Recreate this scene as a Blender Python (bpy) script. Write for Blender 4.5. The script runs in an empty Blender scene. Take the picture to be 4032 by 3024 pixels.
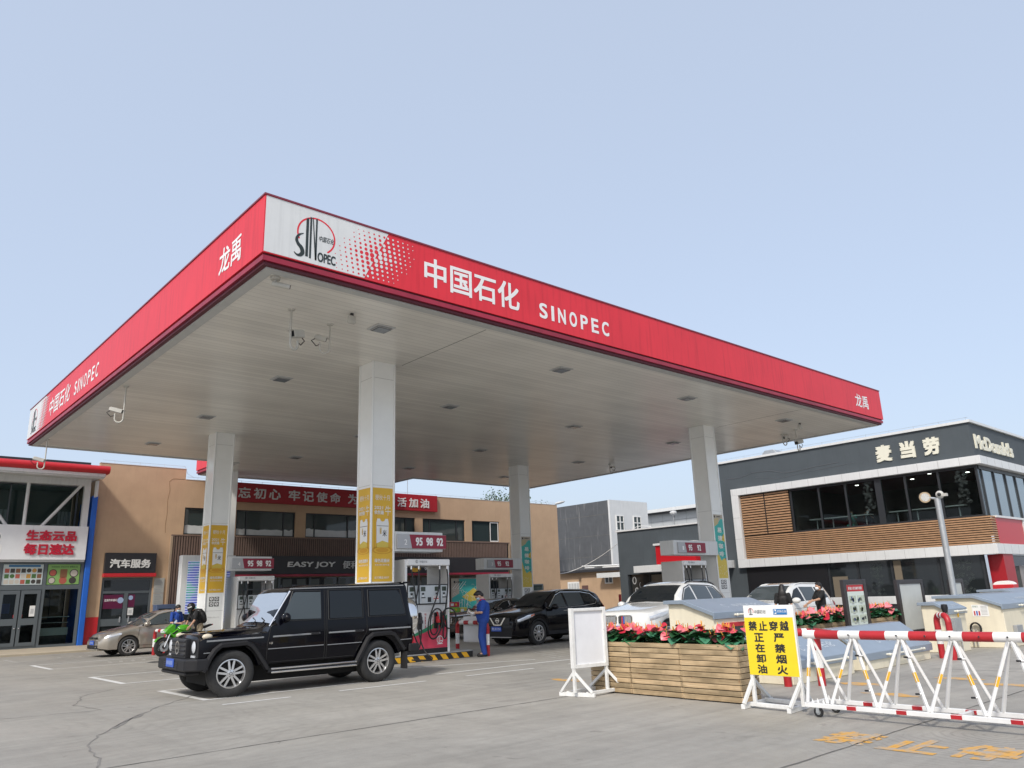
import bpy, bmesh, math, random
from mathutils import Vector, Matrix, noise as mnoise
R = math.radians
scene = bpy.context.scene
COL = scene.collection
rng = random.Random(7)

# ---------------------------------------------------------------- camera
CAM_YAW, CAM_PITCH, CAM_ROLL, CAM_H = 0.841302, 0.266781, -0.034641, 1.5155
_f = Vector((math.cos(CAM_PITCH)*math.cos(CAM_YAW), math.cos(CAM_PITCH)*math.sin(CAM_YAW), math.sin(CAM_PITCH)))
_r = Vector((math.sin(CAM_YAW), -math.cos(CAM_YAW), 0)); _u = _r.cross(_f)
_r2 = _r*math.cos(CAM_ROLL) + _u*math.sin(CAM_ROLL); _u2 = -_r*math.sin(CAM_ROLL) + _u*math.cos(CAM_ROLL)
cam_data = bpy.data.cameras.new('camera'); cam = bpy.data.objects.new('camera', cam_data); COL.objects.link(cam)
cam.matrix_world = Matrix(((_r2.x, _u2.x, -_f.x, 0), (_r2.y, _u2.y, -_f.y, 0), (_r2.z, _u2.z, -_f.z, CAM_H), (0, 0, 0, 1)))
cam_data.sensor_width = 36; cam_data.lens = 36*3047.83/4032
cam_data.clip_start = .05; cam_data.clip_end = 3000
scene.camera = cam

# ---------------------------------------------------------------- world, sun, exposure
SUN_DIR = Vector((-1.9, -1.0, 2.1)).normalized()          # towards the sun
world = bpy.data.worlds.new('World'); scene.world = world; world.use_nodes = True
nt = world.node_tree; bg = nt.nodes['Background']
sky = nt.nodes.new('ShaderNodeTexSky'); sky.sky_type = 'NISHITA'; sky.sun_disc = False
sky.sun_elevation = math.asin(SUN_DIR.z); sky.sun_rotation = math.atan2(SUN_DIR.x, SUN_DIR.y)
sky.altitude = 0; sky.air_density = 1.0; sky.dust_density = 4.0; sky.ozone_density = 1.5
veil = nt.nodes.new('ShaderNodeMixRGB'); veil.inputs[0].default_value = .62; veil.inputs[2].default_value = (3.3, 3.75, 4.5, 1)      # thin even summer overcast over the clear sky
nt.links.new(sky.outputs[0], veil.inputs[1]); nt.links.new(veil.outputs[0], bg.inputs[0]); bg.inputs[1].default_value = .14
sun_data = bpy.data.lights.new('sun', 'SUN'); sun = bpy.data.objects.new('sun', sun_data); COL.objects.link(sun)
sun_data.energy = 1.75; sun_data.angle = R(6); sun_data.color = (1, .95, .87)
sun.rotation_euler = SUN_DIR.to_track_quat('Z', 'Y').to_euler()
scene.view_settings.view_transform = 'Standard'; scene.view_settings.look = 'None'
scene.view_settings.exposure = 0.62; scene.view_settings.gamma = 1
scene.render.engine = 'CYCLES'; scene.cycles.max_bounces = 8; scene.cycles.use_denoising = True

# ---------------------------------------------------------------- materials
MATS = {}
def mat(name, col, rough=.5, metal=0., var=.0, scale=4., bump=0., bscale=60., spec=.5, coat=0., emit=0., stain=0., trans=0., alpha=1., chip=0.):
    if name in MATS: return MATS[name]
    m = bpy.data.materials.new(name); m.use_nodes = True; n = m.node_tree.nodes; l = m.node_tree.links
    b = n['Principled BSDF']; c = (*col, 1)
    b.inputs['Base Color'].default_value = c; b.inputs['Roughness'].default_value = rough; b.inputs['Metallic'].default_value = metal
    b.inputs['Specular IOR Level'].default_value = spec; b.inputs['Coat Weight'].default_value = coat; b.inputs['Coat Roughness'].default_value = .03
    b.inputs['Transmission Weight'].default_value = trans; b.inputs['Alpha'].default_value = alpha
    if emit: b.inputs['Emission Color'].default_value = c; b.inputs['Emission Strength'].default_value = emit
    if var or bump or stain:
        tc = n.new('ShaderNodeTexCoord')
    if var:
        t = n.new('ShaderNodeTexNoise'); t.inputs['Scale'].default_value = scale; t.inputs['Detail'].default_value = 6; t.inputs['Roughness'].default_value = .6
        l.new(tc.outputs['Object'], t.inputs['Vector'])
        mr = n.new('ShaderNodeMapRange'); mr.inputs[1].default_value = .3; mr.inputs[2].default_value = .7; mr.inputs[3].default_value = 1-var; mr.inputs[4].default_value = 1+var
        l.new(t.outputs[0], mr.inputs[0])
        mx = n.new('ShaderNodeVectorMath'); mx.operation = 'SCALE'; mx.inputs[0].default_value = col; l.new(mr.outputs[0], mx.inputs['Scale'])
        out = mx.outputs[0]
        if stain:                                               # vertical dirt streaks
            mp = n.new('ShaderNodeMapping'); mp.inputs['Scale'].default_value = (5, 5, .35); l.new(tc.outputs['Object'], mp.inputs[0])
            t2 = n.new('ShaderNodeTexNoise'); t2.inputs['Scale'].default_value = 2; t2.inputs['Detail'].default_value = 4; l.new(mp.outputs[0], t2.inputs['Vector'])
            m2 = n.new('ShaderNodeMapRange'); m2.inputs[1].default_value = .5; m2.inputs[2].default_value = .75; m2.inputs[3].default_value = 1; m2.inputs[4].default_value = 1-stain; l.new(t2.outputs[0], m2.inputs[0])
            s2 = n.new('ShaderNodeVectorMath'); s2.operation = 'SCALE'; l.new(out, s2.inputs[0]); l.new(m2.outputs[0], s2.inputs['Scale']); out = s2.outputs[0]
        if chip:                                                # knocked-off paint and dirt specks
            t3 = n.new('ShaderNodeTexNoise'); t3.inputs['Scale'].default_value = 16; t3.inputs['Detail'].default_value = 8; t3.inputs['Roughness'].default_value = .75; l.new(tc.outputs['Object'], t3.inputs['Vector'])
            m3 = n.new('ShaderNodeMapRange'); m3.inputs[1].default_value = 1-chip; m3.inputs[2].default_value = 1.03-chip; l.new(t3.outputs[0], m3.inputs[0])
            x3 = n.new('ShaderNodeMixRGB'); x3.inputs[2].default_value = (.20, .18, .16, 1); l.new(m3.outputs[0], x3.inputs[0]); l.new(out, x3.inputs[1]); out = x3.outputs[0]
        l.new(out, b.inputs['Base Color'])
    if bump:
        t = n.new('ShaderNodeTexNoise'); t.inputs['Scale'].default_value = bscale; t.inputs['Detail'].default_value = 4; l.new(tc.outputs['Object'], t.inputs['Vector'])
        bp = n.new('ShaderNodeBump'); bp.inputs['Strength'].default_value = bump; bp.inputs['Distance'].default_value = .02; l.new(t.outputs[0], bp.inputs['Height']); l.new(bp.outputs[0], b.inputs['Normal'])
    MATS[name] = m; return m

def clear_glass(name, tint=(.75, .8, .8), opac=.25):
    if name in MATS: return MATS[name]
    m = bpy.data.materials.new(name); m.use_nodes = True; n = m.node_tree.nodes; l = m.node_tree.links
    n.remove(n['Principled BSDF']); o = n['Material Output']
    tr = n.new('ShaderNodeBsdfTransparent'); tr.inputs[0].default_value = (*tint, 1)
    gl = n.new('ShaderNodeBsdfGlossy'); gl.inputs['Roughness'].default_value = .02; gl.inputs[0].default_value = (.9, .95, 1, 1)
    fr = n.new('ShaderNodeFresnel'); fr.inputs[0].default_value = 1.28
    mx = n.new('ShaderNodeMixShader'); l.new(fr.outputs[0], mx.inputs[0]); l.new(tr.outputs[0], mx.inputs[1]); l.new(gl.outputs[0], mx.inputs[2]); l.new(mx.outputs[0], o.inputs[0])
    MATS[name] = m; return m

WHITE = mat('white_paint', (.78, .78, .76), .45, var=.03)
WHITEMETAL = mat('white_panel', (.66, .67, .665), .35, var=.04, scale=1.5, stain=.10)
COLWHITE = mat('column_panel', (.84, .85, .83), .16, var=.02, spec=.6)
SOFFIT = None
RED = mat('red_fascia', (.68, .034, .05), .4, var=.05, scale=.8, stain=.17, spec=.3)
CRIMSON = mat('crimson_trim', (.30, .016, .04), .4, var=.28, scale=1.3)
DARKRED = mat('deep_red_trim', (.09, .006, .015), .5)
REDPAINT = mat('red_paint', (.50, .018, .025), .4, var=.08)
BLACK = mat('black_paint', (.012, .012, .014), .4)
BLACKMAT = mat('black_rubber', (.014, .014, .015), .75, var=.2, scale=20)
CHAR = mat('charcoal', (.03, .03, .035), .5)
GREY = mat('mid_grey', (.30, .31, .32), .45, var=.05)
LGREY = mat('light_grey', (.52, .53, .53), .45, var=.05)
STEEL = mat('galvanised_steel', (.45, .47, .48), .42, metal=.6, var=.08, scale=8)
CHROME = mat('chrome', (.8, .8, .8), .12, metal=1)
ALLOY = mat('alloy_rim', (.62, .62, .62), .28, metal=.85)
YELLOW = mat('yellow_paint', (.78, .44, .02), .5, var=.06)
TAN = mat('tan_render', (.50, .345, .22), .85, var=.07, scale=1.2, bump=.25, bscale=40, stain=.05)
CREAM = mat('cream_render', (.74, .68, .53), .8, var=.05, scale=2, bump=.2, bscale=50, stain=.07)
MCGREY = mat('dark_grey_render', (.064, .078, .088), .75, var=.08, scale=1.0, bump=.15, bscale=25, stain=.08)
LIDGREY = mat('blue_grey_lid', (.27, .325, .39), .38, metal=.2, var=.06, scale=3)
LIDEDGE = mat('lid_edge_grey', (.24, .27, .30), .45, var=.1, scale=5)
SLAT = mat('taupe_slat', (.165, .112, .09), .6, var=.1, scale=6)
DARKGAP = mat('dark_gap', (.014, .012, .012), .8)
GLASS = mat('dark_window_glass', (.018, .022, .024), .03, spec=.6)
GLASSGREEN = mat('greenish_window_glass', (.035, .05, .05), .04, spec=.6)
FRAME = mat('window_frame_dark', (.025, .028, .032), .4)
FRAMEGREY = mat('slate_frame', (.10, .118, .13), .42)
BLUE = mat('blue_cladding', (.018, .12, .52), .35, var=.08, scale=2)
PANE = clear_glass('clear_pane', (.70, .76, .76))
PLATE = mat('blue_plate', (.025, .09, .46), .35)
SKIN = mat('skin', (.52, .31, .22), .55)
SKIN2 = mat('skin_tanned', (.46, .26, .17), .55)
HAIR = mat('black_hair', (.012, .010, .010), .5)

# ---------------------------------------------------------------- mesh helpers
class MB:
    def __init__(s, *mats): s.v = []; s.f = []; s.m = []; s.mats = list(mats); s.cur = 0
    def use(s, m):
        if m not in s.mats: s.mats.append(m)
        s.cur = s.mats.index(m); return s
    def add(s, vs, fs):
        o = len(s.v); s.v += [Vector(v) for v in vs]; s.f += [[i+o for i in f] for f in fs]; s.m += [s.cur]*len(fs); return s
    def box(s, x0, y0, z0, x1, y1, z1, Mx=None):
        vs = [Vector(p) for p in ((x0,y0,z0),(x1,y0,z0),(x1,y1,z0),(x0,y1,z0),(x0,y0,z1),(x1,y0,z1),(x1,y1,z1),(x0,y1,z1))]
        if Mx: vs = [Mx @ v for v in vs]
        return s.add(vs, [(0,3,2,1),(4,5,6,7),(0,1,5,4),(1,2,6,5),(2,3,7,6),(3,0,4,7)])
    def bar(s, a, b, w, h=None):                     # square bar between two points
        a, b = Vector(a), Vector(b); d = b-a; L = d.length; h = h or w
        q = d.to_track_quat('Z', 'Y').to_matrix().to_4x4() if abs(d.normalized().z) < .999 else Matrix.Identity(4)
        if abs(d.normalized().z) < .999:
            z = d.normalized(); x = Vector((0,0,1)).cross(z).normalized(); y = z.cross(x)
            q = Matrix((x, y, z)).transposed().to_4x4()
        return s.box(-w/2, -h/2, 0, w/2, h/2, L, Matrix.Translation(a) @ q)
    def prism(s, poly, axis, a, b):
        n = len(poly)
        def P(p, t): return {'x': (t, p[0], p[1]), 'y': (p[0], t, p[1]), 'z': (p[0], p[1], t)}[axis]
        vs = [P(p, a) for p in poly] + [P(p, b) for p in poly]
        return s.add(vs, [tuple(range(n)), tuple(range(2*n-1, n-1, -1))] + [(i, (i+1) % n, n+(i+1) % n, n+i) for i in range(n)])
    def tube(s, pts, r, n=8, closed=False, caps=True):
        pts = [Vector(p) for p in pts]; N = len(pts); rs = r if isinstance(r, (list, tuple)) else [r]*N
        vs = []; up = None
        for i, p in enumerate(pts):
            if closed: t = pts[(i+1) % N]-pts[i-1]
            else: t = pts[min(i+1, N-1)]-pts[max(i-1, 0)]
            t.normalize()
            if up is None: up = Vector((0,0,1)) if abs(t.z) < .9 else Vector((1,0,0))
            x = up.cross(t)
            if x.length < 1e-4: x = Vector((1,0,0)).cross(t)
            x.normalize(); y = t.cross(x); up = y
            vs += [p+rs[i]*(x*math.cos(2*math.pi*k/n)+y*math.sin(2*math.pi*k/n)) for k in range(n)]
        fs = []
        for i in range(N if closed else N-1):
            j = (i+1) % N
            fs += [(i*n+k, i*n+(k+1) % n, j*n+(k+1) % n, j*n+k) for k in range(n)]
        if caps and not closed: fs += [tuple(range(n-1, -1, -1)), tuple(range((N-1)*n, N*n))]
        return s.add(vs, fs)
    def cyl(s, a, b, r, n=12): return s.tube([a, b], r, n)
    def lathe(s, prof, c=(0,0,0), ax='z', n=24, caps=False):    # prof: (radius, along)
        vs = []
        for (r, h) in prof:
            for k in range(n):
                a = 2*math.pi*k/n; u, w = r*math.cos(a), r*math.sin(a)
                p = {'z': (u, w, h), 'y': (u, h, w), 'x': (h, u, w)}[ax]
                vs.append(Vector(p)+Vector(c))
        fs = [(i*n+k, i*n+(k+1) % n, (i+1)*n+(k+1) % n, (i+1)*n+k) for i in range(len(prof)-1) for k in range(n)]
        if caps: fs += [tuple(range(n)), tuple(range((len(prof)-1)*n, len(prof)*n))]
        return s.add(vs, fs)
    def ball(s, c, r, nu=14, nv=9, Mx=None):
        r = r if isinstance(r, (list, tuple)) else (r, r, r); vs = []
        for j in range(nv+1):
            b = math.pi*j/nv
            for i in range(nu):
                a = 2*math.pi*i/nu; v = Vector((r[0]*math.sin(b)*math.cos(a), r[1]*math.sin(b)*math.sin(a), r[2]*math.cos(b)))
                if Mx: v = Mx @ v
                vs.append(v+Vector(c))
        return s.add(vs, [(j*nu+i, (j+1)*nu+i, (j+1)*nu+(i+1) % nu, j*nu+(i+1) % nu) for j in range(nv) for i in range(nu)])
    def grid(s, fn, nu, nv):
        vs = [fn(i/nu, j/nv) for j in range(nv+1) for i in range(nu+1)]; w = nu+1
        return s.add(vs, [(j*w+i, j*w+i+1, (j+1)*w+i+1, (j+1)*w+i) for j in range(nv) for i in range(nu)])
    def build(s, name, parent=None, loc=(0,0,0), smooth=None, bevel=0, world=False, mx=None, recalc=True, weld=True):
        me = bpy.data.meshes.new(name)
        off = Vector((0,0,0))
        if world and parent is not None:
            off = parent.location.copy(); q = parent.parent
            while q is not None: off += q.location; q = q.parent
        vs = [((mx @ v) if mx else v)-off for v in s.v]
        me.from_pydata([tuple(v) for v in vs], [], s.f)
        for m in s.mats: me.materials.append(m)
        me.polygons.foreach_set('material_index', s.m)
        bm = bmesh.new(); bm.from_mesh(me)
        if weld: bmesh.ops.remove_doubles(bm, verts=bm.verts, dist=1e-5)
        if recalc: bmesh.ops.recalc_face_normals(bm, faces=bm.faces)
        if bevel:
            ed = [e for e in bm.edges if len(e.link_faces) == 2 and e.calc_face_angle(0) > .5]
            bmesh.ops.bevel(bm, geom=ed, offset=bevel, segments=1, profile=.7, affect='EDGES', clamp_overlap=True)
        bm.to_mesh(me); bm.free()
        if smooth is not None:
            me.polygons.foreach_set('use_smooth', [True]*len(me.polygons)); me.set_sharp_from_angle(angle=R(smooth))
        o = bpy.data.objects.new(name, me); COL.objects.link(o); o.location = loc
        if parent is not None: o.parent = parent
        return o

_tcache = {}
def text_geo(body):
    k = body
    if k in _tcache: return _tcache[k]
    c = bpy.data.curves.new('tmp', 'FONT'); c.body = body; c.size = 1; c.resolution_u = 5; c.fill_mode = 'FRONT'
    o = bpy.data.objects.new('tmp', c); COL.objects.link(o)
    dg = bpy.context.evaluated_depsgraph_get(); me = bpy.data.meshes.new_from_object(o.evaluated_get(dg))
    vs = [v.co.copy() for v in me.vertices]; fs = [tuple(p.vertices) for p in me.polygons]
    bpy.data.objects.remove(o); bpy.data.curves.remove(c); bpy.data.meshes.remove(me)
    _tcache[k] = (vs, fs); return vs, fs

class Decal(MB):
    """Flat or raised marks on a plane: origin O, in-plane axes U (right) and V (up)."""
    def __init__(s, O, U, V, lift=.004):
        super().__init__(); s.O = Vector(O); s.U = Vector(U).normalized(); s.V = Vector(V).normalized(); s.N = s.U.cross(s.V); s.lift = lift
    def P(s, u, v, h=0.): return s.O+s.U*u+s.V*v+s.N*(s.lift+h)
    def poly(s, m, pts, layer=0): s.use(m); return s.add([s.P(u, v, layer*.002) for u, v in pts], [tuple(range(len(pts)))])
    def rect(s, m, u0, v0, u1, v1, layer=0): return s.poly(m, [(u0,v0),(u1,v0),(u1,v1),(u0,v1)], layer)
    def disc(s, m, u, v, r, layer=0, n=14, rv=None): return s.poly(m, [(u+r*math.cos(2*math.pi*k/n), v+(rv or r)*math.sin(2*math.pi*k/n)) for k in range(n)], layer)
    def ring(s, m, u, v, r, w, a0=0, a1=360, layer=0, n=32, rv=None):
        s.use(m); vs = []; rv = rv or r
        for k in range(n+1):
            a = R(a0+(a1-a0)*k/n); c, d = math.cos(a), math.sin(a)
            vs += [s.P(u+r*c, v+rv*d, layer*.002), s.P(u+(r-w)*c, v+(rv-w)*d, layer*.002)]
        return s.add(vs, [(2*k, 2*k+2, 2*k+3, 2*k+1) for k in range(n)])
    def text(s, m, body, u0, v0, u1, v1, layer=0, bold=.012, depth=0., slant=0.):
        vs, fs = text_geo(body); s.use(m)
        if not vs: return s
        x0 = min(v.x for v in vs); x1 = max(v.x for v in vs); y0 = min(v.y for v in vs); y1 = max(v.y for v in vs)
        nl = body.count('\n')+1; em = (v1-v0)/max(y1-y0, 1e-6); bb = bold*em if (v1-v0)/nl > .05 and bold > 0 else 0
        def T(v, h, du, dv):
            b = (v.y-y0)/max(y1-y0, 1e-6); u = u0+bb+(v.x-x0)/max(x1-x0, 1e-6)*(u1-u0-2*bb)+slant*b*(v1-v0)
            return s.P(u+du, v0+bb+b*(v1-v0-2*bb)+dv, layer*.002+h)
        cnt = {}
        for f in fs:
            for i in range(len(f)): cnt[(f[i], f[(i+1) % len(f)])] = 1
        n = len(vs); side = [(p, q, q+n, p+n) for (p, q) in cnt if (q, p) not in cnt]
        for i, (du, dv) in enumerate(((0, 0), (bb, bb*.93), (-bb*.97, -bb), (bb*.91, -bb*.95), (-bb*.9, bb*.98)) if bb else ((0, 0),)):
            e = .00025*i
            if depth <= 0: s.add([T(v, e, du, dv) for v in vs], fs)
            else: s.add([T(v, 0, du, dv) for v in vs]+[T(v, depth+e, du, dv) for v in vs], [tuple(i_+n for i_ in f) for f in fs]+side)
        return s
    def stroke(s, m, pts, widths, layer=0, sub=6):
        s.use(m); P = [Vector(p) for p in pts]; n = len(P); Q = []; Wd = []
        for i in range(n-1):
            p0, p1, p2, p3 = P[max(i-1, 0)], P[i], P[i+1], P[min(i+2, n-1)]
            for k in range(sub):
                t = k/sub; Q.append(.5*((2*p1)+(p2-p0)*t+(2*p0-5*p1+4*p2-p3)*t*t+(3*p1-p0-3*p2+p3)*t**3)); Wd.append(widths[i]+(widths[i+1]-widths[i])*t)
        Q.append(P[-1]); Wd.append(widths[-1]); vs = []
        for i, q in enumerate(Q):
            t = (Q[min(i+1, len(Q)-1)]-Q[max(i-1, 0)]).normalized(); nn = Vector((-t.y, t.x))*Wd[i]/2; vs += [s.P(q.x+nn.x, q.y+nn.y, layer*.002), s.P(q.x-nn.x, q.y-nn.y, layer*.002)]
        return s.add(vs, [(2*i, 2*i+1, 2*i+3, 2*i+2) for i in range(len(Q)-1)])
    def build(s, name, parent=None, **k):
        k.setdefault('recalc', False); k.setdefault('weld', False); return super().build(name, parent, **k)
def decalF(y, lift=.004): return Decal((0, y, 0), (1,0,0), (0,0,1), lift)              # on a face looking to -Y: u = X, v = Z
def decalL(x, lift=.004): return Decal((x, 0, 0), (0,-1,0), (0,0,1), lift)             # on a face looking to -X: u = -Y, v = Z

def tag(o, label, cat, group=None, kind=None):
    o['label'] = label; o['category'] = cat
    if group: o['group'] = group
    if kind: o['kind'] = kind
    return o
def thing(name, label, cat, loc=(0,0,0), rz=0, group=None):
    o = bpy.data.objects.new(name, None); COL.objects.link(o); o.location = loc; o.rotation_euler = (0, 0, rz); o.empty_display_size = .2
    return tag(o, label, cat, group)
def struct(o): o['kind'] = 'structure'; return o
def dup(root, loc, rz, label, group=None):
    def cp(o, par):
        c = o.copy(); COL.objects.link(c); c.parent = par
        for ch in o.children: cp(ch, c)
        return c
    r = cp(root, None); r.location = loc; r.rotation_euler = (0, 0, rz); r['label'] = label
    if group: r['group'] = group
    return r
def arc(c, r, a0, a1, n, U, V): return [Vector(c)+Vector(U)*r*math.cos(R(a0+(a1-a0)*k/n))+Vector(V)*r*math.sin(R(a0+(a1-a0)*k/n)) for k in range(n+1)]
def bez(p0, p1, p2, p3, n=12):
    p0, p1, p2, p3 = map(Vector, (p0, p1, p2, p3)); return [p0*(1-t)**3+3*p1*t*(1-t)**2+3*p2*t*t*(1-t)+p3*t**3 for t in [k/n for k in range(n+1)]]
def walls(mb, u0, u1, v0, v1, holes, put):                                             # wall of boxes round rectangular openings; put(u0,v0,u1,v1)
    us = sorted({u0, u1, *[h[0] for h in holes], *[h[2] for h in holes]}); vs = sorted({v0, v1, *[h[1] for h in holes], *[h[3] for h in holes]})
    for a, b in zip(vs, vs[1:]):
        run = None
        for c, d in zip(us, us[1:]):
            mid = ((c+d)/2, (a+b)/2); hole = any(h[0] < mid[0] < h[2] and h[1] < mid[1] < h[3] for h in holes)
            if not hole: run = (run[0], d) if run else (c, d)
            elif run: put(run[0], a, run[1], b); run = None
        if run: put(run[0], a, run[1], b)
# ================================================================ ground
def ground_mat():
    m = bpy.data.materials.new('concrete_yard'); m.use_nodes = True; n = m.node_tree.nodes; l = m.node_tree.links; b = n['Principled BSDF']
    tc = n.new('ShaderNodeTexCoord')
    def noi(scale, detail, vec=None, dist=0., rough=.6):
        t = n.new('ShaderNodeTexNoise'); t.inputs['Scale'].default_value = scale; t.inputs['Detail'].default_value = detail; t.inputs['Distortion'].default_value = dist; t.inputs['Roughness'].default_value = rough
        l.new(vec or tc.outputs['Object'], t.inputs['Vector']); return t.outputs[0]
    def rng_(x, a, c, d, e):
        r = n.new('ShaderNodeMapRange'); r.inputs[1].default_value = a; r.inputs[2].default_value = c; r.inputs[3].default_value = d; r.inputs[4].default_value = e; l.new(x, r.inputs[0]); return r.outputs[0]
    def mul(x, y):
        q = n.new('ShaderNodeMath'); q.operation = 'MULTIPLY'; l.new(x, q.inputs[0]); l.new(y, q.inputs[1]); return q.outputs[0]
    def mapped(sc, rot=0.):
        q = n.new('ShaderNodeMapping'); q.inputs['Scale'].default_value = sc; q.inputs['Rotation'].default_value = (0, 0, rot); l.new(tc.outputs['Object'], q.inputs[0]); return q.outputs[0]
    v = rng_(noi(.22, 4, dist=.6), .3, .7, .86, 1.10)
    v = mul(v, rng_(noi(1.6, 8, dist=.4), .3, .72, .90, 1.08))
    v = mul(v, rng_(noi(9, 6), .3, .7, .94, 1.05))
    v = mul(v, rng_(noi(70, 3), .3, .7, .92, 1.07))
    v = mul(v, rng_(noi(1.3, 6, mapped((.18, 3.2, 1)), .5), .42, .75, 1.04, .86))        # wheel streaks along X
    v = mul(v, rng_(noi(1.1, 6, mapped((3.5, .16, 1), .35), .4), .5, .78, 1.0, .90))      # streaks across
    for (cx, cy, sc, am) in ((2.2, 12.5, 1.5, .91), (9.2, 3.1, 3.2, .80)):                # curved turning marks
        q = n.new('ShaderNodeMapping'); q.inputs['Location'].default_value = (-cx, -cy, 0); l.new(tc.outputs['Object'], q.inputs[0])
        w = n.new('ShaderNodeTexWave'); w.wave_type = 'RINGS'; w.rings_direction = 'Z'; w.inputs['Scale'].default_value = sc; w.inputs['Distortion'].default_value = 9; w.inputs['Detail'].default_value = 4; w.inputs['Detail Scale'].default_value = .6
        l.new(q.outputs[0], w.inputs['Vector'])
        ln = n.new('ShaderNodeVectorMath'); ln.operation = 'LENGTH'; l.new(q.outputs[0], ln.inputs[0])
        fall = rng_(ln.outputs['Value'], 1.2 if sc > 2 else 3.0, 3.0 if sc > 2 else 7., 1, 0)
        band = mul(rng_(w.outputs['Fac'], .62, .95, 0, 1), rng_(noi(.8, 3), .42, .62, 0, 1)); band = mul(band, fall)
        v = mul(v, rng_(band, 0, 1, 1, am))
    st = mul(rng_(noi(.6, 5, dist=1.2), .62, .76, 1, .70), rng_(noi(2.7, 5, dist=.8), .66, .72, 1, .74)); v = mul(v, st)                      # oil and water stains
    col = n.new('ShaderNodeMixRGB'); col.inputs[1].default_value = (.335, .314, .275, 1); col.inputs[2].default_value = (.31, .297, .268, 1)
    l.new(rng_(noi(.15, 2), .35, .65, 0, 1), col.inputs[0])
    sc = n.new('ShaderNodeVectorMath'); sc.operation = 'SCALE'; l.new(col.outputs[0], sc.inputs[0]); l.new(v, sc.inputs['Scale']); l.new(sc.outputs[0], b.inputs['Base Color'])
    l.new(rng_(noi(.6, 5), .3, .7, .55, .85), b.inputs['Roughness'])
    bp = n.new('ShaderNodeBump'); bp.inputs['Strength'].default_value = .25; bp.inputs['Distance'].default_value = .01; l.new(noi(45, 5), bp.inputs['Height']); l.new(bp.outputs[0], b.inputs['Normal'])
    return m
g = MB(ground_mat()); g.add([(-150,-150,0),(400,-150,0),(400,400,0),(-150,400,0)], [(0,1,2,3)]); struct(g.build('ground'))
JOINT = mat('joint_filler', (.14, .135, .125), .9, var=.25, scale=6)
def strip(mb, pts, w, z=.004, jit=0.):
    pts = [Vector((p[0], p[1], 0)) for p in pts]
    if jit:
        q = [pts[0]]
        for a, b in zip(pts, pts[1:]):
            k = max(2, int((b-a).length/.18))
            for i in range(1, k+1): q.append(a.lerp(b, i/k)+Vector((rng.uniform(-jit, jit), rng.uniform(-jit, jit), 0)))
        pts = q
    vs = []
    for i, p in enumerate(pts):
        t = (pts[min(i+1, len(pts)-1)]-pts[max(i-1, 0)]).normalized(); nn = Vector((-t.y, t.x, 0)); ww = w*(rng.uniform(.5, 1.3) if jit else 1)/2
        vs += [(p+nn*ww).to_tuple()[:2]+(z,), (p-nn*ww).to_tuple()[:2]+(z,)]
    mb.add(vs, [(2*i, 2*i+1, 2*i+3, 2*i+2) for i in range(len(pts)-1)])
j = MB(JOINT)
for ln in (((-6, 9), (40, 9)), ((-6, 4), (40, 4)), ((15.4, -4), (15.4, 6.2))): strip(j, ln, .022, jit=.006)
struct(j.build('slab_joint', recalc=True))
j = MB(mat('crack_fill', (.21, .20, .185), .9, var=.25, scale=6))
for ln in (((2.42, 9.1), (2.57, 9.62), (2.62, 10.2), (2.77, 10.85), (3.1, 11.5), (3.63, 12.42), (4.4, 13.6), (5.38, 14.75), (6.0, 15.3)), ((-1, 15.2), (2.42, 14.35), (3.73, 14.09)), ((3.73, 14.09), (3.6, 15.2), (3.9, 16.0), (4.01, 16.58), (4.8, 17.5))): strip(j, ln, .022, jit=.03)
strip(j, ((3.3, 11.8), (3.63, 12.42), (3.95, 12.9)), .07, jit=.03)
struct(j.build('crack'))
def paint_mat(name, col, wear=.45):
    m = bpy.data.materials.new(name); m.use_nodes = True; n = m.node_tree.nodes; l = m.node_tree.links; b = n['Principled BSDF']; b.inputs['Roughness'].default_value = .7
    tc = n.new('ShaderNodeTexCoord'); t = n.new('ShaderNodeTexNoise'); t.inputs['Scale'].default_value = 5; t.inputs['Detail'].default_value = 8; t.inputs['Roughness'].default_value = .7; l.new(tc.outputs['Object'], t.inputs['Vector'])
    r = n.new('ShaderNodeMapRange'); r.inputs[1].default_value = wear-.06; r.inputs[2].default_value = wear+.10; l.new(t.outputs[0], r.inputs[0])
    mx = n.new('ShaderNodeMixRGB'); mx.inputs[1].default_value = (.345, .327, .293, 1); mx.inputs[2].default_value = (*col, 1); l.new(r.outputs[0], mx.inputs[0]); l.new(mx.outputs[0], b.inputs['Base Color'])
    return m
LINE = paint_mat('worn_white_line', (.66, .66, .64), .33); YLINE = paint_mat('worn_yellow_line', (.62, .33, .06), .45); FAINT = paint_mat('faint_white_line', (.46, .46, .44), .50)
for (y0, y1, xe, m) in ((13.86, 16.15, 9.2, LINE), (18.5, 21.05, 12, LINE), (25.08, 27.55, 9.5, LINE), (29.7, 31.9, 12, FAINT)):
    k = MB(m); x0 = 5.28
    strip(k, ((x0, y0-.05), (x0, y1+.05)), .13); strip(k, ((x0+.066, y0), (xe, y0)), .10); strip(k, ((x0+.066, y1), (xe, y1)), .10)
    struct(k.build('parking_bay_line'))
k = MB(LINE)
for a, b in ((5.2, 6.35), (7.27, 9.1), (10.1, 11.9), (13, 14.8), (16, 17.8)): strip(k, ((a, 12.97), (b, 12.93)), .085)
strip(k, ((10.0, 13.86), (30, 13.7)), .10); strip(k, ((9.2, 16.25), (12, 15.2), (13.5, 14.6)), .09)
struct(k.build('lane_line'))
k = MB(FAINT)
for i in range(9): strip(k, ((14+.25*i, 14.6+.42*i), (24, 15.6+.40*i)), .10)
strip(k, ((13.6, 18.6), (30, 18.4)), .12); strip(k, ((14, 21.4), (22, 21.4)), .10)
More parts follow.
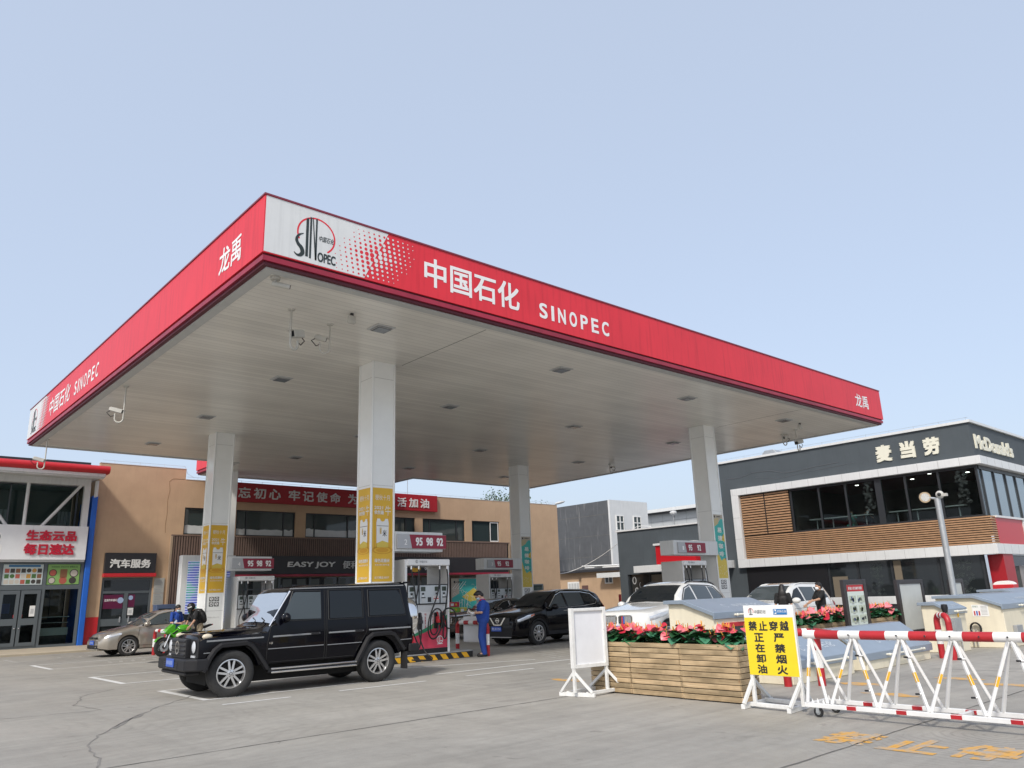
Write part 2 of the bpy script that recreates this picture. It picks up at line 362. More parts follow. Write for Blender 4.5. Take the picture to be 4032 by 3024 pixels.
for i in range(5):
    for (bx, by) in ((6.4, 19.7), (7.0, 26.3), (6.6, 30.8)): strip(k, ((bx+.32*i, by-.35+.1*(i % 2)), (bx+.32*i+.16, by+.42)), .10); strip(k, ((bx+.32*i-.1, by+.1), (bx+.32*i+.25, by-.1+.12*(i % 3))), .07)
struct(k.build('worn_lettering'))
# yellow painted characters by the barrier, lying flat and facing the camera side
yd = Decal((0, 0, 0), (0, -1, 0), (1, 0, 0), .003)
for ch, (cx, cy) in zip('禁止停', ((8.15, 4.18), (8.13, 3.52), (8.17, 2.92))): yd.text(YLINE, ch, -cy-.27, cx-.30, -cy+.27, cx+.42, bold=.03)
for (cx, cy) in ((10.6, 10.6), (13.5, 4.4), (14.0, 5.2), (11.6, 5.2), (12.6, 6.1)): yd.poly(YLINE, [(-cy+.5*math.cos(a)*rng.uniform(.5, 1), cx+.22*math.sin(a)*rng.uniform(.4, 1)) for a in [k*.52 for k in range(12)]])
struct(yd.build('yellow_ground_lettering'))
k = MB(mat('pavement_sand', (.40, .345, .26), .85, var=.12, scale=1.5)); k.box(-30, 34.0, -.2, 9.9, 38.2, .10); struct(k.build('pavement', bevel=.03))
k = MB(mat('iron_cover', (.06, .06, .06), .6, var=.3, scale=9)); k.lathe([(0, .008), (.36, .008), (.38, .004)], (8.05, 24.75, 0)); tag(k.build('manhole_cover'), 'round dark iron manhole cover in the yard in front of the green motorcycle', 'manhole')

# ================================================================ forecourt canopy
CX0, CX1, CY0, CY1, EX0, EX1, EY = 5.41, 31.56, 12.90, 34.0, 13.25, 23.2, 38.0
CT, CB, CS = 9.04, 7.86, 7.65
def soffit_mat():
    m = bpy.data.materials.new('soffit_planks'); m.use_nodes = True; n = m.node_tree.nodes; l = m.node_tree.links; b = n['Principled BSDF']; b.inputs['Roughness'].default_value = .28
    tc = n.new('ShaderNodeTexCoord'); sp = n.new('ShaderNodeSeparateXYZ'); l.new(tc.outputs['Object'], sp.inputs[0])
    d = n.new('ShaderNodeMath'); d.operation = 'MULTIPLY'; d.inputs[1].default_value = 5.0; l.new(sp.outputs['Y'], d.inputs[0])
    fr = n.new('ShaderNodeMath'); fr.operation = 'FRACT'; l.new(d.outputs[0], fr.inputs[0])
    g1 = n.new('ShaderNodeMath'); g1.operation = 'LESS_THAN'; g1.inputs[1].default_value = .07; l.new(fr.outputs[0], g1.inputs[0])
    fl = n.new('ShaderNodeMath'); fl.operation = 'FLOOR'; l.new(d.outputs[0], fl.inputs[0])
    wn = n.new('ShaderNodeTexWhiteNoise'); wn.noise_dimensions = '1D'; l.new(fl.outputs[0], wn.inputs['W'])
    r = n.new('ShaderNodeMapRange'); r.inputs[3].default_value = .90; r.inputs[4].default_value = 1.03; l.new(wn.outputs[0], r.inputs[0])
    g2 = n.new('ShaderNodeMapRange'); g2.inputs[3].default_value = 1; g2.inputs[4].default_value = .72; l.new(g1.outputs[0], g2.inputs[0])
    t = n.new('ShaderNodeTexNoise'); t.inputs['Scale'].default_value = .5; t.inputs['Detail'].default_value = 7; l.new(tc.outputs['Object'], t.inputs['Vector'])
    r3 = n.new('ShaderNodeMapRange'); r3.inputs[1].default_value = .3; r3.inputs[2].default_value = .7; r3.inputs[3].default_value = .9; r3.inputs[4].default_value = 1.06; l.new(t.outputs[0], r3.inputs[0])
    a = n.new('ShaderNodeMath'); a.operation = 'MULTIPLY'; l.new(r.outputs[0], a.inputs[0]); l.new(g2.outputs[0], a.inputs[1])
    a2 = n.new('ShaderNodeMath'); a2.operation = 'MULTIPLY'; l.new(a.outputs[0], a2.inputs[0]); l.new(r3.outputs[0], a2.inputs[1])
    s = n.new('ShaderNodeVectorMath'); s.operation = 'SCALE'; s.inputs[0].default_value = (.82, .80, .74); l.new(a2.outputs[0], s.inputs['Scale']); l.new(s.outputs[0], b.inputs['Base Color'])
    bp = n.new('ShaderNodeBump'); bp.inputs['Strength'].default_value = .5; bp.inputs['Distance'].default_value = .01; bp.invert = True; l.new(g1.outputs[0], bp.inputs['Height']); l.new(bp.outputs[0], b.inputs['Normal'])
    return m
can = thing('fuel_canopy', 'huge flat fuel station canopy with red edge boards and pale plank underside', 'canopy', (18.5, 23.4, CS))
outl = [(CX0, CY0), (CX1, CY0), (CX1, CY1), (EX1, CY1), (EX1, EY), (EX0, EY), (EX0, CY1), (CX0, CY1)]
def inset(poly, d):
    n = len(poly); r = []
    for i in range(n):
        a, b, c = Vector(poly[i-1]), Vector(poly[i]), Vector(poly[(i+1) % n]); e1 = (b-a).normalized(); e2 = (c-b).normalized()
        n1 = Vector((-e1.y, e1.x)); n2 = Vector((-e2.y, e2.x)); r.append(tuple(b+d*(n1+n2)))
    return r
def ringband(mb, d0, d1, z0, z1):
    for i in range(8):
        a0, a1, b0, b1 = inset(outl, d0)[i], inset(outl, d0)[(i+1) % 8], inset(outl, d1)[i], inset(outl, d1)[(i+1) % 8]
        mb.add([(*a0, z0), (*a1, z0), (*b1, z0), (*b0, z0), (*a0, z1), (*a1, z1), (*b1, z1), (*b0, z1)], [(0,1,5,4), (3,7,6,2), (0,3,2,1), (4,5,6,7)])
m_ = MB(RED); ringband(m_, 0, .14, CB, CT); m_.build('fascia', can, world=True, weld=False)
m_ = MB(mat('roof_edge_trim', (.20, .03, .05), .4)); ringband(m_, -.02, .2, CT, CT+.035); m_.build('roof_edge', can, world=True, weld=False)
m_ = MB(DARKRED); ringband(m_, .05, .3, CB-.045, CB); m_.use(CRIMSON); ringband(m_, .02, .3, CB-.145, CB-.045); m_.use(DARKRED); ringband(m_, .07, .3, CS+.0, CB-.145); m_.build('lower_trim', can, world=True, weld=False)
m_ = MB(mat('gutter_grey', (.50, .51, .50), .5, var=.05)); ringband(m_, .16, .36, CS-.03, CS+.05); m_.build('soffit_border', can, world=True, weld=False)
m_ = MB(soffit_mat()); q = inset(outl, .33); m_.add([(*p_, CS) for p_ in q], [tuple(range(8))]); m_.build('soffit', can, world=True)
m_ = MB(mat('roof_sheet', (.4, .4, .4), .6)); q = inset(outl, .1); m_.add([(*p_, CT-.05) for p_ in q], [tuple(range(8))]); m_.build('roof', can, world=True)
m_ = MB(JOINT)
m_.box(11.20, CY0+.5, CS-.002, 11.22, 17.0, CS+.002); m_.box(25.95, CY0+.5, CS-.002, 25.97, 17.0, CS+.002); m_.build('seam', can, world=True)
LAMPGLASS = mat('lamp_lens', (.20, .22, .24), .15, spec=.6)
first = None
for ix, X in enumerate((9.15, 15.08, 20.97, 27.08)):
    for iy, Y in enumerate((14.75, 20.0, 25.67, 31.15)):
        if first is None:
            first = MB(LGREY); first.box(-.25, -.25, -.022, .25, .25, 0); first.use(CHAR); first.box(-.19, -.19, -.05, .19, .19, -.022); first = first.build('ceiling_lamp', can, loc=Vector((X, Y, CS))-can.location, bevel=.01)
            l2 = MB(LAMPGLASS); l2.box(-.155, -.155, -.056, .155, .155, -.05); l2 = l2.build('lens', first)
        else:
            c_ = first.copy(); COL.objects.link(c_); c_.location = Vector((X, Y, CS))-can.location
            c2 = l2.copy(); COL.objects.link(c2); c2.parent = c_
WT = mat('sign_white', (.80, .79, .78), .4, var=.02)
LOGOBLK = mat('logo_black', (.02, .03, .03), .5)
dF = decalF(CY0); dW = dF; dF.poly(WHITEMETAL, [(CX0+.02, CB+.02), (7.58, CB+.02), (8.15, CT-.01), (CX0+.02, CT-.01)])
for i in range(11):                                                     # halftone dots that blend white panel into red
    z = CB+.08+i*.098; xb = 7.58+.57*(z-CB)/(CT-CB); amp = 1-.5*abs(i-5)/5
    for k in range(7):
        rr = .054*(1-k/8.0)*amp; o = .055*(i % 2)
        if rr > .010:
            xl = xb-.045-o-.125*k; xr = xb+.045+o+.125*k; sl = .57/(CT-CB)
            dF.disc(RED, xl, z, rr, 1, 10); dF.disc(WHITEMETAL, xr, z, rr, 1, 10)
dF.build('white_panel', can, world=True)
def spaced(mk, m, s, u0, v0, u1, v1, layer, bold):
    wd = {'I': .10}; ws = [wd.get(ch, .275) for ch in s]; gap = (u1-u0-sum(ws)*(u1-u0)/2.56)/(len(s)-1); k = (u1-u0)/2.56; d = mk(); u = u0
    for ch, w_ in zip(s, ws): d.text(m, ch, u, v0, u+w_*k, v1, layer, bold=bold); u += w_*k+gap
    return d.build('lettering', can, world=True)
def letter(mk, m, s, *q, **k): d = mk(); d.text(m, s, *q, **k); return d.build('lettering', can, world=True)
for s_, u0_, v0_, u1_, v1_, b_ in (('中国石化', 9.07, 8.10, 11.86, 8.78, .018), ('SINOPEC', 12.52, 8.10, 15.08, 8.50, .022), ('龙禹', 29.28, 8.12, 30.36, 8.64, .014)): (spaced if s_ == 'SINOPEC' else letter)(lambda: decalF(CY0), WT, s_, u0_, v0_, u1_, v1_, 1, bold=b_)
dF = decalF(CY0)
def emblem(d, u0, dirn=1, sc=1.0):                                      # ring with tall I and N, curved S and small letters
    def X(x): return u0+x*sc
    d.ring(RED, X(.46), 8.49, .415*sc, .034*sc, -52, 205, 1, rv=.385)
    d.poly(LOGOBLK, [(X(.235), 8.0), (X(.29), 8.0), (X(.29), 8.83), (X(.235), 8.80)], 2)
    d.poly(LOGOBLK, [(X(.315), 7.98), (X(.355), 7.98), (X(.355), 8.86), (X(.315), 8.86)], 2); d.poly(LOGOBLK, [(X(.365), 8.86), (X(.385), 8.86), (X(.47), 7.97), (X(.44), 7.97)], 2); d.poly(LOGOBLK, [(X(.44), 8.86), (X(.475), 8.86), (X(.475), 7.97), (X(.44), 7.97)], 2)
    d.stroke(LOGOBLK, [(X(.0), 8.03), (X(.06), 7.985), (X(.13), 7.995), (X(.175), 8.06), (X(.15), 8.15), (X(.08), 8.22), (X(.045), 8.31), (X(.09), 8.41), (X(.19), 8.47)], [.015, .04, .07, .085, .085, .07, .06, .045, .01], 2)
    d.text(LOGOBLK, 'OPEC', X(.495), 7.96, X(.89), 8.16, 2, bold=.02); d.text(LOGOBLK, '中国石化', X(.50), 8.40, X(.83), 8.52, 2, slant=.25, bold=.006)
emblem(dF, 6.03); dF.build('emblem', can, world=True)
dL = decalL(CX0); dL.poly(WHITEMETAL, [(-33.98, CB+.02), (-31.65, CB+.02), (-31.2, CT-.01), (-33.98, CT-.01)])
for i in range(11):
    z = CB+.08+i*.098; xb = -31.65+.45*(z-CB)/(CT-CB)
    for k in range(5):
        rr = .06*(1-k/5.5); dL.disc(RED, xb-.05-.15*k, z, rr, 1, 8); dL.disc(WHITEMETAL, xb+.05+.15*k, z, rr, 1, 8)
dL.build('white_panel', can, world=True); dL = decalL(CX0); emblem(dL, -33.36); dL.build('emblem', can, world=True)
for s_, u0_, v0_, u1_, v1_, b_ in (('龙禹', -15.05, 8.08, -13.93, 8.66, .014), ('SINOPEC', -26.95, 8.10, -24.15, 8.55, .012), ('中国石化', -30.45, 8.08, -27.52, 8.72, .012)): (spaced if s_ == 'SINOPEC' else letter)(lambda: decalL(CX0), WT, s_, u0_, v0_, u1_, v1_, 1, bold=b_)

# ================================================================ columns
POSTERY = mat('poster_yellow', (.72, .43, .03), .4, var=.05, scale=2); POSTERO = mat('poster_amber', (.62, .31, .015), .4); POSTERW = mat('poster_white', (.78, .76, .70), .4)
POSTGREEN = mat('poster_teal', (.05, .42, .38), .45); POSTTAN = mat('poster_beige', (.46, .41, .33), .5); POSTYEL = mat('poster_lemon', (.66, .50, .08), .45); INK = mat('ink_black', (.02, .02, .022), .5)
def rice_poster(d, u0, u1, v0, v1):
    w = u1-u0; h = v1-v0; U = lambda t: u0+t*w; V = lambda t: v0+t*h
    d.rect(POSTERY, u0, v0, u1, v1)
    for t in (.12, .20, .78, .86): d.rect(POSTERO, U(t), V(.32), U(t+.03), V(.72), 1)
    for k, r in enumerate((.5, .40, .30)): d.disc(POSTERO if k % 2 == 0 else POSTERY, U(.5), V(.33), r*w, 1+k, 20, r*w*.32)
    d.text(POSTERW, '粳秋十月', U(.14), V(.865), U(.84), V(.925), 2, bold=-.004); d.text(POSTERW, '2021', U(.10), V(.765), U(.52), V(.80), 2, bold=.02); d.text(POSTERW, '依然最', U(.10), V(.71), U(.56), V(.755), 2, bold=.02); d.text(POSTERW, '牛', U(.62), V(.70), U(.90), V(.81), 2, bold=.0)
    d.poly(WHITE, [(U(.22), V(.36)), (U(.78), V(.36)), (U(.80), V(.62)), (U(.76), V(.665)), (U(.62), V(.665)), (U(.60), V(.645)), (U(.40), V(.645)), (U(.38), V(.665)), (U(.24), V(.665)), (U(.20), V(.62))], 4)
    d.poly(POSTYEL, [(U(.22), V(.36)), (U(.78), V(.36)), (U(.79), V(.41)), (U(.5), V(.43)), (U(.21), V(.40))], 5); d.disc(POSTERY, U(.5), V(.655), .10*w, 5, 12, .08*w)
    d.rect(INK, U(.22), V(.585), U(.78), V(.59), 5); d.text(INK, '米', U(.50), V(.475), U(.70), V(.545), 5, bold=.01); d.text(mat('poster_gold', (.6, .4, .1), .5), '香稻', U(.36), V(.50), U(.45), V(.57), 5)
    d.text(POSTERW, '绿色现磨米', U(.14), V(.20), U(.86), V(.24), 2, bold=.02); d.text(POSTERW, '新米浓郁 营养丰富', U(.16), V(.165), U(.84), V(.185), 2); d.text(POSTERW, '主打爆品 BEST', U(.14), V(.03), U(.84), V(.055), 2)
def coffee_poster(d, u0, u1, v0, v1, seed):
    r = random.Random(seed); w = u1-u0; h = v1-v0; U = lambda t: u0+t*w; V = lambda t: v0+t*h
    d.rect(POSTGREEN, u0, v0, u1, v1); d.rect(POSTTAN, u0, V(.93), u1, v1, 1)
    d.poly(POSTTAN, [(U(0), V(.93)), (U(.75), V(.93)), (U(.35), V(.84)), (U(0), V(.80))], 1)
    for k in range(5): d.poly(POSTYEL, [(U(0), V(.80+.025*k)), (U(.5), V(.86+.02*k)), (U(.5), V(.867+.02*k)), (U(0), V(.807+.025*k))], 2)
    d.poly(POSTYEL, [(U(0), V(0)), (U(1), V(0)), (U(1), V(.27)), (U(.75), V(.31)), (U(.45), V(.27)), (U(.18), V(.38)), (U(0), V(.52))], 1); d.poly(POSTYEL, [(U(.62), V(.60)), (U(1), V(.56)), (U(1), V(.70)), (U(.8), V(.66))], 1)
    for k in range(30): a = r.uniform(0, 6.28); x, y = r.uniform(.08, .9), r.uniform(.02, .2); d.poly(POSTERW, [(U(x), V(y)), (U(x+.07*math.cos(a)), V(y+.03*math.sin(a))), (U(x+.08*math.cos(a+.2)), V(y+.03*math.sin(a+.2)))], 2)
    for k, ch in enumerate('易捷咖啡'): d.text(POSTERW, ch, U(.30), V(.71-.125*k), U(.74), V(.79-.125*k), 3, bold=.025)
    for k in range(7): d.rect(INK, U(.80), V(.34+.065*k), U(.86), V(.36+.065*k), 2)
    d.disc(INK, U(.16), V(.965), .07*w, 2); d.text(INK, '易捷咖啡', U(.34), V(.955), U(.78), V(.977), 2, bold=.02); d.disc(REDPAINT, U(.9), V(.30), .05*w, 2)
def icon_panel(d, u0, v0):
    for i in range(2):
        for k in range(2): a, b = u0+.185*i, v0+.175*k; d.rect(CHAR, a, b, a+.155, b+.145); d.disc(WHITE, a+.078, b+.078, .055, 1, 16); d.poly(CHAR, [(a+.05, b+.105), (a+.06, b+.115), (a+.11, b+.055), (a+.10, b+.045)] if (i+k) % 2 else [(a+.05, b+.06), (a+.106, b+.06), (a+.106, b+.085), (a+.078, b+.105), (a+.05, b+.085)], 2)
for (X, Y, rice, lab) in ((10.32, 27.84, True, 'white square canopy column with yellow rice posters, beside the green motorcycle'), (10.32, 17.03, True, 'white square canopy column with yellow rice posters, rising behind the black off-road car'),
                    (25.09, 27.84, False, 'grey square canopy column with coffee poster, behind the black crossover car'), (25.09, 17.03, False, 'grey square canopy column with coffee poster, behind the white car with kidney grille')):
    t = thing('canopy_column', lab, 'column', (X+.36, Y+.36, 0), 0, 'columns holding up the canopy'); w = .72
    c_ = MB(COLWHITE); c_.box(X+.03, Y+.03, 0, X+w-.03, Y+w-.03, CS)
    c_.build('core', t, world=True)
    c_ = MB(mat('column_edge', (.80, .81, .80), .25))
    for (a, b) in ((X, Y), (X+w-.06, Y), (X, Y+w-.06), (X+w-.06, Y+w-.06)): c_.box(a, b, 0, a+.06, b+.06, CS+.01)
    c_.build('corner_trim', t, world=True, bevel=.018)
    c_ = MB(mat('panel_joint', (.4, .4, .39), .6))
    for z in (1.35, 4.35, 7.2): c_.box(X+.026, Y+.026, z, X+w-.026, Y+w-.026, z+.008)
    c_.build('panel_joint', t, world=True)
    d = decalF(Y+.03); icon_panel(d, X+.17, 1.50)
    if rice: rice_poster(d, X+.055, X+w-.055, 1.96, 4.29)
    else: coffee_poster(d, X+.06, X+w-.05, 1.88, 4.22, int(Y))
    d.text(mat('faint_ink', (.5, .5, .5), .6), '严禁烟火 请熄火加油', X+.14, 1.12, X+.55, 1.16, 1)
    d.build('poster', t, world=True)
    if rice:
        d = decalL(X+.03); rice_poster(d, -(Y+w-.055), -(Y+.055), 1.96, 4.29); d.build('poster', t, world=True)
t = thing('canopy_column', 'plain white rear canopy column half hidden behind the left front poster column', 'column', (14.15, 36.3, 0), 0, 'columns holding up the canopy')
c_ = MB(COLWHITE); c_.box(13.8, 35.9, 0, 14.5, 36.6, CS); c_.build('core', t, world=True, bevel=.02)
# ================================================================ pump islands, pumps, number signs
KERB = mat('island_concrete', (.42, .41, .39), .8, var=.08, scale=3); HAZY = mat('hazard_yellow', (.74, .40, .02), .5, var=.12, scale=7); HAZB = mat('hazard_black', (.02, .02, .02), .55, var=.3, scale=7)
def island(x0, x1, y0, y1, lab):
    cx, cy = (x0+x1)/2, (y0+y1)/2; t = thing('pump_island', lab, 'island', (cx, cy, 0), 0, 'raised islands under the fuel pumps'); h = .17
    m = MB(KERB); m.box(x0+.03, y0+.03, 0, x1-.03, y1-.03, h); m.build('base', t, world=True, bevel=.02)
    m = MB(STEEL)
    m.box(x0, y0, h-.02, x1, y0+.06, h+.012); m.box(x0, y1-.06, h-.02, x1, y1, h+.012); m.box(x0, y0+.06, h-.02, x0+.06, y1-.06, h+.012); m.box(x1-.06, y0+.06, h-.02, x1, y1-.06, h+.012); m.build('steel_edge', t, world=True, bevel=.008)
    m = MB(HAZB)
    m.box(x0+.012, y0+.012, 0, x1-.012, y1-.012, h-.021)
    def stripes(d, u0, u1):
        k = 0; s = .34
        while u0+s*k < u1:
            a = u0+s*k; p = [(a, .01), (a+.17, .01), (a+.06, h-.03), (a-.11, h-.03)]; p = [(min(max(u, u0), u1), v) for u, v in p]; d.poly(HAZY, p); k += 1
    d = decalF(y0+.012); stripes(d, x0+.02, x1-.02); d.build('hazard_stripes', t, world=True)
    d = decalL(x0+.012); stripes(d, -y1+.02, -y0-.02); d.build('hazard_stripes', t, world=True)
    m.build('hazard_band', t, world=True); return t
island(9.35, 13.4, 27.65, 28.75, 'hazard striped pump island under the left poster column, behind the green motorcycle')
island(9.35, 13.4, 16.88, 17.98, 'hazard striped pump island beside the attendant in blue, behind the black off-road car')
island(22.3, 26.6, 27.65, 28.75, 'pump island in the far back row, behind the black crossover car')
island(22.3, 26.6, 16.88, 17.98, 'pump island behind the white car with kidney grille')

PUMPW = mat('pump_white', (.76, .76, .75), .32, var=.03); PUMPG = mat('pump_panel_grey', (.50, .54, .56), .35); SCREEN = mat('lcd_screen', (.05, .065, .05), .15); WAVEG = mat('wave_green', (.03, .28, .13), .4); WAVER = mat('wave_red', (.62, .05, .10), .4)
PUMPSIDE = mat('pump_side_grey', (.58, .575, .55), .4, var=.04)
HOSE = mat('black_hose', (.012, .012, .013), .42)
def make_pump(lab, loc, ty):
    t = thing('fuel_pump', lab, 'fuel pump', loc, 0, 'fuel pumps on the islands'); w, dp = 1.40, .92
    for (s0, s1, f0, f1) in ((0, .06, 0, .075), (w-.06, w, w-.075, w)): m = MB(PUMPSIDE); m.box(s0, 0, 0, s1, dp, 2.33); m.use(PUMPW); m.box(f0, -.012, .0, f1, .0, 2.33); m.build('side_panel', t, bevel=.008, weld=False)
    m = MB(PUMPW); m.box(.06, -.06, 2.17, w+.0, dp, 2.335); m.build('header', t, bevel=.02)
    d = Decal((0, -.06, 0), (1,0,0), (0,0,1)); d.text(GREY, '中国石化', .42, 2.24, .66, 2.30, 0); d.ring(GREY, .33, 2.275, .04, .012); d.rect(GREY, .315, 2.235, .33, 2.31, 1); d.build('lettering', t)
    m = MB(PUMPW); m.box(.061, .02, .12, w-.061, dp-.02, 1.20); m.build('cabinet', t, bevel=.01)
    m = MB(BLACK); m.box(.02, .01, -.005, w-.02, dp-.01, .119); m.build('plinth', t)
    m = MB(CHAR); m.box(.062, -.02, 1.20, w-.062, dp, 1.70); m.build('display_case', t, bevel=.01)
    for (a, b) in ((.09, .40), (.44, 1.06), (1.10, 1.31)):
        m = MB(PUMPG); m.box(a, -.045, 1.225, b, -.02, 1.675); pnl = m.build('display_panel', t, bevel=.008)
        d = Decal((0, -.045, 0), (1,0,0), (0,0,1)); n = 2 if b-a > .5 else 1
        for k in range(n):
            c = a+.03+(b-a-.19)*(k if n > 1 else 0); d.rect(SCREEN, c, 1.53, c+.14, 1.64); d.rect(INK, c+.03, 1.445, c+.10, 1.49); d.disc(WHITE, c+.065, 1.41, .022); d.rect(LGREY, c+.02, 1.25, c+.13, 1.36); d.rect(INK, c+.01, 1.36, c+.14, 1.385, 1)
        if n > 1: d.rect(INK, .68, 1.26, .79, 1.38); d.rect(WHITE, .86, 1.30, 1.02, 1.41, 2); d.rect(REDPAINT, .86, 1.325, 1.02, 1.35, 3); d.text(REDPAINT, '请勿触摸', .88, 1.365, 1.0, 1.40, 3)
        d.build('screen', pnl)
    d = Decal((0, .02, 0), (1,0,0), (0,0,1)); k = 16
    def band(m, lo, hi, ly): d.poly(m, [(.065+1.27*i/k, lo(i/k)) for i in range(k+1)]+[(.065+1.27*i/k, hi(i/k)) for i in range(k, -1, -1)], ly)
    top = lambda s: .36+.42*s**.8-.05*math.sin(3.1*s)
    band(WAVER, lambda s: .125, top, 0); band(WAVEG, lambda s: top(s)-.02*(1-s), lambda s: top(s)+.03+.12*s, 1)
    d.ring(WT, 1.10, .32, .10, .018, 0, 360, 2); d.rect(WT, 1.01, .21, 1.19, .225, 2); d.rect(WT, 1.06, .23, 1.075, .40, 2); d.rect(WT, 1.09, .23, 1.105, .40, 2); d.rect(WT, 1.11, .28, 1.17, .30, 2)
    for k2 in range(7): d.rect(LGREY, .10, 1.03+.022*k2, 1.30, 1.036+.022*k2, 1)
    for (u, s) in ((.62, '98'), (.86, '92'), (1.245, '92')): d.text(REDPAINT, s, u, .93, u+.06, .98, 1, bold=.02); d.text(REDPAINT, '车\n用\n汽\n油', u+.005, .62, u+.05, .91, 1)
    d.build('wave_graphic', t)
    for (u, red) in ((.45, 0), (.98, 1), (1.17, 1)):
        m = MB(BLACK); m.box(u-.06, -.03, .60, u+.06, .021, 1.0); hb = m.build('nozzle_holder', t, bevel=.01)
        m = MB(REDPAINT if red else CHAR); m.box(u-.035, -.10, .78, u+.035, -.02, .90); m.box(u-.045, -.115, .74, u+.045, -.04, .82); m.use(CHAR); m.tube([(u, -.09, .90), (u, -.06, .99), (u, -.02, 1.0)], .022); m.build('nozzle', t, bevel=.012)
    def hose(pts): MBh = MB(HOSE); MBh.tube(pts, .019, 8); MBh.build('hose', t, smooth=60)
    yo = -.13
    def cap(u): m = MB(CHROME); m.cyl((u, -.05, 2.16), (u, -.05, 2.08), .022); m.build('hose_coupling', t)
    for u in (.17, .40, 1.06, 1.30): cap(u)
    hose(bez((.17, -.05, 2.09), (.22, yo, 1.6), (.30, yo, 1.2), (.33, yo, .75), 10)+bez((.33, yo, .75), (.35, yo, .35), (.45, yo-.05, .02), (.50, -.45, -.05), 8)[1:]+bez((.50, -.45, -.05), (.50, -.62, -.13), (.2, -.62, -.10), (-.05, -.40, -.08), 8)[1:])
    hose(bez((.40, -.05, 2.09), (.38, yo, 1.6), (.25, yo, 1.25), (.12, yo, .95), 10)+bez((.12, yo, .95), (.05, yo, .6), (.32, yo-.03, .30), (.34, yo, .18), 8)[1:]+bez((.34, yo, .18), (.36, yo, .1), (.43, yo, .35), (.45, -.1, .75), 8)[1:])
    hose(bez((1.06, -.05, 2.09), (1.05, yo, 1.65), (.90, yo, 1.35), (.75, yo, 1.05), 10)+bez((.75, yo, 1.05), (.50, yo, .60), (.68, yo, .22), (.90, yo, .40), 12)[1:]+bez((.90, yo, .40), (1.05, yo, .55), (1.12, yo, .8), (1.05, yo, 1.0), 10)[1:]+bez((1.05, yo, 1.0), (.98, yo, 1.15), (.72, yo, 1.15), (.68, yo-.02, .70), 10)[1:]+bez((.68, yo-.02, .70), (.66, yo-.02, .38), (.93, yo-.02, .36), (.98, -.09, .72), 9)[1:])
    hose(bez((1.30, -.05, 2.09), (1.32, yo, 1.65), (1.22, yo, 1.35), (1.16, yo, .95), 10)+bez((1.16, yo, .95), (1.10, yo, .55), (1.05, yo, .30), (1.17, yo, .35), 8)[1:]+bez((1.17, yo, .35), (1.25, yo, .42), (1.25, yo, .8), (1.12, yo, .95), 8)[1:]+bez((1.12, yo, .95), (1.05, yo, 1.1), (1.50, yo, 1.2), (1.52, yo, .85), 10)[1:]+bez((1.52, yo, .85), (1.52, yo, .55), (1.2, yo, .5), (1.17, -.09, .72), 9)[1:])
    return t
p2 = make_pump('white fuel pump with looping black hoses and red wave base beside the attendant in blue', (11.30, 16.98, .17), 0)
dup(p2, (11.36, 27.72, .17), 0, 'white fuel pump on the island behind the bonnet of the black off-road car'); dup(p2, (23.02, 27.78, .17), 0, 'white fuel pump in the far back row, above the roof of the dark brown saloon')
dup(p2, (22.88, 16.98, .17), 0, 'white fuel pump standing behind the roof of the white car with kidney grille')
SIGNRED = mat('sign_dark_red', (.26, .012, .035), .35); SIGNG = mat('sign_silver', (.42, .43, .45), .35)
def number_sign(lab, x0, x1, y, num, names, back0, back1):
    t = thing('number_sign', lab, 'sign', ((x0+x1)/2, y+.3, 2.75), 0, 'pump number signs on the columns')
    m = MB(WHITEMETAL); m.box(back0, y+.06, 2.70, back1, y+.66, 3.20); m.build('sign_box', t, world=True, bevel=.01)
    m = MB(SIGNG); m.box(x0, y, 2.77, x1, y+.06, 3.13); pn = m.build('sign_panel', t, world=True, bevel=.006)
    d = decalF(y); s = x0+(x1-x0)*.24; d.poly(SIGNRED, [(s+.08, 2.775), (x1-.004, 2.775), (x1-.004, 3.125), (s, 3.125)]); d.text(WT, num, x0+.22*(x1-x0)-.13, 2.86, x0+.22*(x1-x0)-.04, 3.00, 1, bold=.012)
    k = len(names); u0 = s+.13; st = (x1-.05-u0)/k
    for i, q in enumerate(names): d.text(WT, q, u0+st*i+.06, 2.845, u0+st*i+.06+min(st-.10, .215), 3.055, 1, bold=.03)
    d.build('lettering', pn, world=True)
number_sign('red and silver number sign reading 2 95 98 92 beside the front poster column', 11.06, 12.60, 16.95, '2', ('95', '98', '92'), 11.041, 12.53); number_sign('red and silver number sign reading 4 95 98 92 beside the left poster column', 11.15, 12.72, 27.70, '4', ('95', '98', '92'), 11.041, 12.66)
number_sign('red and silver number sign reading 95 92 in the far back row', 22.95, 24.46, 27.72, '3', ('95', '92'), 22.75, 25.08); number_sign('red and silver number sign reading 1 95 92 on the right hand column', 22.62, 24.22, 16.87, '1', ('95', '92'), 22.42, 25.08)

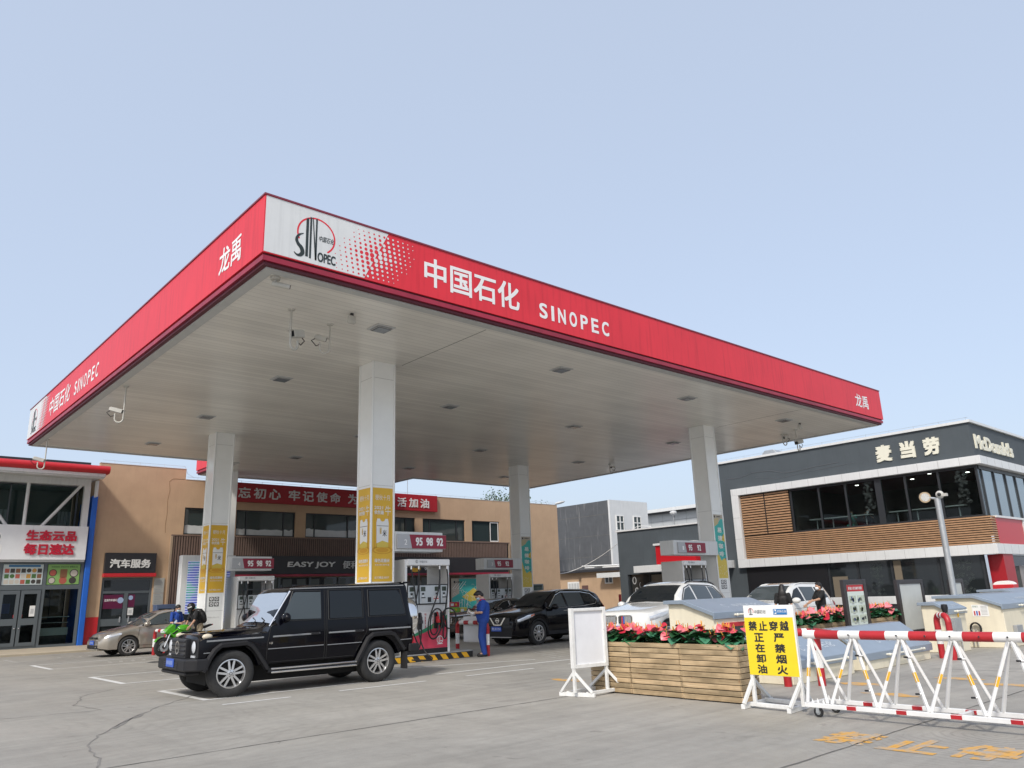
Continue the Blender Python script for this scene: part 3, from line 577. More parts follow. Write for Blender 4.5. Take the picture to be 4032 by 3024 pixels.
# ================================================================ red and white tube guards
GUARDR = mat('guard_red', (.40, .016, .022), .42, var=.15, scale=5, chip=.31); GUARDW = mat('guard_white', (.70, .70, .68), .45, var=.08, chip=.32)
def ubollard(lab, a, b, h, r=.055, group='red and white tube guards', bands=(.33, .66)):
    a, b = Vector((*a, 0)), Vector((*b, 0)); c = (a+b)/2; t = thing('tube_guard', lab, 'bollard', c, 0, group); d = (b-a); L = d.length; d.normalize(); q = .14
    for e, s in ((a, 1), (b, -1)):
        zz = [0, h*bands[0], h*bands[1], h-q]; cols = (GUARDR, GUARDW, GUARDR); m = MB()
        for k in range(3): m.use(cols[k]); m.cyl(e+Vector((0,0,zz[k])), e+Vector((0,0,zz[k+1])), r, 16)
        m.use(GUARDR); m.tube(arc(e+d*s*q+Vector((0,0,h-q)), q, 180, 90, 8, d*s, Vector((0,0,1))), r, 16); m.build('leg', t, world=True, smooth=50)
    m = MB(); n = max(3, int((L-2*q)/.22)); n += 1-n % 2
    for k in range(n): m.use(GUARDW if k % 2 == 0 else GUARDR); m.cyl(a+d*(q+(L-2*q)*k/n)+Vector((0,0,h)), a+d*(q+(L-2*q)*(k+1)/n)+Vector((0,0,h)), r, 16)
    m.build('crossbar', t, world=True, smooth=50); return t
ubollard('red and white hoop guard beside the green motorcycle', (9.0, 28.55), (9.0, 27.45), .78); ubollard('red and white hoop guard behind the legs of the attendant in blue', (13.78, 16.74), (13.85, 18.15), .84)
ubollard('red and white hoop guard glimpsed under the black off-road car', (9.15, 17.9), (9.15, 16.95), .78); ubollard('red and white hoop guard in front of the small cream tank cover box', (17.2, 6.42), (17.5, 6.75), .84, .06)
t = ubollard('long red and white tube rail behind the yellow warning sign, by the low tank lids', (12.1, 6.52), (11.75, 6.9), .80, .06)
m = MB(GUARDR); m.cyl((12.1, 6.52, .80), (11.6, 6.02, .80), .06, 16); m.build('crossbar', t, world=True, smooth=50)

# ================================================================ cameras hanging from the canopy
CAMW = mat('camera_white', (.50, .49, .45), .45, var=.1)
def hang_cam(lab, X, Y, drop, yaw, size, pipe=.022, cable=True):
    t = thing('security_camera', lab, 'camera', (X, Y, CS), 0, 'security cameras under the canopy')
    m = MB(CAMW); m.lathe([(0, -.03), (.07, -.03), (.08, 0)], (0,0,0)); d = Vector((math.cos(yaw), math.sin(yaw), 0)); sd = Vector((-d.y, d.x, 0))
    pts = [Vector((0,0,0)), Vector((0,0,-drop))]+[p for p in arc(Vector((0,0,-drop))-d*.11, .11, 0, -180, 8, d, Vector((0,0,1)))][1:]; pts += [pts[-1]+Vector((0,0,.14))]
    m.tube(pts, pipe, 8); m.build('bracket', t, smooth=50)
    c = pts[-1]+Vector((0,0,.05)); Mx = Matrix.Translation(c) @ Matrix((d, sd, Vector((0,0,1)))).transposed().to_4x4() @ Matrix.Rotation(R(14), 4, 'Y'); L, W, H = size
    m = MB(CAMW); m.prism([(-L/2, 0), (-L/2, H*.8), (-L/2+.05, H), (L/2+.08, H), (L/2+.08, H*.9), (L/2, H*.85), (L/2, 0)], 'y', -W/2, W/2); hs = m.build('housing', t, mx=Mx, bevel=.008)
    m = MB(BLACK); m.box(L/2+.001, -W*.4, H*.12, L/2+.012, W*.4, H*.8); m.build('lens_window', t, mx=Mx)
    if cable: m = MB(BLACK); m.tube([c+Vector((0,0,.03))-d*L*.4, c-d*(L*.4+.08)+Vector((0,0,-.02)), c-d*(L*.3)+Vector((0,0,-.14)), c+Vector((0,0,-.10))], .012, 6); m.build('cable', t, smooth=50)
hang_cam('larger boxy security camera on a hooked pipe near the front corner of the canopy', 6.94, 14.83, .78, R(200), (.32, .16, .17), .026); hang_cam('slim security camera with black loop of cable hanging near the front corner of the canopy', 8.06, 15.19, .60, R(-20), (.26, .10, .11), .016)
hang_cam('white security camera on a hooked pipe below the left canopy edge', 5.95, 23.18, .95, R(-25), (.34, .11, .11)); hang_cam('white security camera at the far left canopy corner, before the red shop roof', 5.8, 32.3, 1.0, R(-10), (.36, .12, .12)); 
hang_cam('small tilted security camera near the right end of the canopy', 29.64, 16.3, .35, R(170), (.3, .12, .12)); hang_cam('long security camera housing hanging over the roof edge of the dark restaurant', 29.21, 15.47, .75, R(185), (.55, .16, .15)); hang_cam('tiny security camera at the right rear edge of the canopy', 28.99, 25.35, .35, R(180), (.25, .1, .1))
t = thing('security_camera', 'bullet security camera fixed flat under the front canopy corner', 'camera', (5.92, 13.42, CS), 0, 'security cameras under the canopy')
m = MB(CAMW); m.lathe([(0, -.06), (.09, -.06), (.10, 0)]); m.cyl((0,0,-.05), (0,0,-.14), .03); m.build('bracket', t, smooth=40)
m = MB(CAMW); m.cyl((-.06, .02, -.14), (.25, -.12, -.19), .05, 14); m.use(BLACK); m.cyl((.25, -.12, -.19), (.262, -.125, -.192), .042, 14); m.build('housing', t, smooth=40)
for (X, Y, lab) in ((8.11, 14.3, 'small white square detector box under the canopy, left of the first lamp'), (28.16, 14.7, 'small white detector box under the right end of the canopy')):
    t = thing('detector_box', lab, 'detector', (X, Y, CS), 0, 'detector boxes under the canopy'); m = MB(CAMW); m.box(-.09, -.05, -.24, .09, .05, -.06); m.build('housing', t, bevel=.02); m = MB(CHAR); m.box(-.03, -.03, -.06, .03, .03, 0); m.build('bracket', t)
# ================================================================ tan convenience shop building
def sheet(name, parent, m, boxes, bevel=0, **k):
    b = MB(m)
    for q in boxes: b.box(*q)
    return b.build(name, parent, world=True, bevel=bevel, weld=False, **k)
def sheets(name, parent, m, boxes, **k): return [sheet(name, parent, m, [q], **k) for q in boxes]
FILM = mat('frosted_film', (.55, .58, .58), .35, var=.1, scale=3); CURT = mat('pale_blind', (.42, .46, .46), .7, var=.1)
def windowF(parent, y, x0, z0, x1, z1, bars, film=0., depth=.12, glass=None, fr=FRAME, fw=.06, seed=0):
    """Window in a wall looking to -Y."""
    r = random.Random(seed); f = MB(fr); a, b = y+depth-.05, y+depth+.03
    f.box(x0, a, z0, x0+fw, b, z1); f.box(x1-fw, a, z0, x1, b, z1); f.box(x0+fw, a, z1-fw, x1-fw, b, z1); f.box(x0+fw, a, z0, x1-fw, b, z0+fw)
    for t in bars: f.box(t-fw/2, a, z0+fw, t+fw/2, b, z1-fw)
    w = f.build('window', parent, world=True, weld=False)
    g = MB(glass or GLASSGREEN); g.box(x0+fw, y+depth+.001, z0+fw, x1-fw, y+depth+.012, z1-fw); g.build('pane', w, world=True)
    if film:
        d = decalF(y+depth); es = sorted([x0+fw]+list(bars)+[x1-fw])
        for p, q in zip(es, es[1:]):
            n = 6; h = film*(z1-z0)*r.uniform(.8, 1.15)
            d.poly(FILM, [(p+.02, z0+fw)]+[(q-.02, z0+fw)]+[(q-.02-(q-p-.04)*i/n, z0+h+r.uniform(-.03, .03)) for i in range(n+1)])
        d.build('frosted_film', w, world=True)
    return w
Y0 = 38.3
sb = thing('shop_building', 'long tan two storey shop building with slatted band and dark shop sign behind the canopy', 'building', (23.5, 42, 0))
wins = [(12.97, 15.0), (15.49, 18.66), (19.25, 22.42), (23.05, 26.22), (26.76, 29.93), (30.48, 32.72)]
wb = MB(TAN); holes = [(9.65, -1, 11.78, 2.87), (14.6, -1, 33.0, 2.8)]+[(a, 4.84, b, 6.12) for a, b in wins]
walls(wb, 9.1, 38.0, 0, 7.45, [(h[0], max(h[1], 0), h[2], h[3]) for h in holes], lambda a, b, c, d: wb.box(a, Y0, b, c, Y0+.22, d)); wb.box(9.1, Y0, 7.45, 12.9, Y0+.22, 7.95); wb.box(37.78, Y0+.22, 0, 38.0, 47, 7.45); wb.box(9.1, Y0+.22, 0, 9.3, 47, 7.45)
wb.build('wall', sb, world=True)
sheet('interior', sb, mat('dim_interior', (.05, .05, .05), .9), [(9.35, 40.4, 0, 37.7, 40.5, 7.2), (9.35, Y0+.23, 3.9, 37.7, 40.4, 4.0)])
sheet('roof', sb, GREY, [(9.3, Y0+.22, 7.1, 37.78, 47, 7.2)])
sheet('coping', sb, mat('coping_white', (.7, .7, .68), .6), [(12.9, Y0-.02, 7.45, 38.02, Y0+.26, 7.475), (9.08, Y0-.02, 7.95, 12.92, Y0+.26, 7.975)])
for i, (a, b) in enumerate(wins):
    w = b-a; bars = [a+.55, b-.62] if w > 3 else ([a+1.05] if i == 0 else [a+1.5])
    windowF(sb, Y0, a, 4.84, b, 6.12, bars, film=(.32 if i < 3 else .0), seed=i)
m = MB(WHITE); x = 32.0
for q in ((31.98, 4.86, 32.02, 6.08), (32.62, 4.86, 32.66, 6.08), (32.02, 6.02, 32.62, 6.08), (32.02, 4.86, 32.62, 4.92)): m.box(q[0], Y0+.04, q[1], q[2], Y0+.069, q[3])
m.build('sash', sb, world=True)
m = MB(DARKGAP); m.box(12.5, Y0-.035, 3.86, 33.38, Y0-.002, 4.76); m.box(12.5, Y0-.035, 0, 14.55, Y0-.002, 3.86); m.use(SLAT)
n = int((33.38-12.52)/.12)
for i in range(n):
    x = 12.52+.12*i; m.box(x, Y0-.09, 3.86 if x > 14.5 else 0, x+.075, Y0-.036, 4.76)
m.box(12.42, Y0-.11, 4.76, 33.46, Y0-.001, 4.82); m.build('slat_cladding', sb, world=True, weld=False)
sheets('cladding_edge', sb, mat('beige_edge', (.36, .27, .19), .6), [(12.40, Y0-.12, 0, 12.49, Y0-.001, 4.758), (33.39, Y0-.12, 0, 33.48, Y0-.001, 4.758)])
FASC = mat('shop_fascia_black', (.022, .021, .024), .42)
sheet('sign_fascia', sb, FASC, [(14.4, 37.98, 2.95, 33.1, Y0-.04, 3.855)], bevel=.01)
sheet('red_sign_strip', sb, CRIMSON, [(14.4, 37.93, 2.83, 33.12, Y0-.04, 2.945)], bevel=.01)
LET = mat('raised_letter_white', (.68, .68, .66), .4)
d = decalF(37.98)
d.text(LET, 'EASY JOY', 18.15, 3.23, 20.84, 3.57, bold=.02, depth=.05, slant=.12); d.text(LET, '便利店', 21.33, 3.22, 22.72, 3.62, bold=.0, depth=.05); d.text(LET, '易捷', 26.6, 3.10, 27.68, 3.50, bold=.015, depth=.05, slant=.1)
d.poly(mat('leaf_green', (.02, .16, .08), .4), [(25.75, 3.35), (25.95, 3.55), (26.25, 3.58), (26.45, 3.42), (26.4, 3.25), (26.1, 3.33), (25.9, 3.30)]); d.poly(HAZY, [(25.68, 3.15), (25.85, 3.27), (26.05, 3.22), (26.25, 3.26), (26.4, 3.2), (26.3, 3.06), (26.0, 3.0), (25.8, 3.04)]); d.build('lettering', sb, world=True)
sheet('shopfront_frame', sb, FRAMEGREY, [(x-.05, Y0-.03, 0, x+.05, Y0+.06, 2.8) for x in (14.65, 16.2, 17.9, 19.6, 21.3, 23.0, 24.7, 26.4, 28.2)]+[(14.7, Y0-.02, 2.2, 28.15, Y0+.05, 2.27)])
sheet('shopfront_frame', sb, mat('brown_frame', (.10, .06, .045), .5), [(x-.06, Y0-.08, 0, x+.06, Y0+.06, 2.82) for x in (28.62, 31.05, 31.45, 32.9)])
sheet('shopfront_glass', sb, GLASS, [(14.6, Y0+.065, 0, 33.0, Y0+.08, 2.8)])
d = decalF(Y0+.06)
rr = random.Random(3)
for i in range(16): x = 15+i*.78; d.rect(mat('grey_blind', (.10, .115, .11), .5), x, 1.6+rr.uniform(-.2, .3), x+.5, 2.72)  # plain grey rectangles set on the shop glass
d.build('window_blind', sb, world=True)
d = decalF(Y0-.01, .0); d.rect(POSTTAN, 28.8, .45, 30.9, 2.63); d.poly(POSTGREEN, [(29.4, 2.6), (30.88, 2.6), (30.88, .5), (28.85, .5), (28.85, 1.5), (29.4, 1.75)], 1); d.poly(POSTYEL, [(29.6, 1.55), (30.5, 2.05), (30.85, 1.9), (30.85, 1.35), (30.2, 1.25)], 2)
for k in range(9): d.poly(POSTERW, [(28.85+.2*k, 2.0), (29.3+.2*k, 2.45), (29.34+.2*k, 2.45), (28.9+.2*k, 2.0)] if k < 4 else [(28.95+.2*k-.6, .6), (29.0+.2*k-.6, 1.1+.05*k), (29.03+.2*k-.6, 1.1+.05*k), (28.98+.2*k-.6, .6)], 3)
for k in range(28): a = rr.uniform(0, 6); x, z = rr.uniform(28.95, 30.7), rr.uniform(.55, 2.2); d.ring(POSTERW, x, z, rr.uniform(.05, .14), .016, 0, rr.uniform(120, 360), 4, 10)
d.disc(INK, 29.05, 2.42, .07, 4); d.text(INK, '易捷咖啡', 29.18, 2.36, 29.62, 2.46, 4); d.build('window_poster', sb, world=True)
m = MB(GLASSGREEN); m.box(35.47, Y0-.01, 0, 36.26, Y0-.002, 2.12); dr = m.build('side_door', sb, world=True); sheet('frame', dr, FRAMEGREY, [(35.39, Y0-.05, 0, 35.47, Y0-.003, 2.2), (36.26, Y0-.05, 0, 36.34, Y0-.003, 2.2), (35.47, Y0-.05, 2.12, 36.26, Y0-.003, 2.2)])
# car service entrance
sheet('service_sign', sb, FASC, [(9.64, Y0-.20, 3.06, 11.80, Y0-.005, 3.95)], bevel=.01); sheet('red_sign_strip', sb, REDPAINT, [(9.62, Y0-.24, 2.90, 11.84, Y0-.005, 3.055)], bevel=.01)
d = decalF(Y0-.20); d.text(LET, '汽车服务', 9.84, 3.29, 11.56, 3.68, bold=.03, depth=.03); d.build('lettering', sb, world=True)
f = MB(FRAMEGREY)
for q in ((9.65, 0, 9.75, 2.87), (11.68, 0, 11.78, 2.87), (10.63, 0, 10.79, 2.2), (9.75, 2.77, 11.68, 2.87), (9.75, 2.2, 11.68, 2.3), (9.75, .82, 10.63, 1.12), (10.79, .82, 11.68, 1.12), (9.75, 0, 10.63, .12), (10.79, 0, 11.68, .12)): f.box(q[0], Y0+.05, q[1], q[2], Y0+.12, q[3])
dr = f.build('service_door', sb, world=True, weld=False); sheet('pane', dr, GLASS, [(9.75, Y0+.09, .12, 11.68, Y0+.10, 2.77)]); sheets('handle', dr, CHROME, [(10.5, Y0+.0, .95, 10.56, Y0+.045, 1.2), (10.86, Y0+.0, .95, 10.92, Y0+.045, 1.2)], bevel=.01)
d = decalF(Y0+.089); d.rect(mat('screen_magenta', (.11, .008, .045), .3), 9.8, 1.55, 10.6, 2.15); d.text(WT, '连接的幸福站', 9.84, 1.86, 10.36, 1.97, 1); d.disc(mat('pale_blue', (.35, .45, .65), .4), 10.5, 1.9, .13, 1); d.rect(mat('screen_magenta', (.11, .008, .045), .3), 10.82, 1.6, 11.1, 2.15); d.disc(mat('pale_blue', (.35, .45, .65), .4), 10.92, 2.0, .1, 1); d.rect(WHITE, 10.83, 1.25, 11.07, 1.56, 2); d.rect(LGREY, 10.88, 1.33, 11.02, 1.48, 3); d.build('door_poster', dr, world=True)
sheet('red_plinth', sb, REDPAINT, [(9.11, Y0-.03, 0, 9.64, Y0-.002, 1.22)])
sheets('notice_panel', sb, mat('notice_grey', (.38, .38, .35), .5), [(11.84, Y0-.05, 1.65, 12.28, Y0-.002, 2.16), (11.84, Y0-.05, 2.18, 12.28, Y0-.002, 2.84)])
d = decalF(Y0-.05); [d.rect(GREY, 11.9, 1.72+.075*k, 12.22-.05*(k % 3), 1.745+.075*k) for k in range(14)]; d.build('notice_lines', sb, world=True)
m = MB(STEEL)
for (x0, x1, z) in ((9.2, 12.85, 7.98), (13.0, 38, 7.475)):
    m.tube([(x0, Y0+.1, z+.12), (x1, Y0+.1, z+.12)], .007, 5); k = x0+.5
    while k < x1: m.cyl((k, Y0+.1, z-.01), (k, Y0+.1, z+.14), .008, 5); k += 1.1
m.tube([(12.85, Y0+.1, 8.1), (13.0, Y0+.1, 7.75), (13.3, Y0+.1, 7.6)], .007, 5); m.build('lightning_wire', sb, world=True)
m = MB(mat('wall_crack', (.30, .19, .10), .9)); m.tube([(12.15, Y0-.003, 7.3), (12.2, Y0-.003, 6.9), (12.13, Y0-.003, 6.4), (12.16, Y0-.003, 5.8), (12.12, Y0-.003, 5.2), (12.15, Y0-.003, 4.9)], .010, 4); m.tube([(12.15, Y0-.003, 7.3), (12.3, Y0-.003, 7.45), (12.85, Y0-.003, 7.46)], .010, 4); m.build('wall_crack', sb, world=True)
# slogan banner
bn = thing('slogan_banner', 'long red slogan banner with white characters along the top of the tan building', 'banner', (21, 38.1, 6.5)); sheet('board', bn, mat('banner_red', (.36, .012, .02), .4, var=.05), [(14.25, 38.10, 6.51, 27.7, 38.29, 7.47)], bevel=.01)
d = decalF(38.10)
for i, ch in enumerate('不忘初心'): d.text(LET, ch, 14.63+.805*i, 6.70, 15.27+.805*i, 7.24, bold=.02, depth=.03)
for i, ch in enumerate('牢记使命'): d.text(LET, ch, 18.12+.80*i, 6.70, 18.76+.80*i, 7.24, bold=.02, depth=.03)
for i, ch in enumerate('为美好生活加油'): d.text(LET, ch, 21.62+.805*i, 6.70, 22.24+.805*i, 7.24, bold=.02, depth=.03)
d.build('lettering', bn, world=True)
# bits and pieces along the shop
def simple_box(name, lab, cat, x0, y0, z0, x1, y1, z1, m, group=None, bevel=.02, extra=None):
    t = thing(name, lab, cat, ((x0+x1)/2, (y0+y1)/2, z0), 0, group); b = MB(m); b.box(x0, y0, z0, x1, y1, z1); b.build('body', t, world=True, bevel=bevel); return t
cart = lambda lab, x0, x1, z0, z1, c, y=37.4: (lambda t: (lambda d: (d.rect(WT, x0+.06, z0+.06, x0+.28, z1-.08), d.disc(HAZY, (x0+x1)/2+.1, (z0+z1)/2, .06, 1), d.build('printed_label', t, world=True)))(decalF(y)))(simple_box('goods_box', lab, 'box', x0, y, z0, x1, y+.45, z1, c, 'stacked gift boxes by the shop window'))
cart('red gift box on top of the stack by the shop window poster', 28.02, 28.72, .99, 1.27, mat('box_red', (.5, .03, .05), .5)); cart('green gift box in the stack by the shop window poster', 28.0, 28.72, .69, .98, mat('box_green', (.20, .42, .05), .5))
cart('yellow green gift box beside the green one by the shop window', 28.76, 29.3, .66, .95, mat('box_lime', (.52, .50, .08), .5)); cart('dark red patterned carton low in the stack by the shop window', 28.0, 28.5, .36, .68, mat('box_wine', (.3, .08, .06), .5)); cart('pale red carton low in the stack by the shop window', 28.52, 29.0, .36, .68, mat('box_rose', (.5, .2, .12), .5)); cart('brown carton low in the stack by the shop window', 29.02, 29.4, .36, .65, mat('box_brown', (.4, .25, .12), .5))
simple_box('pallet', 'low wooden pallet under the stacked gift boxes by the shop window', 'pallet', 27.95, 37.38, 0, 29.45, 37.9, .355, mat('pallet_wood', (.25, .17, .1), .8))
t = simple_box('cabinet', 'blue grey metal cabinet with dark glass doors behind the beige hatchback', 'cabinet', 11.75, 37.4, 0, 13.15, 37.9, 1.66, mat('cabinet_blue', (.10, .14, .24), .45))
sheets('glass_door', t, GLASS, [(11.85, 37.388, .3, 12.4, 37.399, 1.48), (12.5, 37.388, .3, 13.05, 37.399, 1.48)])
t = thing('led_display', 'white framed led display board with blue lines behind the left poster column', 'display', (10.85, 29.35, 0)); m = MB(WHITEMETAL); m.box(9.92, 29.2, 0, 11.9, 29.5, 3.32); m.build('housing', t, world=True, bevel=.02)
LEDM = bpy.data.materials.new('led_lines'); LEDM.use_nodes = True; n_ = LEDM.node_tree.nodes; l_ = LEDM.node_tree.links; tc_ = n_.new('ShaderNodeTexCoord'); wv = n_.new('ShaderNodeTexWave'); wv.bands_direction = 'Z'; wv.inputs['Scale'].default_value = 3.6; wv.inputs['Distortion'].default_value = .5; l_.new(tc_.outputs['Object'], wv.inputs['Vector'])
nz = n_.new('ShaderNodeTexNoise'); nz.inputs['Scale'].default_value = 1.5; l_.new(tc_.outputs['Object'], nz.inputs['Vector']); rp = n_.new('ShaderNodeValToRGB'); rp.color_ramp.elements[0].color = (.02, .04, .45, 1); rp.color_ramp.elements[1].color = (.02, .35, .2, 1); rp.color_ramp.elements[0].position = .5; rp.color_ramp.elements[1].position = .6; l_.new(nz.outputs[0], rp.inputs[0])
mx_ = n_.new('ShaderNodeMixRGB'); mx_.inputs[2].default_value = (.55, .6, .8, 1); l_.new(wv.outputs['Fac'], mx_.inputs[0]); l_.new(rp.outputs[0], mx_.inputs[1]); b_ = n_['Principled BSDF']; l_.new(mx_.outputs[0], b_.inputs['Base Color']); l_.new(mx_.outputs[0], b_.inputs['Emission Color']); b_.inputs['Emission Strength'].default_value = .15
sheet('screen', t, LEDM, [(10.15, 29.19, .4, 11.7, 29.199, 3.1)])

# ================================================================ grocery storefront on the left
st = thing('storefront_building', 'grocery storefront with white signboard, blue fin and red edged roof at far left', 'building', (3, 40, 0))
sheet('roof', st, mat('roof_dark', (.03, .03, .035), .5), [(-12, 37.0, 7.42, 8.9, 44, 7.5), (-12, 38.5, 7.5, 8.75, 38.7, 7.95)])
m = MB(REDPAINT); pr = [(36.55, 7.24), (36.48, 7.32), (36.48, 7.42), (36.55, 7.52), (36.75, 7.56), (37.0, 7.56), (37.0, 7.20), (36.62, 7.20)]; m.prism(pr, 'x', -12, 9.08); m.build('red_roof_edge', st, world=True, smooth=50)
sheet('white_fascia', st, WHITEMETAL, [(-12, 36.62, 7.06, 8.95, 36.9, 7.199), (-12, 36.68, 7.0, 8.92, 36.95, 7.059)], bevel=.01); sheet('roof_soffit', st, LGREY, [(-12, 36.951, 7.10, 8.92, 44, 7.14)])
sheet('beam', st, WHITEMETAL, [(-12, 37.98, 6.82, 8.72, 38.3, 7.099)]); sheet('side_wall', st, TAN, [(8.9, 39.7, 0, 9.08, 44, 7.1)])
m = MB(WHITEMETAL)
for (a, b, r) in (((6.36, 38.1, 5.0), (6.36, 38.1, 6.85), .07), ((8.45, 38.1, 6.95), (7.0, 38.1, 5.0), .065), ((4.3, 38.1, 6.95), (5.75, 38.1, 5.0), .065), ((3.2, 38.1, 5), (3.2, 38.1, 6.85), .07)): m.cyl(a, b, r, 14)
m.build('roof_strut', st, world=True, smooth=50); sheets('post', st, WHITEMETAL, [(8.5, 38.02, 5.0, 8.74, 38.25, 6.82), (8.82, 37.4, 6.3, 8.9, 37.7, 7.0)])
m = MB(BLUE); m.prism([(38.05, 0), (38.05, 6.42), (38.4, 6.42), (40.2, 6.25), (40.2, 0)], 'x', 8.86, 9.085); m.build('blue_fin', st, world=True, bevel=.02)
sheet('signboard', st, mat('signboard_white', (.72, .73, .74), .4, var=.03), [(-10, 37.9, 3.62, 8.79, 38.3, 5.04)], bevel=.01); sheet('sign_soffit', st, LGREY, [(-10, 37.95, 3.54, 8.78, 38.3, 3.615)])
REDLET = mat('red_raised_letter', (.48, .01, .035), .35)
d = decalF(37.9); d.text(REDLET, '生态云品', 6.47, 4.40, 8.36, 4.84, bold=.035, depth=.05); d.text(REDLET, '每日速达', 6.44, 3.82, 8.31, 4.29, bold=.035, depth=.05)
d.disc(WHITE, 5.32, 4.52, .30, 1, 24); d.ring(INK, 5.32, 4.52, .25, .03, 0, 360, 2); d.disc(mat('logo_green', (.03, .25, .10), .4), 5.32, 4.52, .19, 2, 20); d.ring(WHITE, 5.32, 4.52, .10, .04, 0, 360, 3); d.poly(WHITE, [(5.0, 3.83), (5.62, 3.83), (5.66, 3.88), (5.66, 4.2), (5.6, 4.24), (5.0, 4.24)], 1); d.text(INK, '云南', 4.72, 3.88, 5.58, 4.19, 2, bold=.0)
[d.rect(LGREY, x, 3.64, x+.008, 5.02) for x in (6.7, 7.9, 4.6)]; d.build('lettering', st, world=True)
sheet('upper_pane', st, PANE, [(-10, 39.4, 5.0, 8.85, 39.41, 6.9)]); sheet('upper_mullion', st, FRAMEGREY, [(x, 39.36, 5.0, x+.06, 39.45, 6.95) for x in (.5, 3.2, 5.9, 8.5)]+[(-10, 39.36, 6.9, 8.85, 39.45, 7.1)])
sheet('upper_interior', st, mat('dim_green_room', (.22, .27, .25), .9), [(-10, 41.8, 3.6, 8.85, 41.9, 7.1), (-10, 38.3, 4.6, 8.85, 41.8, 4.7)]); sheet('upper_ceiling', st, mat('pale_ceiling', (.78, .82, .78), .9), [(-10, 39.45, 6.98, 8.85, 41.8, 7.05)])
sheets('curtain', st, mat('white_curtain', (.5, .52, .5), .9), [(x, 40.2, 5.0, x+.16, 40.3, 5.9) for x in (4.9, 5.1, 5.3, 5.5, 5.7, 5.9)]+[(8.0+.14*i, 40.2, 5.2, 8.1+.14*i, 40.3, 5.9) for i in range(4)]+[(6.6, 40.0, 4.9, 7.4, 40.1, 5.35), (7.7, 39.9, 4.9, 8.3, 40.0, 5.3)])
f = MB(FRAMEGREY); yf = 38.15
for x in (5.72, 7.33, 8.72, 4.2, 2.6): f.box(x, yf, .1, x+.12, yf+.1, 3.54)
for (x0, x1) in ((5.84, 7.33), (7.45, 8.72), (4.32, 5.72)): f.box(x0, yf, 2.42, x1, yf+.09, 2.60); f.box(x0, yf, 3.46, x1, yf+.09, 3.54); f.box(x0, yf, .1, x1, yf+.09, .2)
f.build('shopfront_frame', st, world=True, weld=False); sheet('shopfront_glass', st, PANE, [(2.6, yf+.05, .1, 8.75, yf+.06, 3.5)])
for (a, b) in ((5.86, 6.56), (6.60, 7.31)):
    f = MB(FRAMEGREY)
    for q in ((a, .2, a+.12, 2.4), (b-.12, .2, b, 2.4), (a+.12, 2.25, b-.12, 2.4), (a+.12, 1.02, b-.12, 1.28), (a+.12, .2, b-.12, .34)): f.box(q[0], yf-.03, q[1], q[2], yf+.04, q[3])
    dr = f.build('door', st, world=True, weld=False); m = MB(CHROME); m.ball(((b-.06 if a < 6 else a+.06), yf-.05, .9), .03, 8, 6); m.build('handle', dr, world=True)
d = decalF(yf+.045); d.rect(WHITE, 6.98, 1.35, 7.18, 1.78); d.rect(LGREY, 7.02, 1.46, 7.14, 1.66, 1); d.rect(REDPAINT, 6.42, 1.32, 6.53, 1.44); d.rect(REDPAINT, 6.64, 1.32, 6.75, 1.44); d.build('door_notice', st, world=True)
d = decalF(yf+.04); GP = mat('poster_pale', (.50, .56, .56), .4); GG = mat('poster_green', (.22, .40, .12), .45); d.rect(GP, 5.86, 2.62, 7.31, 3.45); d.rect(mat('poster_blue', (.04, .15, .30), .4), 6.05, 3.34, 7.2, 3.43, 1)
rr = random.Random(5); foods = [mat('food_%s' % k, c, .5) for k, c in zip(('brown', 'dark', 'amber', 'leafy', 'rose', 'pale'), ((.22, .10, .05), (.05, .045, .04), (.45, .24, .05), (.06, .14, .04), (.4, .10, .07), (.5, .46, .4)))]
for r_ in range(3):
    for c_ in range(7): x = 5.93+.195*c_; z = 2.66+.225*r_; (d.rect(rr.choice(foods), x, z, x+.16, z+.17, 1) if rr.random() < .7 else d.disc(rr.choice(foods), x+.08, z+.09, .085, 1))
d.rect(GG, 7.47, 2.62, 8.70, 3.45); d.text(mat('leaf_ink', (.04, .12, .04), .5), '传统食材 绿色好味 健康生活', 7.6, 3.31, 8.6, 3.38, 1)
for (x, z, r_) in ((7.68, 3.1, .15), (8.48, 3.08, .17), (7.66, 2.78, .14), (8.45, 2.78, .14)): d.disc(foods[1], x, z, r_, 1, 18); d.disc(rr.choice(foods), x, z, r_*.8, 2, 18)
d.rect(foods[0], 7.95, 2.9, 8.22, 3.25, 1); d.disc(foods[4], 8.08, 2.78, .15, 1); d.build('transom_poster', st, world=True)
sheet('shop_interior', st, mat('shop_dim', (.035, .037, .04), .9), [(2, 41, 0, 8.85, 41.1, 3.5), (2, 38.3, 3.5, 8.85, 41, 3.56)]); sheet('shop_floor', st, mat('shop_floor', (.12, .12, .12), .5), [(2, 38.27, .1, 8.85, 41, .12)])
sheets('stored_goods', st, mat('goods_brown', (.20, .14, .09), .7, var=.3), [(8.0, 39.6, 1.3, 8.5, 40, 2.5), (7.6, 39.6, 1.2, 7.95, 40, 2.1), (5.3, 39.8, .12, 6.1, 40.3, 1.3)]); sheets('stored_goods', st, mat('goods_blue', (.03, .06, .2), .7), [(5.95, 39.6, 1.5, 6.5, 40, 1.9)])
t = thing('display_counter', 'glass display counter behind the right pane of the grocery storefront', 'counter', (8.05, 38.8, .1)); sheet('body', t, mat('counter_white', (.45, .5, .48), .4), [(7.5, 38.5, .55, 8.55, 39.1, .85), (7.5, 38.5, 1.28, 8.55, 39.1, 1.31), (7.5, 38.55, 1.05, 8.55, 39.1, 1.07)]); sheet('base', t, CHAR, [(7.52, 38.52, .12, 8.53, 39.1, .549)])

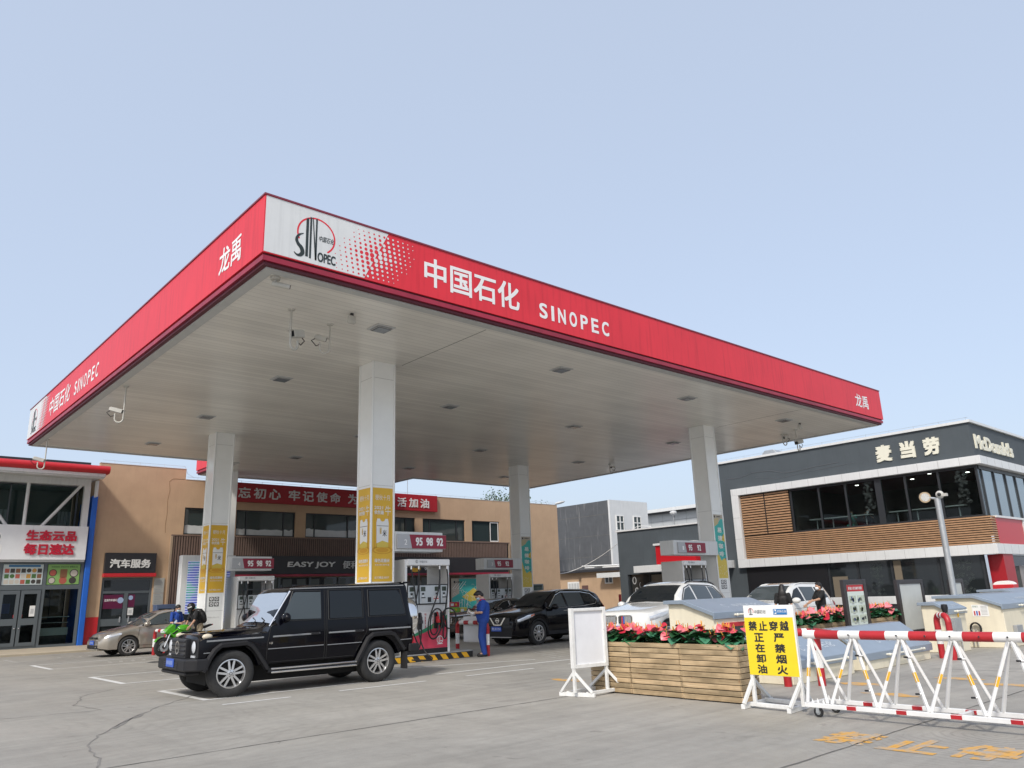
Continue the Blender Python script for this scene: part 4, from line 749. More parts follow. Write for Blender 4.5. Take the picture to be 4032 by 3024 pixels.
# ================================================================ dark restaurant on the right
WOOD = mat('cedar_slat', (.40, .235, .128), .55, var=.14, scale=5); MCX = 40.0
mc = thing('restaurant_building', 'dark grey two storey restaurant with white frame bands and wooden slats on the right', 'building', (46, 19, 0))
sheet('wall', mc, MCGREY, [(MCX, 12.5, 6.69, MCX+.25, 26.4, 8.7), (MCX, 25.3, 0, MCX+.25, 26.4, 6.69), (MCX+.25, 12.5, 6.69, 66, 12.75, 8.7), (MCX+.25, 26.15, 0, 62, 26.4, 8.7), (MCX, 20.4, 0, MCX+.25, 25.3, 2.6)])
sheet('coping', mc, WHITEMETAL, [(MCX-.10, 12.4, 8.7, MCX+.35, 26.5, 8.82), (MCX+.35, 12.4, 8.7, 66, 12.85, 8.82)]); sheet('roof', mc, GREY, [(MCX+.25, 12.75, 8.5, 66, 26.15, 8.6)])
def joints(sizes): pass
sheet('white_band', mc, WHITEMETAL, [(MCX-.30, 12.2, 6.68, MCX-.001, 25.56, 7.07), (MCX-.001, 12.2, 6.68, 66, 12.499, 7.07), (MCX-.30, 25.1, 3.06, MCX-.001, 25.56, 6.68), (MCX-.30, 12.2, 2.6, MCX-.001, 25.56, 3.06), (MCX-.001, 12.2, 2.6, 66, 12.499, 3.06)], bevel=.012)
m = MB(mat('panel_seam', (.3, .3, .3), .7))
for k in range(14): y = 13.1+.95*k; m.box(MCX-.303, y, 6.69, MCX-.29, y+.012, 7.06); m.box(MCX-.303, y+.3, 2.61, MCX-.29, y+.312, 3.05)
for z in (4.2, 5.4): m.box(MCX-.303, 25.11, z, MCX-.29, 25.55, z+.012)
for k in range(10): x = 40.6+1.0*k; m.box(x, 12.197, 6.69, x+.012, 12.21, 7.06); m.box(x, 12.197, 2.61, x+.012, 12.21, 3.05)
m.build('panel_seam', mc, world=True)
m = MB(DARKGAP); m.box(MCX-.06, 12.45, 3.065, MCX-.005, 25.08, 4.34); m.box(MCX-.06, 22.05, 4.34, MCX-.005, 25.08, 6.66); m.use(WOOD)
for k in range(12): z = 3.085+.1055*k; m.box(MCX-.12, 12.36, z, MCX-.061, 25.07, z+.064); m.box(MCX-.12, 12.30, z, 40.52, 12.359, z+.064)
for k in range(16): z = 4.40+.142*k; m.box(MCX-.14, 22.05, z, MCX-.061, 25.07, z+.085)
m.build('wood_slats', mc, world=True, weld=False)
m = MB(DARKGAP); m.box(MCX-.155, 23.5, 4.36, MCX-.142, 23.56, 6.62); m.build('slat_rail', mc, world=True)
sheet('upper_frame', mc, FRAME, [(MCX-.05, y-.05, 4.35, MCX+.10, y+.05, 6.67) for y in (12.55, 14.24, 15.8, 18.85, 20.32, 21.95)]+[(MCX-.06, 16.98, 4.35, MCX+.12, 17.30, 6.67), (MCX-.053, 12.6, 6.56, MCX+.103, 21.9, 6.672), (MCX-.053, 12.6, 4.345, MCX+.103, 21.9, 4.40)])
sheet('upper_frame', mc, FRAME, [(x-.05, 12.46, 4.35, x+.05, 12.6, 6.6) for x in (40.45, 42.07, 43.7, 45.2, 46.8, 48.4, 50)]+[(40.1, 12.455, 6.5, 56, 12.605, 6.678)])
sheet('upper_pane', mc, PANE, [(MCX+.0, 12.6, 4.39, MCX+.012, 21.9, 6.57)]); sheet('upper_pane', mc, mat('bright_reflecting_glass', (.30, .36, .40), .05, metal=.75), [(40.1, 12.52, 4.35, 56, 12.535, 6.5)])
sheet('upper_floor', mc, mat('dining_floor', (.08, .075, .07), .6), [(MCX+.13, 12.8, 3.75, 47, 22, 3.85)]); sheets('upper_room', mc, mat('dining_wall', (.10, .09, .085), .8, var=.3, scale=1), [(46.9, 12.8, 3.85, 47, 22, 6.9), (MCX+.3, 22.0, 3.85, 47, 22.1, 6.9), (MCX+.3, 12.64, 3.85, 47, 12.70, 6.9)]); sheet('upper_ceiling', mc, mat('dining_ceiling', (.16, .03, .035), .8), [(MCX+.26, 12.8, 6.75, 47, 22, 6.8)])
m = MB(mat('downlight', (1, .95, .85), .5, emit=12.0))
for (x, y) in ((41.4, 20.9), (42.6, 19.4), (41.2, 18.4), (43, 16.6), (41.6, 15.2), (43, 13.9)): m.lathe([(0, 6.745), (.09, 6.745), (.09, 6.75)], (x, y, 0), n=10)
m.build('downlight', mc, world=True)
VINYL = mat('etched_vinyl', (.09, .115, .11), .5)
d = decalL(MCX-.01)
rr = random.Random(11)
for (y0, y1, z0, z1) in ((13.0, 13.5, 5.0, 6.5), (17.4, 17.9, 5.0, 6.5), (13.5, 14.2, .95, 2.4), (17.6, 18.2, .95, 2.4)):
    for k in range(60):
        y = rr.uniform(y0, y1); z = z1-(z1-z0)*rr.random()**1.6; w = rr.uniform(.03, .09); d.ring(VINYL, -y, z, w, .010, 0, 360, 0, 4, rv=w*.8)
d.build('window_vinyl', mc, world=True)
sheet('ground_glass', mc, GLASS, [(MCX+.02, 12.9, .88, MCX+.05, 20.4, 2.6)]); sheet('ground_frame', mc, FRAME, [(MCX-.03, y-.05, .5, MCX+.019, y+.05, 2.6) for y in (13.0, 14.9, 17.1, 18.8, 20.35)]); sheets('beige_pillar', mc, mat('beige_pillar', (.17, .14, .10), .6), [(MCX-.02, 16.65, .88, MCX+.018, 17.0, 2.55), (MCX-.02, 19.4, .88, MCX+.018, 20.2, 1.9)])
sheet('sill_panel', mc, WHITEMETAL, [(MCX-.12, 12.9, .5, MCX+.019, 20.4, .87)], bevel=.01); sheet('plinth', mc, CHAR, [(MCX-.05, 12.6, 0, MCX+.2, 20.4, .499)]); sheet('black_panel', mc, BLACK, [(MCX-.05, 20.42, 0, MCX-.002, 25.2, 2.59)])  # black sheet fills the dark left part of the ground floor
sheets('red_panel', mc, mat('panel_red', (.48, .012, .02), .3), [(40.53, 12.3, 3.07, 44.2, 12.499, 4.25), (44.45, 12.3, 3.07, 56, 12.499, 4.25)], bevel=.01); sheet('red_panel_sill', mc, WHITEMETAL, [(40.5, 12.22, 4.25, 56, 12.499, 4.345), (44.22, 12.25, 3.07, 44.43, 12.499, 4.249)])
sheet('red_pillar', mc, mat('pillar_red', (.34, .01, .018), .4), [(40.4, 12.25, 0, 41.7, 12.9, 2.6)]); sheet('pink_wall', mc, mat('wall_maroon', (.22, .06, .065), .6), [(41.7, 12.7, 0, 43.2, 12.9, 2.6)]); sheet('entry_glass', mc, GLASS, [(43.2, 12.8, 0, 56, 12.85, 2.6)]); sheet('entry_railing', mc, STEEL, [(43.3+.18*i, 12.5, 0, 43.34+.18*i, 12.54, 2.1) for i in range(20)])
LETCREAM = mat('cream_letter', (.72, .70, .58), .45)
d = decalL(MCX)
for ch, (a, b) in zip('麦当劳', ((16.99, 16.19), (15.78, 15.05), (14.66, 13.90))): d.text(LETCREAM, ch, -a, 7.43, -b, 8.28, bold=.045, depth=.06)
d.build('lettering', mc, world=True)
d = decalF(12.5); d.text(LETCREAM, "McDonald's", 40.3, 7.48, 45.6, 8.20, bold=.035, depth=.06); d.build('lettering', mc, world=True)
m = MB(STEEL); m.tube([(MCX+.05, 12.5, 8.95), (MCX+.05, 26.4, 8.95)], .008, 5)
for k in range(12): m.cyl((MCX+.05, 12.6+1.2*k, 8.82), (MCX+.05, 12.6+1.2*k, 8.97), .008, 5)
m.build('lightning_wire', mc, world=True)
m = MB(mat('render_patch', (.095, .105, .115), .7)); m.tube([(MCX-.002, 25.9, 7.75), (MCX-.002, 25.0, 7.72), (MCX-.002, 24.2, 7.9), (MCX-.002, 23.0, 7.86), (MCX-.002, 22.2, 7.62), (MCX-.002, 21.4, 7.62), (MCX-.002, 20.2, 7.72), (MCX-.002, 19.0, 7.75)], .018, 4); m.tube([(MCX-.002, 24.0, 7.6), (MCX-.002, 22.6, 7.35), (MCX-.002, 20.8, 7.5), (MCX-.002, 18.2, 7.6)], .012, 4); m.build('render_patch_edge', mc, world=True)
t = thing('roof_vent', 'grey domed vent on the roof of the dark restaurant', 'vent', (41.2, 23.4, 8.6)); m = MB(STEEL); m.prism([(22.9, 8.6), (22.9, 8.95), (23.15, 9.2), (23.7, 9.2), (23.95, 8.95), (23.95, 8.6)], 'x', 40.8, 41.6); m.build('hood', t, world=True, bevel=.02)
for (y0, y1, lab) in ((18.0, 21.3, 'long narrow window table upstairs in the restaurant, with two diners'), (13.5, 17.0, 'long empty window table upstairs in the restaurant, nearer the corner')):
    t = thing('window_table', lab, 'table', (40.7, (y0+y1)/2, 3.85), 0, 'window tables upstairs in the restaurant'); sheet('tabletop', t, WHITE, [(40.45, y0, 4.93, 40.95, y1, 4.97)])
    for k in range(4): m = MB(LGREY); y = y0+.3+(y1-y0-.6)*k/3; m.cyl((40.7, y, 3.86), (40.7, y, 4.93), .035, 8); m.build('leg', t, world=True)
# dark low annex
an = thing('annex_building', 'low dark grey annex with red box and white awning, left of the dark restaurant', 'building', (44, 30.5, 0))
sheet('wall', an, MCGREY, [(MCX+.02, 26.41, 2.58, MCX+.27, 34.76, 5.36), (MCX+.02, 34.1, 0, MCX+.4, 34.75, 2.579), (MCX+.27, 34.5, 0, 52, 34.76, 5.36), (MCX+.02, 26.41, 0, MCX+.27, 30.5, 2.579)]); sheet('coping', an, WHITEMETAL, [(MCX-.08, 26.5, 5.36, MCX+.4, 34.86, 5.45)]); sheet('roof', an, GREY, [(MCX+.27, 26.4, 5.2, 52, 34.5, 5.25)])
sheet('red_box', an, mat('panel_red', (.48, .012, .02), .3), [(MCX-.45, 28.3, 3.08, MCX+.019, 31.28, 4.24)], bevel=.01); sheet('red_box_cap', an, WHITEMETAL, [(MCX-.55, 28.2, 4.24, MCX+.019, 31.38, 4.36)]); sheet('awning', an, WHITEMETAL, [(MCX-.8, 26.0, 2.64, MCX+.019, 32.88, 3.06)], bevel=.01)
sheet('pane', an, GLASS, [(MCX+.2, 31.2, 0, MCX+.22, 34.1, 2.58)]); sheets('mullion', an, FRAME, [(MCX+.1, y-.06, 0, MCX+.19, y+.06, 2.58) for y in (32.35, 34.05, 31.25)]); sheet('red_pillar', an, mat('pillar_red', (.34, .01, .018), .4), [(MCX-.02, 30.5, 0, MCX+.3, 31.2, 2.579)]); sheet('beige_blind', an, mat('beige_blind', (.20, .17, .13), .6), [(MCX+.17, 31.3, .9, MCX+.19, 32.3, 2.5)])
d = decalL(MCX+.2, .002)
for (y, z, r_, a0, a1) in ((33.7, 2.2, .16, 0, 360), (33.2, 1.9, .12, 90, 300), (33.55, 1.55, .14, 0, 250), (33.0, 1.5, .12, -90, 180), (33.7, 1.15, .14, 90, 360), (33.3, 1.1, .15, 180, 400), (33.0, .9, .12, 0, 300), (33.5, .7, .14, 0, 300)): d.ring(LGREY, -y, z, r_, .05, a0, a1, 0, 16, rv=r_*1.5)
d.build('window_graphic', an, world=True)
sheet('small_awning', an, WHITEMETAL, [(45.2, 35.5, 2.6, 45.9, 41.6, 2.95)])
# tan rear wing
tw = thing('tan_annex', 'single storey tan rear wing with dark eaves between the shop and the dark annex', 'building', (48, 42, 0)); sheet('wall', tw, TAN, [(46, 36, 0, 50, 44, 3.1), (46.25, 44.0, 0, 50, 47, 3.1)]); sheet('eave', tw, CHAR, [(45.6, 36, 3.1, 50, 44.2, 3.28), (45.8, 44.2, 3.1, 50, 47, 3.28)])
m = MB(WHITE); m.box(46.2, 44.46, 0, 46.249, 45.75, 2.42); dr = m.build('door', tw, world=True); d = decalL(46.2); [d.rect(LGREY, -45.65+.31*i, .3+.7*k, -45.40+.31*i, .9+.7*k) for i in range(4) for k in range(3)]; d.build('door_panel', dr, world=True)
sheet('plaque', tw, mat('plaque_brown', (.12, .06, .05), .5), [(45.97, 43.3, 1.6, 45.999, 43.95, 2.1)]); m = MB(WHITE); [m.box(*q) for q in ((45.95, 40.66, 2.16, 45.999, 40.74, 2.68), (45.95, 41.40, 2.16, 45.999, 41.48, 2.68), (45.95, 40.74, 2.16, 45.999, 41.40, 2.24), (45.95, 41.03, 2.24, 45.999, 41.11, 2.6))]; w = m.build('window', tw, world=True, weld=False); sheet('pane', w, GLASS, [(45.98, 40.74, 2.24, 45.995, 41.4, 2.66)])
t = thing('tube_stack', 'loose stack of white plastic tubes lying on the roof of the tan rear wing', 'tubes', (46.2, 41.5, 3.28)); m = MB(WHITE); rr = random.Random(4)
for k in range(9): y = rr.uniform(38.6, 40.2); m.cyl((46.0+.13*(k % 5), y, 3.36+.13*(k//5)), (46.0+.13*(k % 5), y+rr.uniform(2.5, 4), 3.36+.13*(k//5)+rr.uniform(0, .1)), .055, 8)
m.build('tubes', t, world=True, smooth=50)
c_ = MB(WHITE); c_.tube(bez((37.9, 38.6, 2.9), (41.5, 41.5, 2.7), (41.0, 37, 3.6), (40.0, 33.4, 5.46), 20)+bez((40.0, 33.4, 5.46), (39.9, 32.8, 5.7), (39.95, 32.2, 5.55), (40.1, 31.9, 5.5), 6)[1:], .022, 6); tag(c_.build('cable_conduit', smooth=50), 'white conduit hanging from the tan wall up to the roof edge of the dark annex', 'cable')
# dark warehouse with a white gable face
STREAK = mat('streaked_panels', (.085, .09, .098), .7, var=.12, scale=1.5)
n_ = STREAK.node_tree.nodes; l_ = STREAK.node_tree.links; tc_ = n_.new('ShaderNodeTexCoord'); mp_ = n_.new('ShaderNodeMapping'); mp_.inputs['Scale'].default_value = (3, 3, .28); l_.new(tc_.outputs['Object'], mp_.inputs[0]); nz = n_.new('ShaderNodeTexNoise'); nz.inputs['Scale'].default_value = 1.4; nz.inputs['Detail'].default_value = 5; l_.new(mp_.outputs[0], nz.inputs['Vector'])
mr_ = n_.new('ShaderNodeMapRange'); mr_.inputs[1].default_value = .58; mr_.inputs[2].default_value = .78; l_.new(nz.outputs[0], mr_.inputs[0]); b_ = n_['Principled BSDF']; old = b_.inputs['Base Color'].links[0].from_socket; mx_ = n_.new('ShaderNodeMixRGB'); mx_.inputs[2].default_value = (.21, .21, .21, 1); l_.new(mr_.outputs[0], mx_.inputs[0]); l_.new(old, mx_.inputs[1]); l_.new(mx_.outputs[0], b_.inputs['Base Color'])
wh = thing('warehouse_building', 'dark streaked warehouse with a white windowed end wall behind the tan rear wing', 'building', (56, 52, 0)); sheet('wall', wh, STREAK, [(52, 46.0, 0, 52.3, 60, 9.4)]); sheets('end_wall', wh, WHITEMETAL, [(51.98, 45.8, 0, 57.2, 46.0, 9.42), (57.0, 46.0, 0, 57.2, 60, 9.42)])
m = MB(JOINT); [m.box(51.99, 46.0, z, 52.0, 60, z+.03) for z in (2.5, 4.6, 6.4, 8.2)]; m.build('panel_joint', wh, world=True)
for (a, b) in ((52.69, 53.74), (55.04, 56.13)): windowF(wh, 45.79, a, 6.75, b, 8.1, [(a+b)/2], depth=-.01, fr=WHITE, fw=.08, glass=GLASSGREEN); sheet('window_bar', wh, WHITE, [(a, 45.72, 7.45, b, 45.76, 7.53)])
fb = thing('far_building', 'low pale panelled building with overhanging flat roof far behind the dark annex', 'building', (75, 48, 0)); sheet('wall', fb, mat('pale_panel', (.45, .47, .48), .6, var=.05), [(70, 38, 0, 84, 60, 9.8)]); sheet('roof', fb, WHITEMETAL, [(69.0, 36, 9.85, 85, 61, 10.2)]); sheet('eave_dark_band', fb, CHAR, [(69.3, 36.5, 9.7, 84.5, 60.5, 9.849)]); m = MB(GREY); [m.box(69.98, 38+1.6*k, 3, 69.999, 38.03+1.6*k, 9.7) for k in range(14)]; m.box(69.97, 38, 8.9, 69.979, 60, 8.93); m.build('panel_joint', fb, world=True)  # charcoal band directly under the roof slab
# lamps on roofs
t = thing('street_lamp', 'street lamp head peeking over the right end of the tan building roof', 'street lamp', (39.2, 40.5, 0)); m = MB(STEEL); m.tube([(39.2, 40.5, 0), (39.2, 40.5, 7.2), (39.3, 40.4, 7.6), (39.6, 40.2, 7.78)], .05, 8); m.build('pole', t, world=True, smooth=50); m = MB(LGREY); m.ball((39.95, 39.95, 7.9), (.42, .2, .10), 12, 8, Matrix.Rotation(R(-25), 4, 'Z') @ Matrix.Rotation(R(-14), 4, 'Y')); m.build('lamp_head', t, world=True, smooth=50)
t = thing('roof_lamp', 'small mushroom shaped lamp on the roof of the dark annex', 'lamp', (41.2, 30.9, 5.25)); m = MB(STEEL); m.cyl((41.2, 30.9, 5.25), (41.2, 30.9, 6.25), .03, 8); m.cyl((41.2, 31.1, 5.25), (41.2, 30.92, 6.1), .02, 8); m.build('pole', t, world=True); m = MB(LGREY); m.ball((41.2, 30.9, 6.32), (.24, .24, .15), 12, 8); m.build('lamp_head', t, world=True, smooth=60)
t = thing('floodlight_pole', 'tall grey pole with round floodlight and camera head in front of the dark restaurant', 'lamp post', (21.97, 7.94, 0)); m = MB(STEEL); m.cyl((21.97, 7.94, 0), (21.97, 7.94, 3.62), .075, 16); m.cyl((21.97, 7.94, 3.60), (21.97, 8.18, 3.66), .03, 8); m.build('pole', t, world=True, smooth=50)
fd = Vector((-.86, -.5, -.08)).normalized(); m = MB(mat('lamp_ring_bronze', (.42, .32, .2), .4)); c = Vector((21.95, 8.24, 3.67)); m.cyl(c, c+fd*.07, .14, 24); m.use(mat('led_cluster', (.50, .50, .48), .3, var=.5, scale=60)); m.cyl(c+fd*.071, c+fd*.074, .105, 24); m.build('floodlight', t, world=True, smooth=40)
m = MB(CAMW); m.ball((21.97, 7.86, 3.70), .105, 12, 8); m.box(21.92, 7.68, 3.65, 22.02, 7.9, 3.72); m.use(BLACK); m.ball((21.87, 7.84, 3.70), .05, 8, 6); m.build('camera_head', t, world=True, smooth=40)
# ================================================================ timber planters with anthuriums
def pine_mat():
    m = bpy.data.materials.new('pine_boards'); m.use_nodes = True; n = m.node_tree.nodes; l = m.node_tree.links; b = n['Principled BSDF']; b.inputs['Roughness'].default_value = .62
    tc = n.new('ShaderNodeTexCoord'); ge = n.new('ShaderNodeNewGeometry')
    off = n.new('ShaderNodeVectorMath'); off.operation = 'MULTIPLY'; off.inputs[1].default_value = (37, 53, 71); cb = n.new('ShaderNodeCombineXYZ')
    for i in range(3): l.new(ge.outputs['Random Per Island'], cb.inputs[i])
    l.new(cb.outputs[0], off.inputs[0]); ad = n.new('ShaderNodeVectorMath'); ad.operation = 'ADD'; l.new(tc.outputs['Object'], ad.inputs[0]); l.new(off.outputs[0], ad.inputs[1])
    def noi(sc, scale, det, dist=0.):
        mp = n.new('ShaderNodeMapping'); mp.inputs['Scale'].default_value = sc; l.new(ad.outputs[0], mp.inputs[0]); t = n.new('ShaderNodeTexNoise'); t.inputs['Scale'].default_value = scale; t.inputs['Detail'].default_value = det; t.inputs['Distortion'].default_value = dist; l.new(mp.outputs[0], t.inputs['Vector']); return t.outputs[0]
    def rp(x, stops):
        r = n.new('ShaderNodeValToRGB'); e = r.color_ramp.elements
        while len(e) < len(stops): e.new(.5)
        for q, (p, c) in zip(e, stops): q.position = p; q.color = (*c, 1)
        l.new(x, r.inputs[0]); return r.outputs[0]
    base = rp(noi((4, .5, 22), 3, 6, 1.), [(.3, (.37, .27, .155)), (.5, (.49, .37, .225)), (.72, (.58, .455, .29))])
    knots = rp(noi((3, 2.2, 6), 1.6, 2), [(.68, (1, 1, 1)), (.76, (.62, .40, .24))])
    damp = rp(noi((1.5, 1.2, 1.6), 1.5, 4), [(.40, (.62, .62, .60)), (.55, (1, 1, 1))])
    tone = rp(ge.outputs['Random Per Island'], [(0, (.78, .77, .74)), (1, (1.08, 1.04, 1.0))])
    o = base
    for q in (knots, damp, tone):
        x = n.new('ShaderNodeMixRGB'); x.blend_type = 'MULTIPLY'; x.inputs[0].default_value = 1; l.new(o, x.inputs[1]); l.new(q, x.inputs[2]); o = x.outputs[0]
    l.new(o, b.inputs['Base Color']); return m
PINE = pine_mat(); SOIL = mat('potting_soil', (.035, .025, .018), .95)
def planter(lab, x0, y0, x1, y1, h, rows, group):
    t = thing('timber_planter', lab, 'planter', ((x0+x1)/2, (y0+y1)/2, 0), 0, group); m = MB(PINE); p = (h-.01)/rows; g_ = .009; th = .022
    for k in range(rows):
        a, b = .012+p*k+g_*.5*rng.uniform(.7, 1.3), .012+p*(k+1)-g_*.5*rng.uniform(.7, 1.3); j = lambda: rng.uniform(-.002, .002)
        m.box(x0+j(), y0+th, a, x0+th, y1-th, b); m.box(x1-th, y0+th, a, x1+j(), y1-th, b); m.box(x0+.002, y0+j(), a, x1-.002, y0+th-.0005, b); m.box(x0+.002, y1-th+.0005, a, x1-.002, y1+j(), b)
    m.build('slats', t, world=True, bevel=.003)
    m = MB(DARKGAP); m.box(x0+th+.002, y0+th+.002, 0, x1-th-.002, y1-th-.002, h-.09); m.build('liner', t, world=True); m = MB(SOIL); m.box(x0+th+.003, y0+th+.003, h-.089, x1-th-.003, y1-th-.003, h-.06); m.build('soil', t, world=True)
planter('near timber planter behind the blank white board, leftmost of the three', 9.67, 8.32, 10.13, 9.15, .76, 10, 'near timber planters'); planter('near timber planter in the middle, between the blank board and the yellow sign', 9.67, 7.37, 10.13, 8.31, .76, 10, 'near timber planters'); planter('near timber planter closest to the yellow warning sign', 9.66, 6.37, 10.12, 7.36, .76, 10, 'near timber planters')
for i, lab in enumerate(('far timber planter behind the yellow warning sign', 'far timber planter left of the poster stand', 'far timber planter between the poster stand and the blank stand', 'far timber planter mostly hidden behind the blank black framed stand')): planter(lab, 14.6+1.75*i, 8.42, 16.33+1.75*i, 8.92, .74, 9, 'far timber planters')
LEAFM = [mat('anthurium_leaf_%s' % k, c, .38, var=.18, scale=9) for k, c in (('deep', (.022, .085, .030)), ('mid', (.035, .15, .06)), ('bluish', (.06, .21, .12)))]
SPATHE = [mat('anthurium_flower_%s' % k, c, .35, var=.12, scale=12) for k, c in (('red', (.50, .025, .05)), ('pink', (.72, .20, .23)), ('coral', (.66, .10, .13)))]; SPADIX = mat('flower_spadix', (.75, .36, .06), .5); STEMG = mat('stem_green', (.05, .10, .03), .6)
def heart(mb, c, yaw, pitch, s, fold=.25, cup=.15, rot=None):
    out = [(0, 0), (.36, -.22), (.70, -.12), (.80, .25), (.62, .66), (.30, .98), (0, 1.15)]
    M4 = Matrix.Translation(c) @ (rot if rot else Matrix.Rotation(yaw, 4, 'Z') @ Matrix.Rotation(pitch, 4, 'X'))
    def P(x, y): return M4 @ Vector((x*s, y*s, (abs(x)*fold-cup*(y**2)*.6)*s))
    L = [P(-x, y) for x, y in out]; Rr = [P(x, y) for x, y in out]; ms = [P(0, y) for x, y in out]
    k = len(out); mb.add(L+Rr+ms, [(i, i+1, 2*k+i+1, 2*k+i) for i in range(k-1)]+[(k+i+1, k+i, 2*k+i, 2*k+i+1) for i in range(k-1)])
def anthurium(lab, loc, group, seed, scale=1.0):
    r = random.Random(seed); t = thing('anthurium_plant', lab, 'plant', loc, 0, group); m = MB(); st = MB(STEMG)
    for k in range(46):
        a = r.uniform(0, 6.28); d = r.uniform(.03, .23)*scale; z = r.uniform(.04, .22)*scale; c = Vector((max(d*math.cos(a)*.85, -.12), d*math.sin(a), z)); m.use(LEAFM[r.choice((0, 0, 1, 1, 2))]); heart(m, c, a-math.pi/2+r.uniform(-.6, .6), r.uniform(-.45, .4), r.uniform(.09, .15)*scale, .3, .25); st.tube([(c.x*.25, c.y*.25, -.06), c], .004, 4)
    m.build('leaves', t, recalc=False, smooth=60, weld=False)
    for k in range(16):
        a = r.uniform(0, 6.28); d = r.uniform(.02, .24)*scale; z = r.uniform(.15, .30)*scale; c = Vector((d*math.cos(a)*.8, d*math.sin(a)*1.05, z)); f = MB(); f.use(r.choice(SPATHE)); nz = Vector((r.uniform(-.9, .15), r.uniform(-.75, .35), .75)).normalized(); ty = Vector((r.uniform(-1, .3), r.uniform(-1, 1), r.uniform(-.9, .1))); ty = (ty-nz*ty.dot(nz)).normalized(); tx = ty.cross(nz); heart(f, c, 0, 0, r.uniform(.07, .108)*scale, .2, .25, Matrix((tx, ty, nz)).transposed().to_4x4())
        n_ = (nz+Vector((0, 0, .5))).normalized(); f.use(SPADIX); f.tube([c, c+n_*.05*scale, c+n_*.085*scale], [.008, .007, .004], 6); f.build('flower', t, recalc=False, smooth=60, weld=False); st.tube([(c.x*.3, c.y*.3, -.06), (c.x*.8, c.y*.8, z*.6), c], .004, 4)
    st.build('stems', t, weld=False)
nearp = ['anthurium at the end of the near planters beside the yellow sign', 'second anthurium from the yellow sign in the near planters', 'anthurium in the middle of the near planters, right of the gap', 'anthurium in the middle near planter, left of the gap', 'anthurium in the near planters in front of the kidney grille', 'anthurium right beside the blank white board']
for i, lab in enumerate(nearp): anthurium(lab, (9.90+rng.uniform(-.03, .03), 6.62+.445*i, .70), 'anthuriums in the near planters', 40+i)
farp = ['far anthurium just right of the yellow sign', 'second far anthurium right of the yellow sign', 'far anthurium in front of the man in black', 'far anthurium under the tail of the white estate car', 'far anthurium directly left of the poster stand', 'far anthurium partly behind the poster stand', 'far anthurium just right of the poster stand', 'far anthurium midway between the two black stands', 'far anthurium just left of the blank black stand']
for i, lab in enumerate(farp): anthurium(lab, (14.95+.56*i, 8.64+rng.uniform(-.05, .05), .69), 'anthuriums in the far planters', 60+i, 1.1)

# ================================================================ boards on white timber stands
WOODW = mat('white_painted_timber', (.70, .70, .68), .6, var=.10, scale=9, bump=.1, bscale=30, chip=.36)
def board_stand(name, lab, a, b, fa, fb, z0, z1):
    """a, b: post feet (x, y); fa, fb: (front, back) ends of the two feet"""
    t = thing(name, lab, 'sign board', ((a[0]+b[0])/2, (a[1]+b[1])/2, 0)); m = MB(WOODW); V3 = lambda p, z: Vector((p[0], p[1], z))
    for p, (f0, f1) in ((a, fa), (b, fb)):
        m.bar(V3(f0, .032), V3(f1, .032), .05, .06); m.bar(V3(p, .063), V3(p, z0+.001), .045); ff0 = V3(f0, .064).lerp(V3(p, .064), .12); ff1 = V3(f1, .064).lerp(V3(p, .064), .12)
        m.bar(ff0, V3(p, .36), .042); m.bar(ff1, V3(p, .36), .042)
    for s in (.22, .78): m.bar(V3(fa[0], .05).lerp(V3(fa[1], .05), s), V3(fb[0], .05).lerp(V3(fb[1], .05), s), .04, .05)
    m.build('stand', t, world=True, bevel=.004); return t
bA, bB = (8.95, 8.82), (9.57, 8.72)
t = board_stand('blank_board', 'blank white notice board on a white timber stand beside the planters', bA, bB, ((9.10, 8.55), (8.95, 9.15)), ((9.79, 8.52), (9.68, 9.25)), .41, 1.29)
U = Vector((bB[0]-bA[0], bB[1]-bA[1], 0)); W = U.length; U.normalize(); N = Vector((U.y, -U.x, 0)); Mx = Matrix.Translation((bA[0], bA[1], 0)) @ Matrix((U, -N, Vector((0,0,1)))).transposed().to_4x4()
m = MB(mat('board_white', (.74, .75, .77), .35, var=.05, scale=3)); m.box(.0, -.0, .45, W, .02, 1.25); m.build('panel', t, mx=Mx @ Matrix.Identity(4), world=True)
m = MB(WOODW); m.box(-.03, -.03, .41, .03, .04, 1.295); m.box(W-.03, -.03, .41, W+.03, .04, 1.295); m.box(.031, -.03, 1.245, W-.031, .04, 1.29); m.box(.031, -.03, .41, W-.031, .04, .465); m.build('frame', t, mx=Mx, world=True, bevel=.004)
bA, bB = (9.47, 6.06), (9.50, 5.40)
t = board_stand('warning_sign', 'yellow and white warning sign with black characters on a white timber stand by the barrier', bA, bB, ((9.29, 6.14), (10.12, 6.22)), ((9.27, 5.48), (10.0, 5.56)), .41, 1.28)
U = Vector((bB[0]-bA[0], bB[1]-bA[1], 0)); W = U.length; U.normalize(); N = Vector((U.y, -U.x, 0)); Mx = Matrix.Translation((bA[0], bA[1], 0)) @ Matrix((U, -N, Vector((0,0,1)))).transposed().to_4x4()
m = MB(WHITE); m.box(-.022, -.022, .41, W+.022, .03, 1.283); m.build('panel', t, mx=Mx, world=True, bevel=.003)
O = Vector((bA[0], bA[1], 0))+N*.022; d = Decal(O, U, (0,0,1), .003); YSIGN = mat('warning_yellow', (.80, .60, .02), .4, var=.04)
d.rect(YSIGN, -.018, .414, W+.006, 1.13); w = W
for i, ch in enumerate('禁止穿越'): d.text(INK, ch, .035+.148*i, .965, .155+.148*i, 1.085, 1, bold=.03)
for i, ch in enumerate('正在卸油'): d.text(INK, ch, .10, .825-.13*i, .235, .935-.13*i, 1, bold=.035)
for i, ch in enumerate('严禁烟火'): d.text(INK, ch, .375, .825-.13*i, .52, .935-.13*i, 1, bold=.035)
